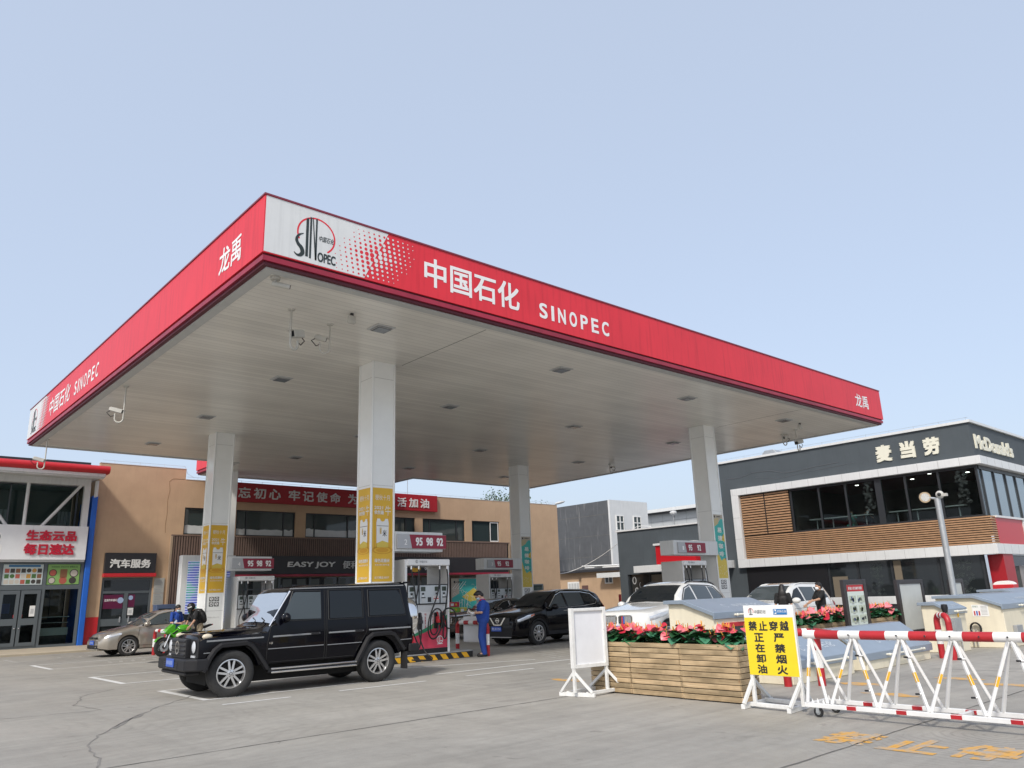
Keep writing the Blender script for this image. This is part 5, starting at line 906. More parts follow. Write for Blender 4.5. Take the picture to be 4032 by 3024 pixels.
d.ring(REDPAINT, .09, 1.21, .038, .006, -40, 220, 1); d.rect(INK, .075, 1.165, .083, 1.25, 1); d.rect(INK, .09, 1.165, .096, 1.25, 1); d.rect(INK, .06, 1.165, .115, 1.172, 1); d.text(INK, '中国石化', .135, 1.18, .30, 1.225, 1, slant=.2, bold=-.003)
d.rect(mat('badge_blue', (.03, .17, .42), .4), .41, 1.165, .60, 1.235, 1); d.rect(WHITE, .42, 1.172, .455, 1.228, 2); d.poly(mat('badge_blue', (.03, .17, .42), .4), [(.425, 1.172), (.455, 1.2), (.425, 1.228)], 3); d.text(WHITE, '龙禹石油', .465, 1.19, .59, 1.222, 2, bold=.01); d.build('lettering', t, world=True)

# ================================================================ spiked rolling barrier
t = thing('rolling_barrier', 'white tubular rolling barrier with red banded top bar and spikes in the right foreground', 'barrier', (9.47, 3, 0)); BW = mat('barrier_white', (.72, .72, .71), .42, var=.07, scale=6, chip=.32)
BY0, BY1 = 5.26, .6; m = MB(); edges = [BY0]; k = 0
for (a, b) in [(5.10-.565*i, 4.80-.565*i) for i in range(8)]: edges += [a, b]
edges.append(BY1)
for i, (a, b) in enumerate(zip(edges, edges[1:])): m.use(GUARDR if i % 2 else BW); m.cyl((9.47, a, .925), (9.47, b, .925), .052, 18)
m.build('top_bar', t, world=True, smooth=50)
m = MB(BW)
def leg(m, top, bot, yb):
    if yb:
        a, b = Vector(top), Vector(bot); s0 = (a.z-.545)/(a.z-b.z); s1 = (a.z-.44)/(a.z-b.z); p, q = a.lerp(b, s0), a.lerp(b, s1); m.use(BW); m.bar(a, p, .032); m.bar(q, b, .032); m.use(HAZY); m.bar(p, q, .033)
    else: m.use(BW); m.bar(top, bot, .032)
apx = [4.64-.56*i for i in range(8)]
leg(m, (9.46, 5.19, .89), (9.27, 5.21, .155), 1); leg(m, (9.46, 5.18, .89), (9.27, 4.96, .155), 1); leg(m, (9.48, 5.18, .89), (9.67, 4.92, .155), 0)
for y in apx:
    for s in (-.27, .27): leg(m, (9.455, y+s*.06, .89), (9.27, y+s, .155), 1); leg(m, (9.485, y+s*.06, .89), (9.67, y+s*.95, .155), 0)
m.build('legs', t, world=True, bevel=.004, weld=False)
m = MB()
for X, off in ((9.26, 0), (9.68, -.0)):
    e2 = [5.24]
    for i in range(8): e2 += [4.72-.565*i, 4.60-.565*i]
    e2.append(BY1)
    for i, (a, b) in enumerate(zip(e2, e2[1:])): m.use(GUARDR if i % 2 else BW); m.box(X-.025, b, .105, X+.025, a, .155)
m.use(BW)
for y in (5.22, 3.52, 1.8): m.box(9.286, y-.02, .108, 9.654, y+.02, .152)
m.build('base_rails', t, world=True, bevel=.004, weld=False)
m = MB()
for y in apx:
    for (z, yy) in ((.70, y-.12), (.33, y-.225)):
        x = 9.27+.19*(z-.155)/.735; m.use(BW); m.cyl((x, yy, z), (x-.04, yy+.03, z+.002), .009, 8); m.use(BLACK); m.cyl((x-.04, yy+.03, z+.002), (x-.075, yy+.055, z+.004), .010, 8)
for i, y in enumerate([4.66, 4.10, 3.79, 3.53, 3.24, 2.97, 2.68, 2.41, 2.1, 1.85]): m.use(BW); m.cyl((9.43, y, .925), (9.37, y-.02, .93), .009, 8); m.use(BLACK); m.cyl((9.37, y-.02, .93), (9.345, y-.028, .932), .010, 8)
m.use(BW)
for k in range(10): yy = 5.15-.035*(k % 5); m.lathe([(.012, .154), (.002, .20)], (9.28+.05*(k//5)+(.34 if k % 2 else 0), yy, 0), n=6)
m.build('spikes', t, world=True)
for (x, y) in ((9.26, 5.08), (9.68, 5.08), (9.26, .9), (9.68, .9)):
    m = MB(BLACKMAT); m.lathe([(.030, -.016), (.054, -.016), (.058, -.008), (.058, .008), (.054, .016), (.030, .016)], (x, y, .058), 'x', 20); m.use(STEEL); m.lathe([(0, -.014), (.032, -.014), (.032, .014), (0, .014)], (x, y, .058), 'x', 14); m.box(x-.026, y-.02, .05, x-.019, y+.02, .104); m.box(x+.019, y-.02, .05, x+.026, y+.02, .104); m.build('caster', t, world=True, smooth=40)

# ================================================================ cream tank covers with sloping lids
def tank_cover(lab, x0, x1, yf, lip0, lip1, ys, zt, yb, over=.05, handle=True, name='tank_cover'):
    t = thing(name, lab, 'tank cover', ((x0+x1)/2, (yf+yb)/2, 0), 0, 'cream tank covers with grey lids'); s = (zt-lip1)/max(ys-yf, .01)
    m = MB(CREAM); m.prism([(yf+.03, 0), (yf+.03, lip0+.01), (yf+.08, lip1-.05), (ys, zt-.05), (yb-.03, zt-.05), (yb-.03, 0)], 'x', x0+.03, x1-.03); m.build('walls', t, world=True, bevel=.012)
    m = MB(LIDGREY); th = .065; pr = [(yf, lip0), (yf, lip1), (ys, zt), (yb+.02, zt), (yb+.02, zt-th), (ys+.01, zt-th), (yf+.03, lip1-th*.9), (yf+.028, lip0)]; m.prism(pr, 'x', x0-over, x1+over); m.build('lid', t, world=True, bevel=.006)
    m = MB(LIDEDGE); [m.box(x, yf-.002+.0, lip0+.002, x+.004, yf+.01, lip1-.004) for x in ()];
    if handle:
        m = MB(mat('cream_handle', (.70, .68, .58), .4)); a, b = x0+(x1-x0)*.28, x0+(x1-x0)*.82; z = (lip0+lip1)/2; m.tube([(a, yf, z), (a, yf-.06, z), (b, yf-.06, z), (b, yf, z)], .018, 8); m.ball((a, yf-.06, z), .028, 8, 6); m.ball((b, yf-.06, z), .028, 8, 6); m.build('handle', t, world=True, smooth=50)
    V = Vector((0, ys-yf, zt-lip1)).normalized(); d = Decal((x0, yf, lip1), (1,0,0), V, .004); w = x1-x0; L = math.hypot(ys-yf, zt-lip1); FW = mat('lid_lettering', (.52, .57, .62), .5)
    d.ring(FW, w*.34, L*.42, .07, .02, 20, 320, 0, 16, rv=.09); d.text(FW, '中国石化', w*.45, L*.30, w*.85, L*.52); d.build('lettering', t, world=True); return t
t = tank_cover('tall cream tank cover with red framed window just behind the near planters', 11.9, 14.0, 8.22, 1.0, 1.115, 8.87, 1.33, 9.28)
m = MB(REDPAINT); yq = 8.22+.03
for q in ((12.1, .10, 12.17, .93), (12.92, .10, 12.99, .93), (12.17, .86, 12.92, .93), (12.17, .10, 12.92, .17)): m.box(q[0], yq-.03, q[1], q[2], yq-.001, q[3])
fr_ = m.build('red_window', t, world=True, weld=False); sheet('pane', fr_, GLASSGREEN, [(12.17, yq-.012, .17, 12.92, yq-.003, .86)])
tank_cover('low cream tank cover with wide grey lid, directly behind the left end of the barrier', 11.85, 13.98, 6.85, .23, .36, 7.40, .74, 7.62); tank_cover('low cream tank cover with wide grey lid, behind the middle of the barrier', 14.42, 17.28, 6.85, .17, .30, 7.42, .72, 7.62)
t = tank_cover('small upright cream tank cover box behind the red hoop guard', 18.75, 19.72, 6.93, .80, .92, 7.21, 1.06, 7.56)
m = MB(CHROME); m.cyl((18.9, 6.85, .0), (18.9, 6.85, .55), .02, 10); m.use(STEEL); m.box(18.6, 6.8, .45, 18.95, 6.92, .72); m.build('valve', t, world=True); m = MB(YELLOW); m.box(19.2, 6.925, .73, 19.22, 6.95, .82); m.build('padlock', t, world=True); m = MB(BLACK); m.lathe([(0, 1.05), (.05, 1.05), (.07, 1.15), (.06, 1.22), (0, 1.23)], (18.55, 6.95, -.20), n=14); m.cyl((18.55, 6.95, .5), (18.55, 6.95, .86), .02, 8); m.build('vent_knob', t, world=True, smooth=50)
t = tank_cover('large cream tank cover with poster and coiled hose, right of the small cover box', 20.5, 24.4, 6.42, .84, .96, 7.0, 1.165, 7.9)
d = decalL(20.53); d.rect(WHITE, -7.09, .69, -6.74, .95); d.text(mat('leaf_green', (.02, .16, .08), .4), '卸油口', -7.07, .89, -6.96, .93, 1)
[d.rect(c, -7.06+.05*k, .71, -7.03+.05*k, .81, 1) for k, c in enumerate((REDPAINT, PLATE, REDPAINT))]; [d.rect(GREY, -6.90, .73+.03*k, -6.77, .738+.03*k, 1) for k in range(7)]; d.build('poster', t, world=True)
m = MB(HOSE)
for k in range(3): m.tube([(20.46-.02*k, 7.05+.11*math.cos(a), .42+.13*math.sin(a)) for a in [i*math.pi/9 for i in range(18)]], .017, 6, closed=True)
m.use(CHROME); m.cyl((20.44, 7.14, .05), (20.44, 7.14, .42), .02, 8); m.cyl((20.44, 7.06, .05), (20.44, 7.06, .42), .02, 8); m.build('coiled_hose', t, world=True, smooth=50); m = MB(GREY); m.box(20.98, 6.36, .24, 21.38, 6.449, .47); m.build('meter_box', t, world=True, bevel=.008)
tank_cover('cream tank cover farthest back on the right, in front of the red restaurant wall', 25.6, 29.5, 7.40, .98, 1.09, 7.95, 1.225, 8.6)
t = thing('red_bin', 'red bin with curved white top in front of the red restaurant pillar', 'bin', (37.5, 11.5, 0)); sheet('body', t, REDPAINT, [(37.2, 11.12, 0, 37.8, 11.9, 1.28)], bevel=.02); m = MB(WHITE); m.prism([(11.14, 1.28)]+[(11.51+.37*math.cos(R(a)), 1.28+.15*math.sin(R(a))) for a in range(0, 181, 20)][::-1], 'x', 37.24, 37.76); m.build('curved_top', t, world=True)

# ================================================================ black framed information stands
BF = mat('stand_black', (.03, .026, .028), .42)
def info_stand(lab, x0, x1, y, top, poster):
    t = thing('information_stand', lab, 'stand', ((x0+x1)/2, y, 0), 0, 'black framed information stands'); m = MB(BF); f = .13
    m.box(x0, y, 0, x0+f, y+.08, top); m.box(x1-f, y, 0, x1, y+.08, top); m.box(x0+f, y, top-.10, x1-f, y+.08, top); m.box(x0+f, y, .30, x1-f, y+.08, .40); m.build('frame', t, world=True, bevel=.006)
    m = MB(mat('stand_panel', (.55, .57, .55), .3, var=.08, scale=2)); m.box(x0+f, y+.02, .40, x1-f, y+.06, top-.10); m.build('panel', t, world=True)
    if poster:
        d = decalF(y+.02); a, b = x0+f+.01, x1-f-.01; PM = mat('poster_mint', (.66, .74, .68), .4); d.rect(PM, a, .41, b, top-.11); d.rect(REDPAINT, a, top-.25, b, top-.11, 1); d.text(WHITE, '卸油八步法操作流程', a+.08, top-.215, b-.08, top-.15, 2, bold=.02); r_ = random.Random(2)
        pm = [mat('photo_%s' % n, c, .5, var=.4, scale=14) for n, c in (('olive', (.16, .20, .10)), ('blue', (.05, .08, .20)), ('grey', (.25, .27, .25)))]
        for i in range(2):
            for k in range(4):
                u, v = a+.06+(b-a)*.5*i, .47+.205*k; d.rect(mat('photo_pale', (.50, .56, .46), .5, var=.2, scale=10), u, v+.03, u+(b-a)*.40, v+.18, 2)
                for q in range(5): x, z = u+r_.uniform(0, .24), v+.04+r_.uniform(0, .05); d.rect(r_.choice(pm), x, z, x+r_.uniform(.03, .08), z+r_.uniform(.04, .09), 3)
                d.rect(GREY, u+.1, v+.008, u+.2, v+.018, 3)
        d.build('poster', t, world=True)
info_stand('black framed stand with red headed picture poster behind the low tank covers', 16.86, 17.94, 8.30, 1.605, True); info_stand('black framed stand with blank grey panel, left of the floodlight pole', 19.6, 21.12, 8.32, 1.57, False); info_stand('black framed blank stand half hidden behind the floodlight pole', 22.95, 23.9, 8.35, 1.55, False)
t = thing('hanging_board', 'white plastic board hung over the red and white hoop guard behind the attendant in blue', 'board', (13.92, 17.45, .32)); sheet('board', t, mat('white_plastic', (.66, .67, .68), .4, var=.04), [(13.90, 16.97, .32, 13.94, 17.95, 1.0)], bevel=.015)
# ================================================================ vehicles (local x runs from front bumper to tail, car looks to -X)
def curve(pts, d=.05):
    def lin(x):
        if x <= pts[0][0]: return pts[0][1]
        for (a, p), (b, q) in zip(pts, pts[1:]):
            if x <= b: return p+(q-p)*(x-a)/max(b-a, 1e-9)
        return pts[-1][1]
    return lambda x: sum(lin(x+d*k/3) for k in range(-3, 4))/7
TYRE = mat('tyre_rubber', (.022, .022, .022), .8, var=.25, scale=14, bump=.2, bscale=40); LAMP = mat('lamp_clear', (.55, .57, .60), .12, spec=.8); LAMPIN = mat('lamp_bowl', (.75, .76, .78), .18, metal=.6); TAIL = mat('tail_lamp_red', (.30, .008, .014), .2); AMBER = mat('amber_lamp', (.6, .12, .03), .25)
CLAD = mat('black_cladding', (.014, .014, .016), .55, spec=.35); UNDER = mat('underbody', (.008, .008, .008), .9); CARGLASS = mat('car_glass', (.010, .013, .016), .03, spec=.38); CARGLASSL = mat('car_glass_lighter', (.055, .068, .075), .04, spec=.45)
def make_wheel(parent, x, y, z, Rw, w, rr, spokes, twin=True, steer=0., rim=None, near=True):
    s = -1 if near else 1                                         # outer face towards -Y for the near side
    wl = MB(UNDER); wl.lathe([(0, -w*.15), (rr*.9, -w*.15), (rr*.9, w*.3), (0, w*.3)], ax='y', n=20); o = wl.build('wheel', parent, (x, y, z)); o.rotation_euler = (0, 0, steer)
    t = MB(TYRE); h = w/2; pr = [(rr, -h*.80), (rr+.03, -h*.98), (rr+(Rw-rr)*.55, -h*1.02), (Rw-.025, -h*.92), (Rw-.004, -h*.75)]; pr2 = []
    for k in range(5): a = -h*.6+h*1.2*k/4; pr2 += [(Rw, a-h*.10), (Rw, a+h*.10)] + ([(Rw-.008, a+h*.12), (Rw-.008, a+h*.18)] if k < 4 else [])
    t.lathe(pr+pr2+[(r, -a) for r, a in pr[::-1]], ax='y', n=44); t.build('tyre', o, smooth=35)
    m = MB(rim or ALLOY); m.lathe([(rr-.03, s*-h*.2), (rr-.028, s*h*.62), (rr-.012, s*h*.86), (rr+.004, s*h*.84), (rr+.004, s*h*.70)], ax='y', n=44); yo = s*h*.72
    for k in range(spokes):
        for e in ((-1, 1) if twin else (0,)):
            a = 2*math.pi*k/spokes+.3; a2 = a+e*.215; c, q = math.cos(a), math.sin(a); c2, q2 = math.cos(a2), math.sin(a2); n = Vector((-q2, 0, c2)); n0 = Vector((-q, 0, c)); i0 = Vector((rr*.20*c, yo+s*.006, rr*.20*q))+n0*e*rr*.085; o0 = Vector((rr*.95*c2, yo, rr*.95*q2)); wd = .017 if twin else .032
            D = Vector((0, -s*.035, 0)); m.add([i0+n0*wd*1.1, i0-n0*wd*1.1, o0-n*wd, o0+n*wd, i0+n0*wd*1.1+D, i0-n0*wd*1.1+D, o0-n*wd+D, o0+n*wd+D], [(0,1,2,3), (7,6,5,4), (0,4,5,1), (1,5,6,2), (2,6,7,3), (3,7,4,0)])
    m.lathe([(0, yo+s*.012), (rr*.15, yo+s*.012), (rr*.28, yo+s*.004), (rr*.30, yo-s*.03)], ax='y', n=24); m.use(CHAR)
    for k in range(5): a = 2*math.pi*k/5+.6; m.lathe([(0, yo+s*.0135), (rr*.035, yo+s*.0135)], (rr*.205*math.cos(a), 0, rr*.205*math.sin(a)), 'y', 8)
    m.lathe([(rr*.08, yo+s*.0135), (rr*.12, yo+s*.0135)], ax='y', n=20); m.use(STEEL); m.lathe([(0, -s*.01), (rr*.62, -s*.01)], ax='y', n=30); m.build('rim', o, smooth=30, recalc=True); return o
class Car:
    def __init__(s, L, T, B, Wp, wr=None, sill=.24, fa=.9, wb=2.7, arch=.37, az=.33, tumble=.32, rnd=.05, d=.05, crown=.012, flat=.0):
        s.L = L; s.T = curve(T, d); s.B = curve(B, d); s.W = curve(Wp, .04); s.wrf = wr; s.sill = sill; s.ax = (fa, fa+wb); s.arch = arch; s.az = az; s.tm = tumble; s.rnd = rnd; s.crown = crown; s.flat = flat
    def zb(s, x):
        z = s.sill+.06*max(0, 1-x/.25)+.10*max(0, 1-(s.L-x)/.35)
        for a in s.ax:
            q = s.arch**2-(x-a)**2
            if q > 0: z = max(z, min(s.az+math.sqrt(q), s.B(x)-.10))
        return z
    def sec(s, x):
        w, zt, zb = s.W(x), s.T(x), s.zb(x); b = min(s.B(x), zt-.012); h = zt-b; e = .955+.03*s.flat
        wr = s.wrf(x) if s.wrf else max(w*e-s.tm*max(h-.06, 0)-min(.10, h*.6), .2); rr = min(s.rnd, h*.5) if h > .25 else h*.8; ze = zt-rr; bs = b-zb
        return [(0, zb), (w*.82, zb), (w*.965, zb+.02), (w*(.988+.008*s.flat), zb+.28*bs), (w, zb+.55*bs), (w*(.99+.006*s.flat), zb+.85*bs), (w*e, b), ((w*e+wr)/2+.008, (b+ze)/2), (wr, ze), (wr*.90, zt-rr*(.35 if h > .25 else .62)), (wr*.6, zt-(s.crown*.5 if h > .25 else max(s.crown*.5, rr*.25))), (0, zt)]
    def side_y(s, x, z):
        q = s.sec(x)
        if z <= q[2][1]: return q[2][0]
        for (y0, z0), (y1, z1) in zip(q[2:9], q[3:9]):
            if z <= z1+1e-6: return y0+(y1-y0)*(z-z0)/max(z1-z0, 1e-6)
        return q[8][0]
    def top_z(s, x, y):
        q = s.sec(x); y = abs(y); pts = [(p[0], p[1]) for p in q[8:]][::-1]
        for (y0, z0), (y1, z1) in zip(pts, pts[1:]):
            if y <= y1: return z0+(z1-z0)*(y-y0)/max(y1-y0, 1e-6)
        return pts[-1][1]
    def body(s, parent, paint, step=.035):
        xs = []; x = 0
        while x < s.L: xs.append(x); x += step
        xs.append(s.L); m = MB(paint); secs = [s.sec(x) for x in xs]; n = len(secs[0]); full = []
        for x, q in zip(xs, secs): full.append([(x, y, z) for y, z in q]+[(x, -y, z) for y, z in q[-2:0:-1]])
        N = len(full[0]); vs = [p for r in full for p in r]; fs = []; ms = []
        for i in range(len(xs)-1):
            for k in range(N):
                fs.append((i*N+k, i*N+(k+1) % N, (i+1)*N+(k+1) % N, (i+1)*N+k)); ms.append(1 if k in (0, N-1) else 0)
        m.add(vs, fs); m.use(UNDER); m.m = [1 if q else 0 for q in ms]; m.use(paint); m.add(full[0], [tuple(range(N))]); m.add(full[-1], [tuple(range(N-1, -1, -1))]); o = m.build('body', parent, smooth=28)
        u = MB(UNDER); u.box(.25, -.55, .20, s.L-.3, .55, .62); u.box(s.ax[0]-.3, -.5, .3, s.ax[0]+.3, .5, .8); u.build('underbody', parent); return o
    def pane(s, parent, lo, hi, m, side=-1, off=.006, n=10, name='side_window', trim=None):
        """lo, hi: polylines (x, z) for lower and upper edges over the same x range"""
        x0, x1 = lo[0][0], lo[-1][0]; L_, H_ = curve(lo, .0001), curve(hi, .0001); g = MB(m)
        def fn(u, v):
            x = x0+(x1-x0)*u; z = L_(x)+(H_(x)-L_(x))*v; return Vector((x, side*(s.side_y(x, z)+off), z))
        g.grid(fn, n, 4); o = g.build(name, parent, smooth=60)
        if trim:
            k = 24; P = [fn(i/k, 0) for i in range(k+1)]+[fn(1-i/k, 1) for i in range(k+1)]; t = MB(trim); t.tube(P, .009, 5, closed=True); t.build('window_trim', o, smooth=60)
        return o
    def screen(s, parent, xa, xb, m, name='windscreen', f=.90, rake=1, n=8, wb=None):
        g = MB(m)
        def fn(u, v):
            x = xa+(xb-xa)*v; wr = s.sec(x)[8][0]; y = (2*u-1)*wr*f; return Vector((x-.006*rake, y, s.top_z(x, y)+.010))
        g.grid(fn, 12, n); return g.build(name, parent, smooth=60)
    def line(s, mb, pts, r=.005, side=-1, off=.001):
        P = []
        for (x0, z0), (x1, z1) in zip(pts, pts[1:]):
            k = max(2, int(math.hypot(x1-x0, z1-z0)/.06)); P += [(x0+(x1-x0)*i/k, z0+(z1-z0)*i/k) for i in range(k)]
        P.append(pts[-1]); mb.tube([(x, side*(s.side_y(x, z)+off), z) for x, z in P], r, 5)
    def patch(s, parent, name, m, lo, hi, side=-1, off=.006, n=10, trim=None): return s.pane(parent, lo, hi, m, side, off, n, name, trim)
    def rail(s, parent, x0, x1, y, mt):
        for sd in (-1, 1):
            m = MB(mt); P = [(x0+(x1-x0)*i/12, sd*y) for i in range(13)]; m.tube([(x, yy, s.top_z(x, yy)+(.03 if 0 < i < 12 else -.005)) for i, (x, yy) in enumerate(P)], .017, 6); m.build('roof_rail', parent, smooth=50)
    def archtrim(s, parent, m, r0, r1, off=.012):
        t = MB(m)
        for a in s.ax:
            for sd in (-1, 1):
                k = 20; vs = []
                for i in range(k+1):
                    an = math.pi*(-.06+1.12*i/k)
                    for r in (r0, r1): x = a+r*math.cos(an); z = s.az+r*math.sin(an); vs.append((x, sd*(s.side_y(x, max(z, s.zb(x)+.02))+off), z))
                t.add(vs, [(2*i, 2*i+1, 2*i+3, 2*i+2) for i in range(k)])
        return t.build('arch_trim', parent, smooth=60)
    def wheels(s, parent, Rw, w, rr, spokes, track, twin=True, steer=0., rim=None):
        for i, a in enumerate(s.ax):
            for sd in (-1, 1): make_wheel(parent, a, sd*track, Rw, Rw, w, rr, spokes, twin, steer if i == 0 else 0, rim, sd < 0)
    def mirror(s, parent, x, z, paint, glass=True, size=(.11, .12, .085)):
        for sd in (-1, 1):
            y = sd*(s.side_y(x, z)); m = MB(paint); m.ball((x, y+sd*.13, z+.03), size, 12, 8); m.use(CLAD); m.bar((x+.02, y, z-.02), (x+.02, y+sd*.10, z), .035); m.build('mirror', parent, smooth=50)
    def plate(s, parent, x, z, txt=None, y=0):
        m = MB(PLATE); m.box(x-.012, y-.22, z-.07, x, y+.22, z+.07); o = m.build('number_plate', parent, bevel=.004); d = Decal((x-.012, y, z), (0, -1, 0), (0, 0, 1), .002); PB = mat('plate_letter', (.62, .66, .74), .4)
        if txt: d.text(PB, txt, -.19, -.045, .19, .045, bold=.02)
        else: [d.rect(mat('plate_blur', (.25, .34, .62), .4), -.17+.06*k, -.03, -.135+.06*k, .035) for k in range(6)]
        d.build('plate_characters', o)
def car_paint(name, col, rough=.22, metal=.0, coat=1.): return mat(name, col, rough, metal, coat=coat)
SEAM = mat('panel_gap', (.006, .006, .006), .8)

# ---- black off-road car
GB = mat('black_gloss_paint', (.002, .0022, .0045), .10, spec=.22, coat=.10); o_ = .58
def gx(v): return v+o_
GW = Car(4.20, [(0, .98), (.03, 1.045), (.12, 1.06), (1.22, 1.135), (1.26, 1.15), (1.60, 1.74), (1.68, 1.80), (2.1, 1.85), (3.9, 1.865), (4.08, 1.85), (4.10, 1.80), (4.2, 1.15)], [(0, .93), (.1, .985), (1.18, 1.02), (1.24, 1.14), (4.2, 1.16)], [(0, .84), (.06, .875), (4.1, .88), (4.2, .86)], wr=curve([(0, .60), (1.18, .66), (1.26, .80), (1.66, .77), (2.0, .775), (4.2, .77)], .03), sill=.47, fa=gx(0), wb=2.83, arch=.47, az=.37, rnd=.035, d=.018, crown=.02, flat=1)
t = thing('black_offroad_car', 'large boxy black off-road car with star emblem, parked under the canopy edge', 'car', (5.73-.58*.99875, 14.715+.58*.05, 0), R(-2.86)); gw = t
GW.body(t, GB)
for sd in (-1, 1):
    GW.pane(t, [(gx(.86), 1.235), (gx(1.62), 1.225)], [(gx(.86), 1.26), (gx(1.10), 1.715), (gx(1.62), 1.705)], CARGLASSL if sd < 0 else CARGLASS, sd, .012, 20); GW.pane(t, [(gx(1.80), 1.22), (gx(2.48), 1.215)], [(gx(1.80), 1.72), (gx(2.46), 1.72), (gx(2.48), 1.7)], CARGLASS, sd, .012); GW.pane(t, [(gx(2.64), 1.235), (gx(3.43), 1.235)], [(gx(2.64), 1.70), (gx(3.33), 1.70), (gx(3.43), 1.30)], CARGLASS, sd, .012)
m = MB(SEAM)
for ln in ([(gx(.60), .56), (gx(.60), .8), (gx(.66), 1.13)], [(gx(1.70), .5), (gx(1.70), 1.75)], [(gx(1.74), .5), (gx(1.74), 1.75)], [(gx(2.52), 1.76), (gx(2.58), 1.15), (gx(2.58), .95), (gx(2.36), .6)], [(gx(.66), .52), (gx(2.3), .52)]): GW.line(m, ln, .007)
m.build('panel_gaps', t)
m = MB(mat('window_seal', (.01, .01, .011), .55))
for (a, b, c, e) in ((.90, 1.62, 1.21, 1.73), (1.78, 2.50, 1.20, 1.74), (2.62, 3.45, 1.215, 1.725)): GW.line(m, [(gx(a), c), (gx(b), c), (gx(b-(.1 if b > 3 else 0)), e), (gx(a+(.18 if a < 1 else 0)), e), (gx(a), c)], .012)
m.build('window_seals', t)
m = MB(mat('side_strip_grey', (.22, .23, .24), .35)); 
for a, b, z0, z1 in ((-.46, .53, .935, .95), (.70, 1.46, .95, .96), (1.78, 2.36, .96, .965), (2.62, 3.56, .97, .975)): GW.line(m, [(gx(a), z0), (gx(b), z1)], .016, off=.004)
for a, b in ((-.5, -.36), (.62, 1.68), (1.76, 2.48), (3.3, 3.58)): GW.line(m, [(gx(a), .745), (gx(b), .75)], .008, off=.003)
GW.line(m, [(gx(1.02), 1.775), (gx(3.44), 1.795)], .012, off=.006); m.build('side_strip', t, smooth=50)
def flare(pts):
    m = MB(CLAD)
    for sd in (-1, 1):
        vs = []
        for i, (x, z) in enumerate(pts):
            p = Vector((pts[min(i+1, len(pts)-1)][0]-pts[max(i-1, 0)][0], pts[min(i+1, len(pts)-1)][1]-pts[max(i-1, 0)][1])).normalized(); nx, nz = -p.y, p.x
            for (o2, yy) in ((.0, .86), (.02, .885), (-.01, .945), (-.06, .935), (-.075, .86)): vs.append((gx(x)+nx*o2, sd*yy, z+nz*o2))
        k = 5; m.add(vs, [(i*k+j, i*k+(j+1) % k, (i+1)*k+(j+1) % k, (i+1)*k+j) for i in range(len(pts)-1) for j in range(k)]+[tuple(range(k)), tuple(range((len(pts)-1)*k, len(pts)*k))])
    m.build('wheel_flare', t, smooth=25)
flare([(-.52, .46), (-.42, .68), (-.34, .80), (-.22, .885), (.22, .90), (.34, .84), (.44, .72), (.64, .43)]); flare([(2.34, .42), (2.50, .70), (2.58, .83), (2.70, .905), (3.08, .915), (3.20, .87), (3.29, .76), (3.42, .58)])
for i, a in enumerate(GW.ax):
    for sd in (-1, 1): make_wheel(t, a, sd*.765, .385, .385, .27, .235, 5, True, R(-9) if i == 0 else 0, None, sd < 0)
m = MB(CHROME); [m.box(gx(.68), sd*.90-.012*0-(.02 if sd < 0 else -.02)*0-.03, z, gx(2.36), sd*.90+.03, z+.028) for sd in (-1, 1) for z in (.335, .395)]; m.build('running_board', t, bevel=.008); m = MB(CLAD); [m.box(gx(.62), sd*.87-.05, .352, gx(2.40), sd*.87+.05, .42) for sd in (-1, 1)]; m.build('running_board_tread', t)
m = MB(CLAD); m.prism([(-.20, -.78), (-.20, .78), (-.06, .93), (.16, .945), (.16, -.945), (-.06, -.93)], 'z', .46, .66); m.box(-.16, -.70, .39, .1, .70, .459); fbm = m.build('front_bumper', t, bevel=.025)
m = MB(BLACK); [m.box(-.207, -.40, .49+.03*k, -.199, .40, .505+.03*k) for k in range(4)]; m.build('lower_grille', fbm)
m = MB(LAMP); [m.cyl((-.175, sd*.70, .54), (-.13, sd*.70, .54), .05, 14) for sd in (-1, 1)]; m.build('fog_lamp', fbm)
m = MB(CLAD); m.box(4.10, -.90, .50, 4.34, .90, .66); m.build('rear_bumper', t, bevel=.02); m = MB(BLACKMAT); [m.box(gx(3.40), sd*.86-.10, .20, gx(3.44), sd*.86+.10, .52) for sd in (-1, 1)]; m.build('mud_flap', t)
GR = mat('grille_black', (.02, .02, .022), .35); m = MB(GR); m.box(-.085, -.41, .66, .01, .41, .975); m.use(CLAD); [m.box(-.10, -.38, .69+.075*k, -.086, .38, .725+.075*k) for k in range(4)]; m.build('grille', t, bevel=.006)
d = Decal((-.105, 0, .83), (0, -1, 0), (0, 0, 1), .004); d.ring(CHROME, 0, 0, .115, .022); [d.poly(CHROME, [(.012*math.cos(R(a+90)), .012*math.sin(R(a+90))), (.095*math.cos(R(a)), .095*math.sin(R(a))), (.012*math.cos(R(a-90)), .012*math.sin(R(a-90)))][::-1], 1) for a in (90, 210, 330)]; d.build('emblem', t)
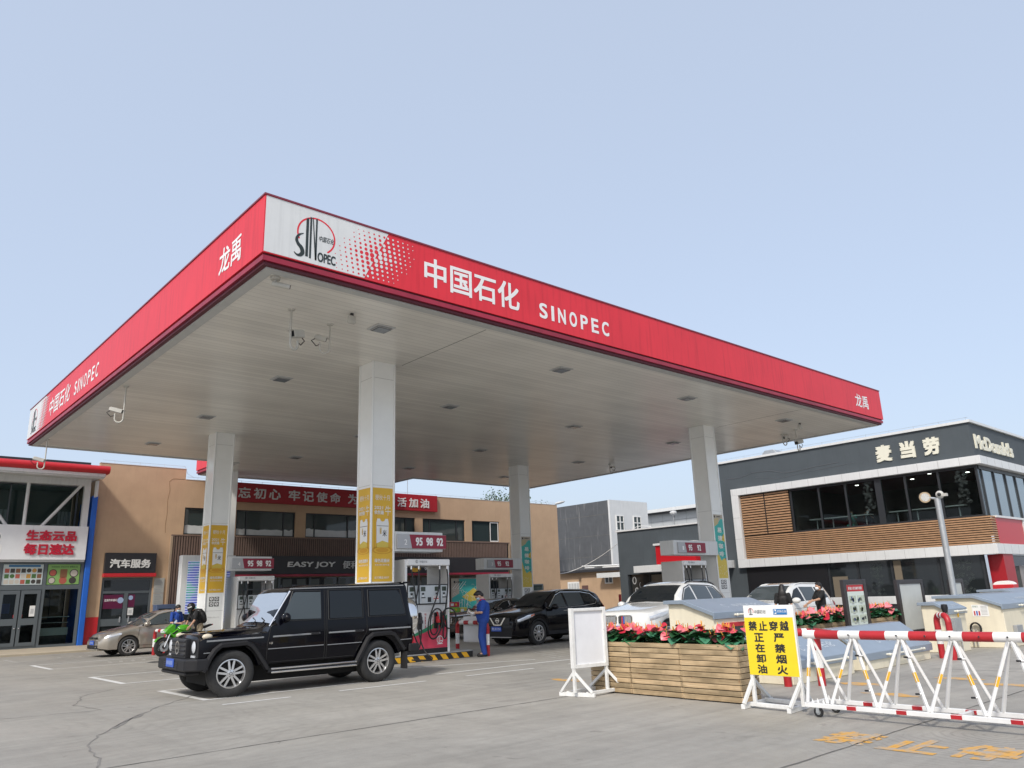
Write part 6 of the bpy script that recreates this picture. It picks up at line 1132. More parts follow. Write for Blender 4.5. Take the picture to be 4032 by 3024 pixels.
for sd in (-1, 1):
    m = MB(CLAD); m.box(-.012, sd*.64-.21, .66, .012, sd*.64+.21, .975); hl = m.build('headlight', t, bevel=.01); m = MB(LAMPIN); m.lathe([(0, -.014), (.06, -.016), (.098, -.024), (.10, -.026)], (-.0, sd*.665, .845), 'x', 22); m.build('reflector', hl, smooth=50); m = MB(LAMP); m.lathe([(0, -.052), (.06, -.045), (.10, -.028)], (0, sd*.665, .845), 'x', 22); m.box(-.03, sd*.64-.10, .675, -.013, sd*.64+.10, .71); m.build('lens', hl, smooth=50)
    m = MB(mat('turn_lamp', (.62, .55, .42), .2)); m.ball((.16, sd*.76, 1.01), (.09, .045, .05), 12, 8); m.build('turn_signal', t, smooth=60)
    y = sd*.90; m = MB(GB); m.ball((gx(.88), sd*1.0, 1.27), (.075, .125, .085), 14, 10); m.use(CLAD); m.bar((gx(.92), sd*.86, 1.20), (gx(.90), sd*.95, 1.24), .05); m.build('mirror', t, smooth=50)
    for x in (1.52, 2.42): m = MB(CLAD); m.box(gx(x)-.10, sd*.895-.02, .945, gx(x)+.08, sd*.895+.02, .985); m.use(CHROME); m.ball((gx(x)+.055, sd*.918, .965), .012, 8, 6); m.build('door_handle', t, bevel=.006)
    m = MB(TAIL); m.box(4.19, sd*.80-.05, .64, 4.235, sd*.80+.05, .80); m.build('tail_light', t, bevel=.006)
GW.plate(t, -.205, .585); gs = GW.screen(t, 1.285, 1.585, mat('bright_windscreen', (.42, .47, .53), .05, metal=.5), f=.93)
d = Decal((0, -.893, 0), (1,0,0), (0,0,1), .003); d.text(CHROME, 'V8', gx(.62), .825, gx(.69), .86, bold=.04, slant=.2); d.build('badge', t)
m = MB(CLAD); [m.box(gx(.29)+.055*0, sd*.893-.004, 1.0-.02*0, gx(.53), sd*.893+.004, 1.0+.0) for sd in ()]
for k in range(4): GW.line(m, [(gx(.30), .955+.016*k+.0), (gx(.50), .96+.016*k)], .006, off=.002)
m.build('fender_vent', t)
m = MB(BLACK); [m.tube([(1.20, y, 1.16), (1.30, y+.05, 1.22), (1.33, y+.28, 1.27)], .012, 6) for y in (-.45, -.02)]; m.build('wiper', t)
m = MB(GB); m.box(.10, -.58, 1.05, 1.15, -.50, 1.075); m.box(.10, .50, 1.05, 1.15, .58, 1.075); m.build('hood_ridge', t, bevel=.01); m = MB(CHROME); m.tube([(1.235, -.80, 1.13), (1.60, -.785, 1.735)], .016, 6); m.build('pillar_trim', t)
m = MB(GB); m.prism([(4.0, 1.865), (4.22, 1.87), (4.24, 1.845), (4.02, 1.82)], 'y', -.76, .76); m.build('roof_spoiler', t, bevel=.008); m = MB(CHROME); m.lathe([(.36, 4.23), (.385, 4.28), (.385, 4.42), (.36, 4.48)], (0, -.26, 1.17), 'x', 40); m.use(GB); m.lathe([(.36, 4.48), (.30, 4.515), (0, 4.52)], (0, -.26, 1.17), 'x', 40); m.use(UNDER); m.cyl((4.15, -.26, 1.17), (4.25, -.26, 1.17), .3, 20); m.build('spare_wheel_cover', t, smooth=40)

# ---- other cars
def seams(C, t, lines):
    m = MB(SEAM); [C.line(m, l_, .005, sd) for l_ in lines for sd in (-1, 1)]; m.build('panel_gaps', t)
def front_panel(t, m, name, x, y0, y1, z0, z1, bevel=.01, parent=None):
    b = MB(m); b.box(x, y0, z0, x+.05, y1, z1); return b.build(name, parent or t, bevel=bevel)
# beige hatchback
BEI = car_paint('beige_metallic_paint', (.38, .345, .295), .3, .55)
t = thing('beige_hatchback', 'beige metallic hatchback parked in front of the car service door on the left', 'car', (7.42, 29.82, 0), R(1.5))
C = Car(4.26, [(0, .50), (.03, .64), (.10, .72), (.3, .79), (1.12, .97), (1.75, 1.33), (2.05, 1.43), (2.5, 1.46), (3.3, 1.43), (3.8, 1.32), (4.08, .98), (4.22, .86), (4.26, .6)], [(0, .48), (.15, .66), (.5, .80), (1.15, .92), (3.6, 1.0), (4.26, .9)], [(0, .60), (.08, .74), (.25, .84), (.6, .885), (2, .90), (3.7, .885), (4.1, .80), (4.26, .68)], fa=.88, wb=2.62, arch=.345, az=.315, sill=.22); C.body(t, BEI)
for sd in (-1, 1):
    C.pane(t, [(1.30, .95), (2.28, .985)], [(1.30, .965), (1.85, 1.30), (2.28, 1.38)], CARGLASSL, sd, n=16, trim=CLAD); C.pane(t, [(2.36, .99), (3.10, 1.01)], [(2.36, 1.385), (3.10, 1.36)], CARGLASS, sd); C.pane(t, [(3.16, 1.01), (3.60, 1.03)], [(3.16, 1.35), (3.45, 1.29), (3.60, 1.1)], CARGLASS, sd)
    C.patch(t, 'headlight', LAMPIN, [(.14, .60), (.62, .70)], [(.14, .655), (.40, .745), (.62, .755)], sd, .008); C.patch(t, 'headlight_lens', LAMP, [(.22, .635), (.5, .70)], [(.22, .66), (.5, .72)], sd, .011); m = MB(BEI); m.box(2.14, sd*.89-.015, .83, 2.30, sd*.89+.015, .86); m.build('door_handle', t, bevel=.006)
C.screen(t, 1.14, 1.80, CARGLASSL); C.screen(t, 3.86, 4.05, CARGLASS, 'rear_window', .85, -1); C.wheels(t, .315, .20, .215, 5, .775, True); C.mirror(t, 1.42, .97, BEI); C.archtrim(t, SEAM, .335, .35, .004)
seams(C, t, [[(1.12, .35), (1.18, .9)], [(2.32, .32), (2.32, .98)], [(3.12, .42), (3.2, .95)], [(1.12, .33), (3.1, .33)]]); front_panel(t, GR, 'grille', -.012, -.40, .40, .585, .635, .006); m = MB(CHROME); m.box(-.02, -.58, .608, -.005, .58, .618); m.box(-.022, -.06, .60, -.012, .06, .625); m.build('grille_strip', t); front_panel(t, CLAD, 'lower_grille', -.01, -.56, .56, .27, .39); m = MB(CHROME); m.box(-.016, -.5, .385, -.005, .5, .393); [m.prism([(-.02, sd*.36), (.05, sd*.66), (.06, sd*.68), (.0, sd*.40)], 'z', .30, .34) for sd in (-1, 1)]; m.build('bumper_trim', t); m = MB(BEI); m.box(-.03, -.60, .22, .05, .60, .265); m.build('front_lip', t, bevel=.015); C.plate(t, -.022, .46)
# black crossover
t = thing('black_crossover', 'black crossover with chrome v-shaped grille and blue plate JZ1753 under the canopy', 'car', (16.42, 19.42, 0), R(4)); BP = mat('black_pearl_paint', (.003, .003, .005), .11, spec=.26, coat=.15)
C = Car(4.63, [(0, .62), (.03, .84), (.10, .93), (.3, 1.0), (1.22, 1.15), (1.85, 1.53), (2.1, 1.62), (2.6, 1.68), (3.6, 1.65), (4.15, 1.55), (4.3, 1.45), (4.5, 1.1), (4.6, .95), (4.63, .7)], [(0, .75), (.12, .88), (.5, .975), (1.2, 1.06), (3.6, 1.14), (4.2, 1.16), (4.63, .95)], [(0, .62), (.08, .76), (.3, .87), (.7, .905), (2, .915), (4, .90), (4.4, .83), (4.63, .70)], fa=.93, wb=2.70, arch=.40, az=.36, sill=.27); C.body(t, BP)
for sd in (-1, 1):
    C.pane(t, [(1.48, 1.09), (2.30, 1.115)], [(1.48, 1.10), (2.0, 1.46), (2.30, 1.55)], CARGLASSL, sd, n=16, trim=None); C.pane(t, [(2.40, 1.12), (3.25, 1.145)], [(2.40, 1.565), (3.25, 1.545)], CARGLASSL, sd); C.pane(t, [(3.32, 1.15), (3.98, 1.26)], [(3.32, 1.54), (3.75, 1.48), (3.98, 1.30)], CARGLASS, sd)
    m = MB(CHROME); C.line(m, [(1.42, 1.07), (3.3, 1.125), (3.85, 1.17), (4.02, 1.29), (3.78, 1.495), (3.3, 1.565), (2.3, 1.58), (2.0, 1.49), (1.42, 1.07)], .010, sd, .004); m.build('window_trim', t, smooth=50)
    C.patch(t, 'headlight', LAMPIN, [(.10, .72), (.55, .83), (.72, .90)], [(.10, .79), (.45, .915), (.72, .945)], sd, .008); C.patch(t, 'headlight_lens', LAMP, [(.2, .77), (.5, .84)], [(.2, .80), (.5, .89)], sd, .011); C.patch(t, 'headlight_corner', AMBER, [(.58, .865), (.72, .905)], [(.58, .92), (.72, .94)], sd, .012); C.patch(t, 'tail_light', TAIL, [(4.30, .98), (4.52, 1.0)], [(4.30, 1.16), (4.52, 1.10)], sd, .008)
    m = MB(CHROME); m.box(2.12, sd*.905-.015, .98, 2.30, sd*.905+.015, 1.01); m.build('door_handle', t, bevel=.006); m = MB(LAMP); m.ball((.10, sd*.66, .48), (.03, .05, .045), 12, 8); m.build('fog_lamp', t, smooth=60)
C.rail(t, 2.1, 3.95, .60, mat('roof_rail', (.5, .5, .5), .3, metal=.8)); C.screen(t, 1.24, 1.98, CARGLASS); C.screen(t, 4.28, 4.48, CARGLASS, 'rear_window', .85, -1); C.wheels(t, .36, .225, .235, 5, .785, True); C.mirror(t, 1.62, 1.10, BP, size=(.10, .13, .09)); C.archtrim(t, CLAD, .385, .45, .010); seams(C, t, [[(1.25, .45), (1.3, 1.04)], [(2.35, .38), (2.35, 1.1)], [(3.2, .55), (3.36, 1.12)], [(1.25, .40), (3.1, .40)]]); m = MB(CLAD); [m.box(1.35, sd*.90-.02, .29, 3.2, sd*.90+.02, .40) for sd in (-1, 1)]; m.build('side_cladding', t, bevel=.01)
front_panel(t, GR, 'grille', -.012, -.5, .5, .64, .86); d = Decal((-.022, 0, 0), (0,-1,0), (0,0,1), .004); [d.poly(CHROME, [(s*.30, .86), (s*.36, .86), (s*.17, .63), (s*.10, .63)][::s], 1) for s in (1, -1)]; d.rect(CHROME, -.13, .625, .13, .655, 1); d.ring(CHROME, 0, .77, .075, .014, 0, 360, 2); d.rect(CHROME, -.09, .757, .09, .783, 3); d.build('emblem', t); front_panel(t, CLAD, 'lower_grille', -.012, -.60, .60, .28, .56); m = MB(mat('skid_strip', (.45, .45, .45), .3)); m.box(-.02, -.56, .265, .02, .56, .285); m.build('skid_strip', t); C.plate(t, -.025, .52, '京J Z1753', .05)
# white SUV with kidney grille
WP = car_paint('white_gloss_paint', (.72, .72, .70), .2)
t = thing('white_suv', 'white car with twin kidney grille behind the red flowers of the near planters', 'car', (15.6, 13.72, 0), R(8))
C = Car(4.9, [(0, .72), (.03, .95), (.12, 1.02), (.3, 1.06), (1.45, 1.22), (2.15, 1.60), (2.5, 1.71), (2.9, 1.75), (3.9, 1.71), (4.4, 1.60), (4.55, 1.5), (4.75, 1.15), (4.86, 1.0), (4.9, .7)], [(0, .82), (.12, .965), (.6, 1.04), (1.4, 1.13), (4.0, 1.18), (4.6, 1.15), (4.9, .95)], [(0, .66), (.08, .80), (.3, .92), (.8, .965), (2.4, .975), (4.2, .96), (4.7, .86), (4.9, .74)], fa=.90, wb=2.93, arch=.42, az=.38, sill=.28); C.body(t, WP)
for sd in (-1, 1):
    C.pane(t, [(1.75, 1.14), (2.58, 1.165)], [(1.75, 1.15), (2.28, 1.53), (2.58, 1.61)], CARGLASSL, sd, n=16); C.pane(t, [(2.66, 1.17), (3.55, 1.195)], [(2.66, 1.625), (3.55, 1.60)], CARGLASSL, sd); C.pane(t, [(3.60, 1.20), (4.22, 1.27)], [(3.60, 1.595), (3.95, 1.55), (4.22, 1.29)], CARGLASSL, sd)
    m = MB(CLAD); C.line(m, [(1.68, 1.12), (3.6, 1.185), (4.15, 1.21), (4.27, 1.28), (3.98, 1.58), (3.6, 1.62), (2.6, 1.645), (2.26, 1.56), (1.68, 1.12)], .014, sd, .003); m.build('window_trim', t, smooth=50)
    C.patch(t, 'headlight', LAMPIN, [(.16, .80), (.6, .88), (.85, .96)], [(.16, .90), (.6, .985), (.85, .99)], sd, .008); C.patch(t, 'headlight_lens', LAMP, [(.25, .85), (.6, .90)], [(.25, .90), (.6, .955)], sd, .012); C.patch(t, 'tail_light', TAIL, [(4.45, .95), (4.78, .98)], [(4.45, 1.10), (4.78, 1.10)], sd, .008)
C.rail(t, 2.5, 4.3, .62, CLAD); C.screen(t, 1.48, 2.30, CARGLASS); C.screen(t, 4.54, 4.72, CARGLASS, 'rear_window', .85, -1); C.wheels(t, .38, .26, .25, 5, .82, True); C.mirror(t, 1.85, 1.14, WP); C.archtrim(t, CLAD, .405, .45, .008); seams(C, t, [[(1.45, .45), (1.5, 1.08)], [(2.62, .4), (2.62, 1.16)], [(3.5, .6), (3.6, 1.17)]])
for s in (-1, 1):
    m = MB(CHROME); m.box(-.02, s*.23-.20, .72, .03, s*.23+.20, .94); kg = m.build('kidney_grille', t, bevel=.05); m = MB(); [(m.use((PLATE if k == 4 else REDPAINT if k == 5 else CHAR) if s < 0 and k > 3 else GREY), m.box(-.03, s*.23-.165+.047*k, .745, -.0205, s*.23-.165+.047*k+.030, .915)) for k in range(8)]; m.build('grille_bars', kg)
front_panel(t, CLAD, 'lower_grille', -.01, -.7, .7, .38, .60); C.plate(t, -.03, .62); m = MB(GR); m.lathe([(0, .0), (.045, .0)], (-.0, 0, 0), 'x', 14); 
# white estate behind
t = thing('white_estate_car', 'white estate car with roof rails, behind the man and woman in black', 'car', (21.35, 13.85, 0), R(0))
C = Car(4.60, [(0, .60), (.03, .80), (.12, .88), (.3, .95), (1.25, 1.10), (1.95, 1.50), (2.2, 1.57), (2.6, 1.62), (3.7, 1.59), (4.15, 1.48), (4.4, 1.1), (4.55, .95), (4.6, .7)], [(0, .58), (.12, .76), (.5, .9), (1.3, 1.0), (3.8, 1.08), (4.6, .95)], [(0, .64), (.08, .78), (.3, .88), (.7, .91), (3.9, .905), (4.4, .82), (4.6, .7)], fa=.9, wb=2.68, arch=.39, az=.35, sill=.26); C.body(t, WP)
for sd in (-1, 1):
    C.pane(t, [(1.52, 1.03), (2.34, 1.05)], [(1.52, 1.04), (2.05, 1.40), (2.34, 1.47)], CARGLASS, sd, n=16); C.pane(t, [(2.42, 1.055), (3.25, 1.075)], [(2.42, 1.485), (3.25, 1.47)], CARGLASSL, sd); C.pane(t, [(3.31, 1.08), (3.95, 1.13)], [(3.31, 1.465), (3.7, 1.41), (3.95, 1.18)], CARGLASS, sd); C.patch(t, 'tail_light', TAIL, [(4.22, .86), (4.48, .88)], [(4.22, 1.02), (4.48, 1.0)], sd, .008); C.patch(t, 'headlight', LAMPIN, [(.12, .68), (.7, .84)], [(.12, .76), (.7, .90)], sd, .008)
    m = MB(SEAM); C.line(m, [(1.2, .82), (4.2, .9)], .004, sd); C.line(m, [(2.38, .4), (2.38, 1.04)], .005, sd); C.line(m, [(1.3, .45), (1.35, .98)], .005, sd); m.build('panel_gaps', t)
C.rail(t, 2.2, 3.95, .60, WHITE); C.screen(t, 1.28, 2.06, CARGLASSL); C.screen(t, 4.18, 4.38, CARGLASS, 'rear_window', .85, -1); C.wheels(t, .35, .22, .23, 5, .785, True); C.mirror(t, 1.64, 1.05, WP, size=(.10, .14, .09))
# dark brown saloon
BRP = car_paint('bronze_dark_paint', (.055, .045, .040), .2, .4)
t = thing('brown_saloon', 'dark brown saloon with chrome grille in the back lane behind the attendant in blue', 'car', (18.45, 24.9, 0), R(0))
C = Car(4.9, [(0, .58), (.03, .76), (.12, .84), (.3, .88), (1.5, 1.02), (2.25, 1.37), (2.6, 1.44), (3.1, 1.44), (3.5, 1.38), (4.25, 1.10), (4.8, 1.05), (4.88, .8), (4.9, .65)], [(0, .56), (.15, .74), (.5, .84), (1.5, .95), (4.2, 1.02), (4.9, .9)], [(0, .66), (.08, .78), (.3, .88), (.7, .91), (4.0, .90), (4.6, .82), (4.9, .7)], fa=.93, wb=2.87, arch=.37, az=.335, sill=.22); C.body(t, BRP)
for sd in (-1, 1): C.pane(t, [(1.72, .975), (2.6, 1.0)], [(1.72, .985), (2.3, 1.29), (2.6, 1.345)], CARGLASS, sd, n=14, trim=CHROME); C.pane(t, [(2.68, 1.0), (3.95, 1.06)], [(2.68, 1.35), (3.2, 1.34), (3.95, 1.09)], CARGLASS, sd, trim=CHROME); C.patch(t, 'headlight', LAMPIN, [(.10, .66), (.6, .80)], [(.10, .75), (.6, .87)], sd, .008)
C.screen(t, 1.54, 2.35, CARGLASSL); C.wheels(t, .335, .22, .23, 5, .78, True); C.mirror(t, 1.9, .98, BRP); front_panel(t, CHROME, 'grille', -.015, -.36, .36, .56, .80, .02); m = MB(CHAR); [m.box(-.022, -.33+.045*k, .58, -.0145, -.315+.045*k, .78) for k in range(15)]; m.build('grille_bars', t); C.plate(t, -.03, .47)
# white van nose far back
t = thing('white_van', 'white car nose barely visible behind the front wing of the white car with kidney grille', 'car', (28.0, 23.85, 0), R(0)); C = Car(4.4, [(0, .75), (.05, 1.0), (.2, 1.08), (1.1, 1.2), (1.7, 1.6), (2.2, 1.7), (4.2, 1.65), (4.4, .9)], [(0, .7), (.4, .95), (4.4, 1.1)], [(0, .7), (.1, .82), (.4, .88), (4.2, .88), (4.4, .8)], fa=.85, wb=2.6, arch=.37, az=.335, sill=.25); C.body(t, WP, .08); C.screen(t, 1.14, 1.74, CARGLASS); C.wheels(t, .335, .21, .23, 5, .76, False); front_panel(t, GR, 'grille', -.015, -.6, .6, .72, .92)
# ================================================================ green motorcycle, scooter, post
MG = car_paint('lime_green_paint', (.075, .38, .012), .3); EXH = mat('exhaust_steel', (.12, .12, .13), .35, metal=.7)
t = thing('green_motorcycle', 'lime green sport motorcycle with a rider over it, beside the beige hatchback', 'motorcycle', (8.80, 27.02, 0), R(6))
for (x, rr_, nm) in ((0, .20, 1), (1.41, .205, 1)):
    m = MB(TYRE); w2 = .06 if x == 0 else .08; m.lathe([(.205, -w2), (.26, -w2*1.05), (.29, -w2*.7), (.302, 0), (.29, w2*.7), (.26, w2*1.05), (.205, w2)], (x, 0, .302), 'y', 32); wo = m.build('wheel', t, smooth=40)
    m = MB(BLACK); m.lathe([(.205, -.05), (.19, -.05), (.19, .05), (.205, .05)], (x, 0, .302), 'y', 32); [m.bar((x+.02*math.cos(a), 0, .302+.02*math.sin(a)), (x+.2*math.cos(a), 0, .302+.2*math.sin(a)), .022) for a in [k*1.2566+.2 for k in range(5)]]; m.lathe([(0, -.06), (.03, -.06), (.03, .06), (0, .06)], (x, 0, .302), 'y', 12); m.build('rim', wo)
    m = MB(STEEL); [m.lathe([(.07, y), (.14, y), (.14, y+.004), (.07, y+.004)], (x, 0, .302), 'y', 24) for y in (-.07, .066)]; m.build('brake_disc', wo)
m = MB(CHROME)
for y in (-.095, .095): m.cyl((0, y, .30), (.20, y, .82), .024, 10); 
m.build('fork', t, smooth=50)
m = MB(MG); m.grid(lambda u, v: Vector((.0+.335*math.cos(R(150-130*u)), (v-.5)*.15, .302+.335*math.sin(R(150-130*u)))), 10, 3); m.build('front_mudguard', t, smooth=50)
def slab(name, pts, y0, y1, mt, sp=.0, bev=.01):                     # mirrored pair of side panels, tapering outwards
    for sd in (-1, 1): m = MB(mt); n = len(pts); cx = sum(p[0] for p in pts)/n; cz = sum(p[1] for p in pts)/n; vs = [(x, sd*y0, z) for x, z in pts]+[(cx+(x-cx)*.86, sd*y1, cz+(z-cz)*.86) for x, z in pts]; m.add(vs, [tuple(range(n)), tuple(range(2*n-1, n-1, -1))]+[(i, (i+1) % n, n+(i+1) % n, n+i) for i in range(n)]); m.build(name, t, bevel=bev)
slab('front_fairing', [(-.08, .72), (.02, .84), (.22, 1.0), (.34, .98), (.30, .80), (.10, .68)], .02, .13, MG); slab('side_fairing', [(.12, .70), (.36, .86), (.62, .72), (.58, .50), (.40, .36), (.28, .55)], .10, .20, MG); slab('lower_fairing', [(.30, .50), (.62, .48), (.80, .24), (.45, .22)], .06, .17, BLACK); slab('fairing_stripe', [(.14, .69), (.34, .82), (.40, .78), (.22, .66)], .15, .205, BLACK)
m = MB(LAMP); [m.ball((-.045, sd*.085, .755), (.05, .055, .03), 10, 6, Matrix.Rotation(R(25), 4, 'Y')) for sd in (-1, 1)]; m.build('headlight', t, smooth=60)
m = MB(mat('smoked_screen', (.35, .40, .46), .06, spec=.8)); m.grid(lambda u, v: Vector((.10+.26*v, (u-.5)*(.26-.10*v), .86+.27*v-.05*abs(2*u-1))), 6, 6); m.build('screen', t, smooth=60, recalc=False)
m = MB(MG); m.ball((.62, 0, .84), (.26, .15, .13), 16, 10); m.build('tank', t, smooth=60); m = MB(BLACK); m.prism([(.80, .80), (1.25, .86), (1.30, .82), (1.0, .74), (.82, .74)], 'y', -.12, .12); m.build('seat', t, bevel=.03); m = MB(BLACK); m.prism([(1.15, .86), (1.55, .95), (1.58, .90), (1.3, .80)], 'y', -.08, .08); m.build('tail', t, bevel=.02); m = MB(TAIL); m.box(1.575, -.05, .90, 1.60, .05, .94); m.build('tail_light', t)
m = MB(CHAR); m.box(.45, -.15, .28, .92, .15, .62); m.ball((.70, 0, .40), (.26, .19, .17), 14, 8); m.bar((.95, .10, .38), (1.41, .10, .31), .05); m.bar((.95, -.10, .38), (1.41, -.10, .31), .05); m.build('engine', t); m = MB(EXH); m.tube([(.40, -.1, .40), (.50, -.14, .22), (.95, -.16, .20), (1.45, -.18, .38)], [.03, .03, .04, .055], 10); m.build('exhaust', t, smooth=50)
m = MB(BLACK); m.tube([(.34, -.36, .98), (.26, -.15, 1.0), (.26, .15, 1.0), (.34, .36, .98)], .016, 8); [m.tube([(.22, sd*.12, 1.0), (.16, sd*.28, 1.12)], .008, 6) for sd in (-1, 1)]; [m.ball((.15, sd*.30, 1.14), (.02, .06, .035), 8, 6) for sd in (-1, 1)]; m.build('handlebar', t)
t = thing('scooter', 'dark scooter with mirrors barely visible behind the bonnet of the white car with kidney grille', 'scooter', (26.6, 22.35, 0), R(10))
for x in (0, 1.25): m = MB(TYRE); m.lathe([(.13, -.05), (.22, -.05), (.24, 0), (.22, .05), (.13, .05)], (x, 0, .24), 'y', 20); m.use(STEEL); m.lathe([(0, -.03), (.14, -.03), (.14, .03), (0, .03)], (x, 0, .24), 'y', 16); m.build('wheel', t, smooth=40)
m = MB(CHAR); m.prism([(.1, .5), (.22, 1.0), (.30, 1.0), (.34, .35), (.7, .25), (.75, .7), (1.4, .75), (1.3, .35), (.7, .18), (.3, .2)], 'y', -.14, .14); m.build('body', t, bevel=.03); m = MB(BLACK); m.tube([(.30, -.34, 1.06), (.22, 0, 1.04), (.30, .34, 1.06)], .018, 8); [m.tube([(.26, s*.25, 1.05), (.2, s*.32, 1.22)], .009, 6) for s in (-1, 1)]; [m.ball((.2, s*.34, 1.26), (.02, .06, .045), 10, 6) for s in (-1, 1)]; m.ball((.17, 0, .98), (.07, .09, .08), 10, 8); m.build('handlebar', t)
t = thing('red_post', 'slim red post with a yellow band between the black crossover and the dark annex', 'post', (27.4, 23.88, 0)); m = MB(GUARDR); m.cyl((27.4, 23.88, 0), (27.4, 23.88, .95), .06, 14); m.cyl((27.4, 23.88, 1.03), (27.4, 23.88, 1.41), .06, 14); m.use(HAZY); m.cyl((27.4, 23.88, .95), (27.4, 23.88, 1.03), .075, 14); m.build('tube', t, world=True, smooth=50)

# ================================================================ people
def fuse(parts, name, parent, mt, voxel=.011, it=4):
    """capsules and ellipsoids fused by a voxel remesh into one continuous skin"""
    m = MB(mt)
    for p in parts:
        if p[0] == 'c':
            _, a, b, ra, rb = p; a, b = Vector(a), Vector(b); k = 5; m.tube([a.lerp(b, i/k) for i in range(k+1)], [ra+(rb-ra)*i/k for i in range(k+1)], 12); m.ball(a, ra, 12, 8); m.ball(b, rb, 12, 8)
        else: m.ball(p[1], p[2], 16, 10, p[3] if len(p) > 3 else None)
    o = m.build(name, parent, weld=False, recalc=False); r = o.modifiers.new('r', 'REMESH'); r.mode = 'VOXEL'; r.voxel_size = voxel; r.use_smooth_shade = True; s = o.modifiers.new('s', 'SMOOTH'); s.iterations = it; s.factor = .5
    dg = bpy.context.evaluated_depsgraph_get(); me = bpy.data.meshes.new_from_object(o.evaluated_get(dg)); me.materials.clear(); me.materials.append(mt); me.polygons.foreach_set('material_index', [0]*len(me.polygons)); me.name = name
    old = o.data; o.modifiers.clear(); o.data = me; bpy.data.meshes.remove(old); return o
def hand(parts, wrist, d, pn, sc=1., curl=.6):
    """palm, four fingers of different lengths and a thumb; d = direction of the hand, pn = palm normal"""
    d = Vector(d).normalized(); pn = Vector(pn); pn = (pn-d*pn.dot(d)).normalized(); s = d.cross(pn); w = Vector(wrist); pc = w+d*.05*sc
    for q in (-.028, -.01, .01, .028): parts.append(('c', w+s*q*.7*sc+d*.015*sc, w+s*q*sc+d*.085*sc, .014*sc, .012*sc))
    for i, (q, L) in enumerate(((-.030, .062), (-.010, .074), (.010, .070), (.029, .054))):
        a = w+s*q*sc+d*.09*sc; b = a+(d*math.cos(curl*.6)+pn*math.sin(curl*.6))*L*.5*sc; c = b+(d*math.cos(curl*1.6)+pn*math.sin(curl*1.6))*L*.5*sc; parts += [('c', a, b, .0095*sc, .009*sc), ('c', b, c, .009*sc, .0075*sc)]
    a = w-s*.025*sc+d*.03*sc; b = a+(-s*.7+d*.6+pn*.4).normalized()*.035*sc; parts += [('c', a, b, .012*sc, .0105*sc), ('c', b, b+(d*.8+pn*.5-s*.1).normalized()*.03*sc, .0105*sc, .008*sc)]
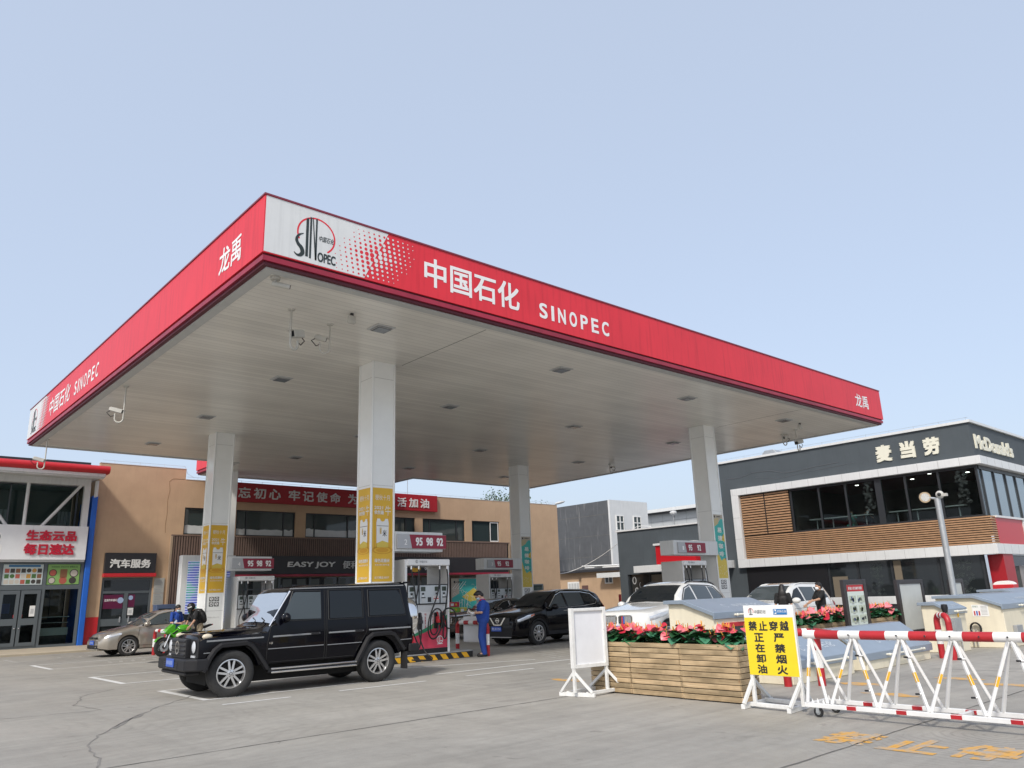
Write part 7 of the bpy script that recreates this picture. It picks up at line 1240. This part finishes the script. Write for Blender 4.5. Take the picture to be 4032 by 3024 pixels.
def person(label, loc, rz, J, cloth, group=None, height=1., head=(0, 0), look=0., skin=None, hair='short', mask=None, glasses=False, gloves=None, voxel=.011, helmet=False, long_sleeve=False, female=False):
    t = thing('person', label, 'person', loc, rz, group); sk = skin or SKIN; V = lambda k: Vector(J[k]); H = V('head'); hm = Matrix.Rotation(look, 4, 'Z') @ Matrix.Rotation(head[0], 4, 'Y') @ Matrix.Rotation(head[1], 4, 'X')
    def hp(x, y, z): return H+hm @ Vector((x, y, z))
    fw = .9 if female else 1.
    b = [('b', H, (.092, .074, .112), hm), ('b', hp(.03, 0, -.06), (.062, .056, .058), hm), ('b', hp(.094, 0, -.022), (.020, .014, .026), hm), ('b', hp(.085, 0, .022), (.02, .052, .014), hm), ('b', hp(0, .076, -.02), (.018, .010, .030), hm), ('b', hp(0, -.076, -.02), (.018, .010, .030), hm), ('b', hp(.082, 0, -.070), (.016, .026, .010), hm),
         ('c', V('neck'), hp(-.015, 0, -.06), .054*fw, .052*fw), ('c', V('chest'), V('neck'), .12*fw, .06), ('c', V('pelvis'), V('chest'), .125*fw, .13*fw)]
    for s in 'lr':
        b += [('c', V('sh'+s), V('chest'), .052, .10), ('c', V('sh'+s), V('el'+s), .048*fw, .038*fw), ('c', V('el'+s), V('wr'+s), .038*fw, .026*fw), ('c', V('hip'+s), V('kn'+s), .082*fw, .055*fw), ('c', V('kn'+s), V('an'+s), .052*fw, .036*fw), ('c', V('an'+s), V('toe'+s), .038, .030), ('c', V('an'+s), V('an'+s)+Vector((-.03, 0, -.03)), .036, .034), ('c', V('pelvis'), V('hip'+s), .11*fw, .085*fw)]
        dd = V('wr'+s)-V('el'+s); hand(b, V('wr'+s), J.get('hd'+s, dd), J.get('pn'+s, (0, -1 if s == 'l' else 1, 0)), 1.0, J.get('curl', .6))
    fuse(b, 'body', t, sk, voxel, 3)
    sh, tr, shoe = cloth; g = .014; e = [('c', V('pelvis')+Vector((0, 0, .0)), V('chest'), .135*fw+g, .142*fw+g), ('c', V('chest'), V('neck')-Vector((0, 0, .03)), .13*fw+g, .066+g*.5), ('b', V('pelvis')+Vector((.03*(0 if female else 1), 0, .10)), (.145*fw, .165*fw, .13)), ('b', V('chest'), (.12*fw, .185*fw, .15))]
    for s in 'lr':
        k = V('sh'+s).lerp(V('el'+s), .78); e += [('c', V('sh'+s), V('chest')+Vector((0, 0, .03)), .062, .10), ('c', V('sh'+s), k, .066*fw, .062*fw)]
        if long_sleeve: e.append(('c', k, V('wr'+s), .056, .042))
    fuse(e, 'shirt', t, sh, voxel, 4)
    e = []
    for s in 'lr': e += [('c', V('pelvis'), V('hip'+s), .135*fw, .105*fw), ('c', V('hip'+s), V('kn'+s), .102*fw, .076*fw), ('c', V('kn'+s), V('an'+s), .076*fw, .066*fw)]
    e.append(('b', V('pelvis'), (.13*fw, .17*fw, .11))); fuse(e, 'trousers', t, tr, voxel, 4)
    for s in 'lr': dz = (V('toe'+s)-V('an'+s)).normalized(); fuse([('c', V('an'+s)+Vector((-.035, 0, -.035)), V('toe'+s), .048, .040), ('b', V('toe'+s)-dz*.02, (.06, .045, .035))], 'shoe', t, shoe, voxel, 3)
    if hair == 'short': fuse([('b', hp(-.016, 0, .036), (.094, .083, .096), hm), ('b', hp(.045, 0, .085), (.055, .066, .036), hm), ('b', hp(-.05, 0, -.02), (.062, .074, .07), hm)], 'hair', t, HAIR, .009, 3)
    if hair == 'long': fuse([('b', hp(-.012, 0, .032), (.098, .085, .098), hm), ('b', hp(-.055, 0, -.04), (.07, .088, .12), hm), ('b', hp(-.085, 0, -.15), (.065, .115, .16), hm), ('b', hp(-.10, 0, -.28), (.055, .125, .15), hm), ('b', hp(-.11, 0, -.38), (.04, .11, .10), hm), ('b', hp(.0, .07, -.06), (.05, .024, .12), hm), ('b', hp(.0, -.07, -.06), (.05, .024, .12), hm)], 'hair', t, HAIR, .010, 3)
    if hair == 'tied': fuse([('b', hp(-.016, 0, .034), (.098, .085, .098), hm), ('b', hp(-.06, 0, -.03), (.06, .078, .09), hm), ('c', hp(-.11, 0, .0), hp(-.15, 0, -.16), .035, .02)], 'hair', t, HAIR, .009, 3)
    if mask: fuse([('b', hp(.055, 0, -.055), (.058, .066, .054), hm), ('b', hp(.095, 0, -.045), (.022, .03, .035), hm)], 'face_mask', t, mask, .008, 3)
    m = MB(INK); [m.ball(hp(.082, s*.032, .004), (.010, .013, .007), 8, 6, hm) for s in (-1, 1)]; m.build('eyes', t, smooth=60)
    if glasses: m = MB(BLACK); [m.tube([hp(.10, s*.034+.026*math.cos(a), .004+.02*math.sin(a)) for a in [k*.7854 for k in range(8)]], .003, 4, closed=True) for s in (-1, 1)]; [m.tube([hp(.10, s*.06, .006), hp(0, s*.08, .01)], .003, 4) for s in (-1, 1)]; m.build('glasses', t)
    if gloves:
        for s in 'lr': q = []; dd = V('wr'+s)-V('el'+s); hand(q, V('wr'+s), J.get('hd'+s, dd), J.get('pn'+s, (0, -1 if s == 'l' else 1, 0)), 1.12, J.get('curl', .6)); q.append(('c', V('wr'+s)-dd.normalized()*.05, V('wr'+s)+dd.normalized()*.03, .034, .032)); fuse(q, 'glove', t, gloves, .008, 2)
    return t, hp, hm
BLUECLOTH = mat('blue_uniform', (.012, .055, .30), .8, var=.12, scale=14, bump=.15, bscale=30); BLUETR = mat('blue_work_trousers', (.010, .045, .24), .8, var=.15, scale=9, bump=.15, bscale=25); BLACKC = mat('black_cloth', (.010, .010, .011), .85, var=.2, scale=12); KHAKI = mat('khaki_cloth', (.26, .21, .14), .85, var=.1, scale=10); WCLOTH = mat('white_cloth', (.66, .66, .66), .85); MASKW = mat('mask_white', (.74, .75, .76), .8); MASKB = mat('mask_pale_blue', (.42, .58, .66), .8); TEALC = mat('teal_cloth', (.10, .42, .34), .85); SHOE = mat('dark_shoe', (.015, .015, .016), .5); JEANS = mat('dark_jeans', (.03, .035, .05), .85)
def stand(h=1.0, lean=0.):
    q = {'pelvis': (0, 0, .95), 'chest': (lean*.6, 0, 1.28), 'neck': (lean, 0, 1.46), 'head': (lean*1.1+.02, 0, 1.585), 'shl': (lean*.9, .175, 1.40), 'shr': (lean*.9, -.175, 1.40), 'ell': (lean*.6-.02, .23, 1.12), 'elr': (lean*.6-.02, -.23, 1.12), 'wrl': (.06, .25, .88), 'wrr': (.06, -.25, .88), 'hipl': (0, .09, .90), 'hipr': (0, -.09, .90), 'knl': (.02, .10, .50), 'knr': (.02, -.10, .50), 'anl': (-.02, .105, .085), 'anr': (-.02, -.105, .085), 'toel': (.12, .125, .035), 'toer': (.12, -.125, .035)}
    return {k: (v[0]*h, v[1]*h, v[2]*h) for k, v in q.items()}
J = stand(.985, -.02); J.update(head=(.085, 0, 1.55), neck=(.01, 0, 1.45), ell=(.03, .25, 1.12), elr=(.03, -.25, 1.12), wrl=(.24, .10, 1.10), wrr=(.25, -.06, 1.06), hdl=(.6, -.4, .25), hdr=(.7, .2, .2), pnl=(0, -.3, 1), pnr=(0, .3, 1), knr=(.01, -.09, .5), knl=(.05, .09, .5), curl=.9)
wk, hp, hm = person('attendant in blue uniform with red collar and white gloves beside the front fuel pump', (13.62, 16.72, 0), R(140), J, (BLUECLOTH, BLUETR, SHOE), head=(R(38), 0), mask=MASKB, glasses=True, gloves=MASKW, voxel=.009)
wk.scale = (1.12, 1.12, 1.0)
m = MB(REDPAINT); m.tube([(.01+.066*math.cos(a), .075*math.sin(a), 1.432-.012*math.cos(a)) for a in [k*.5236 for k in range(12)]], .017, 6, closed=True); m.build('collar', wk, smooth=60); m = MB(WCLOTH); m.tube([(.06, -.16, 1.03), (.09, -.17, .97), (.07, -.18, .91)], .010, 6); m.build('lanyard', wk); d = Decal((0.0, -.197, 1.23), (1,0,0), (0,0,1), .012); d.rect(WCLOTH, .02, .05, .09, .063); d.build('chest_badge', wk)
o = MB(mat('paper_slip', (.70, .66, .45), .6)); o.box(-.06, -.04, -.002, .06, .04, .002, Matrix.Rotation(R(20), 4, 'Y')); tag(o.build('paper_slip', None, (13.38, 16.93, 1.16)), 'small paper slip held in the gloved hands of the attendant in blue', 'paper')
# rider over the motorcycle, leaning forward
J = stand(1.0); J.update(pelvis=(0, 0, .93), chest=(.12, 0, 1.24), neck=(.20, 0, 1.40), head=(.30, 0, 1.49), shl=(.18, .19, 1.34), shr=(.18, -.19, 1.34), ell=(.28, .25, 1.08), elr=(.26, -.26, 1.06), wrl=(.42, .25, .90), wrr=(.36, -.26, .80), hipl=(0, .10, .90), hipr=(0, -.10, .90), knl=(.10, .24, .50), knr=(.08, -.24, .50), anl=(.02, .26, .085), anr=(0, -.26, .085), toel=(.16, .28, .035), toer=(.14, -.28, .035))
rd, hp, hm = person('rider in black t-shirt, khaki trousers and helmet leaning over the green motorcycle', (9.92, 27.12, 0), R(186), J, (BLACKC, KHAKI, SHOE), head=(R(25), 0), hair=None, voxel=.011, skin=SKIN2)
fuse([('b', hp(-.012, 0, .03), (.135, .118, .130), hm), ('b', hp(.075, 0, -.085), (.07, .085, .045), hm)], 'helmet', rd, BLACK, .010, 2); m = MB(WHITE); m.grid(lambda u, v: hp(.128*math.cos(R(-75+150*u))*1.05-.01, .121*math.sin(R(-75+150*u)), .06+.07*v-.1*v*v), 10, 4); m.build('helmet_stripe', rd, smooth=60, recalc=False); m = MB(GLASS); m.grid(lambda u, v: hp(.140*math.cos(R(-65+130*u))-.008, .122*math.sin(R(-65+130*u)), -.045+.075*v), 10, 4); m.build('visor', rd, smooth=60, recalc=False)
bp = thing('backpack', 'black backpack worn on the back of the motorcycle rider', 'backpack', (9.92, 27.12, 0), R(186)); fuse([('b', (-.09, 0, 1.20), (.13, .165, .24), Matrix.Rotation(R(22), 4, 'Y')), ('b', (-.15, 0, 1.10), (.10, .13, .13), Matrix.Rotation(R(22), 4, 'Y'))], 'pack', bp, mat('backpack_nylon', (.012, .012, .013), .6, var=.25, scale=10), .012, 3); m = MB(CHAR); [m.tube([(-.02, s*.13, 1.42), (.16, s*.13, 1.44), (.27, s*.14, 1.28), (.14, s*.17, 1.06)], .022, 6) for s in (-1, 1)]; m.build('strap', bp, smooth=60)
J = stand(.94); J.update(head=(.06, 0, 1.475), ell=(.05, .22, 1.02), wrl=(.25, .14, 1.04), elr=(.05, -.22, 1.02), wrr=(.26, -.10, 1.0))
person('attendant in blue shirt and pale blue mask behind the green motorcycle', (9.45, 27.95, 0), R(-70), J, (BLUECLOTH, BLUETR, SHOE), head=(R(22), 0), hair='tied', mask=MASKB, female=True)
# woman and man by the white estate
J = stand(.915); J.update(wrl=(.10, .2, .85), wrr=(.12, -.22, .86))
person('woman with long black hair and black top seen from behind, beside the white estate car', (20.75, 12.03, 0), R(25), J, (BLACKC, JEANS, SHOE), hair='long', female=True)
J = stand(.93); J.update(elr=(.10, -.24, 1.08), wrr=(.30, -.30, .95), ell=(.20, .24, 1.10), wrl=(.48, .26, 1.05), hdl=(.7, .1, -.35))
mn, hp, hm = person('man in black t-shirt and white mask reaching out his hand beside the white estate car', (23.45, 12.33, 0), R(150), J, (BLACKC, JEANS, SHOE), hair='short', mask=MASKW, skin=SKIN2)
o = MB(WHITE); o.box(-.07, -.05, -.003, .07, .05, .003); tag(o.build('paper_note', None, (22.92, 12.42, 1.02)), 'small white paper note in the outstretched hand of the man in black', 'paper')
J = stand(.93); person('person in white shirt glimpsed behind the windscreen of the kidney grille car', (28.4, 23.35, 0), R(60), J, (WCLOTH, JEANS, SHOE), hair='tied', voxel=.016, female=True)
# diners upstairs on stools
def seated(): return {'pelvis': (0, 0, .70), 'chest': (.06, 0, 1.02), 'neck': (.10, 0, 1.20), 'head': (.14, 0, 1.32), 'shl': (.09, .18, 1.14), 'shr': (.09, -.18, 1.14), 'ell': (.20, .24, .95), 'elr': (.20, -.24, .95), 'wrl': (.38, .10, 1.14), 'wrr': (.38, -.10, 1.14), 'hipl': (0, .10, .68), 'hipr': (0, -.10, .68), 'knl': (.40, .13, .62), 'knr': (.40, -.13, .62), 'anl': (.36, .13, .22), 'anr': (.36, -.13, .22), 'toel': (.48, .14, .17), 'toer': (.48, -.14, .17)}
for (y, sh, lab, lab2) in ((19.25, TEALC, 'diner in teal shirt sitting at the upstairs window table', 'stool under the diner in the teal shirt'), (18.35, JEANS, 'diner in dark clothes and pale mask sitting at the upstairs window table', 'stool under the diner in dark clothes')):
    person(lab, (41.25, y, 3.86), R(180), seated(), (sh, sh if sh is TEALC else JEANS, WHITE if sh is TEALC else SHOE), mask=MASKB, voxel=.018, head=(R(10), 0)); t = thing('bar_stool', lab2, 'stool', (41.28, y, 3.86), 0, 'bar stools upstairs in the restaurant'); m = MB(YELLOW); m.lathe([(0, .56), (.18, .56), (.18, .60), (0, .60)]); m.build('seat', t); m = MB(LGREY); m.cyl((0,0,.02), (0,0,.56), .025, 8); m.lathe([(0, 0), (.18, 0), (.16, .02), (0, .03)]); m.build('leg', t)
m = MB(WHITE); m.lathe([(0, 0), (.03, 0), (.04, .13), (0, .13)]); tag(m.build('paper_cup', None, (40.68, 18.2, 4.972)), 'white paper cup on the upstairs window table beside the diners', 'cup')
# ================================================================ trees behind the tan building
def tree(label, x, y, h, r, seed, n=900):
    q = random.Random(seed); t = thing('leafy_tree', label, 'tree', (x, y, 0), 0, 'trees behind the tan building'); m = MB(mat('bark', (.09, .065, .045), .9)); m.tube([(0, 0, 0), (.1, .05, h*.4), (0, .1, h*.75)], [.2, .14, .06], 8); tips = []
    for k in range(9): a = k*.8+q.uniform(-.3, .3); e = Vector((math.cos(a)*r*q.uniform(.4, .9), math.sin(a)*r*q.uniform(.4, .9), h*q.uniform(.72, .97))); m.tube([(.05, .05, h*q.uniform(.35, .6)), e*.55+Vector((0, 0, h*.28)), e], [.07, .045, .015], 5); tips.append(e)
    m.build('trunk', t, smooth=60); f = MB(); LM = [mat('tree_leaf_%d' % i, c, .6, var=.2, scale=5) for i, c in enumerate(((.05, .10, .03), (.08, .14, .04), (.035, .07, .025)))]
    for k in range(n):
        e = q.choice(tips); c = e+Vector((q.gauss(0, r*.28), q.gauss(0, r*.28), q.gauss(0, r*.22))); a = Vector((q.uniform(-1, 1), q.uniform(-1, 1), q.uniform(-1, 1))).normalized(); b_ = a.cross(Vector((q.uniform(-1, 1), q.uniform(-1, 1), 1))).normalized(); s = q.uniform(.06, .14); f.use(q.choice(LM)); f.add([c, c+a*s+b_*s*.45, c+a*2*s, c+a*s-b_*s*.45], [(0, 1, 2, 3)])
    f.build('crown', t, recalc=False, weld=False)
tree('leafy tree top showing above the tan building roof, left of the grey coffee poster column', 42.2, 48.8, 9.9, 2.0, 3, 3600); tree('sparse small tree top above the tan roof, right of the grey poster column', 47.3, 50.2, 9.3, 1.0, 5, 900); tree('thin tree top just above the right part of the tan building roof', 40.4, 50.0, 8.8, .8, 9, 300)
t = thing('antenna_mast', 'thin antenna mast with faint stay wires rising behind the slogan banner', 'antenna', (29.5, 44, 7.2)); m = MB(GREY); m.cyl((29.5, 44, 7.2), (29.5, 44, 13), .02, 6); m.build('mast', t, world=True)
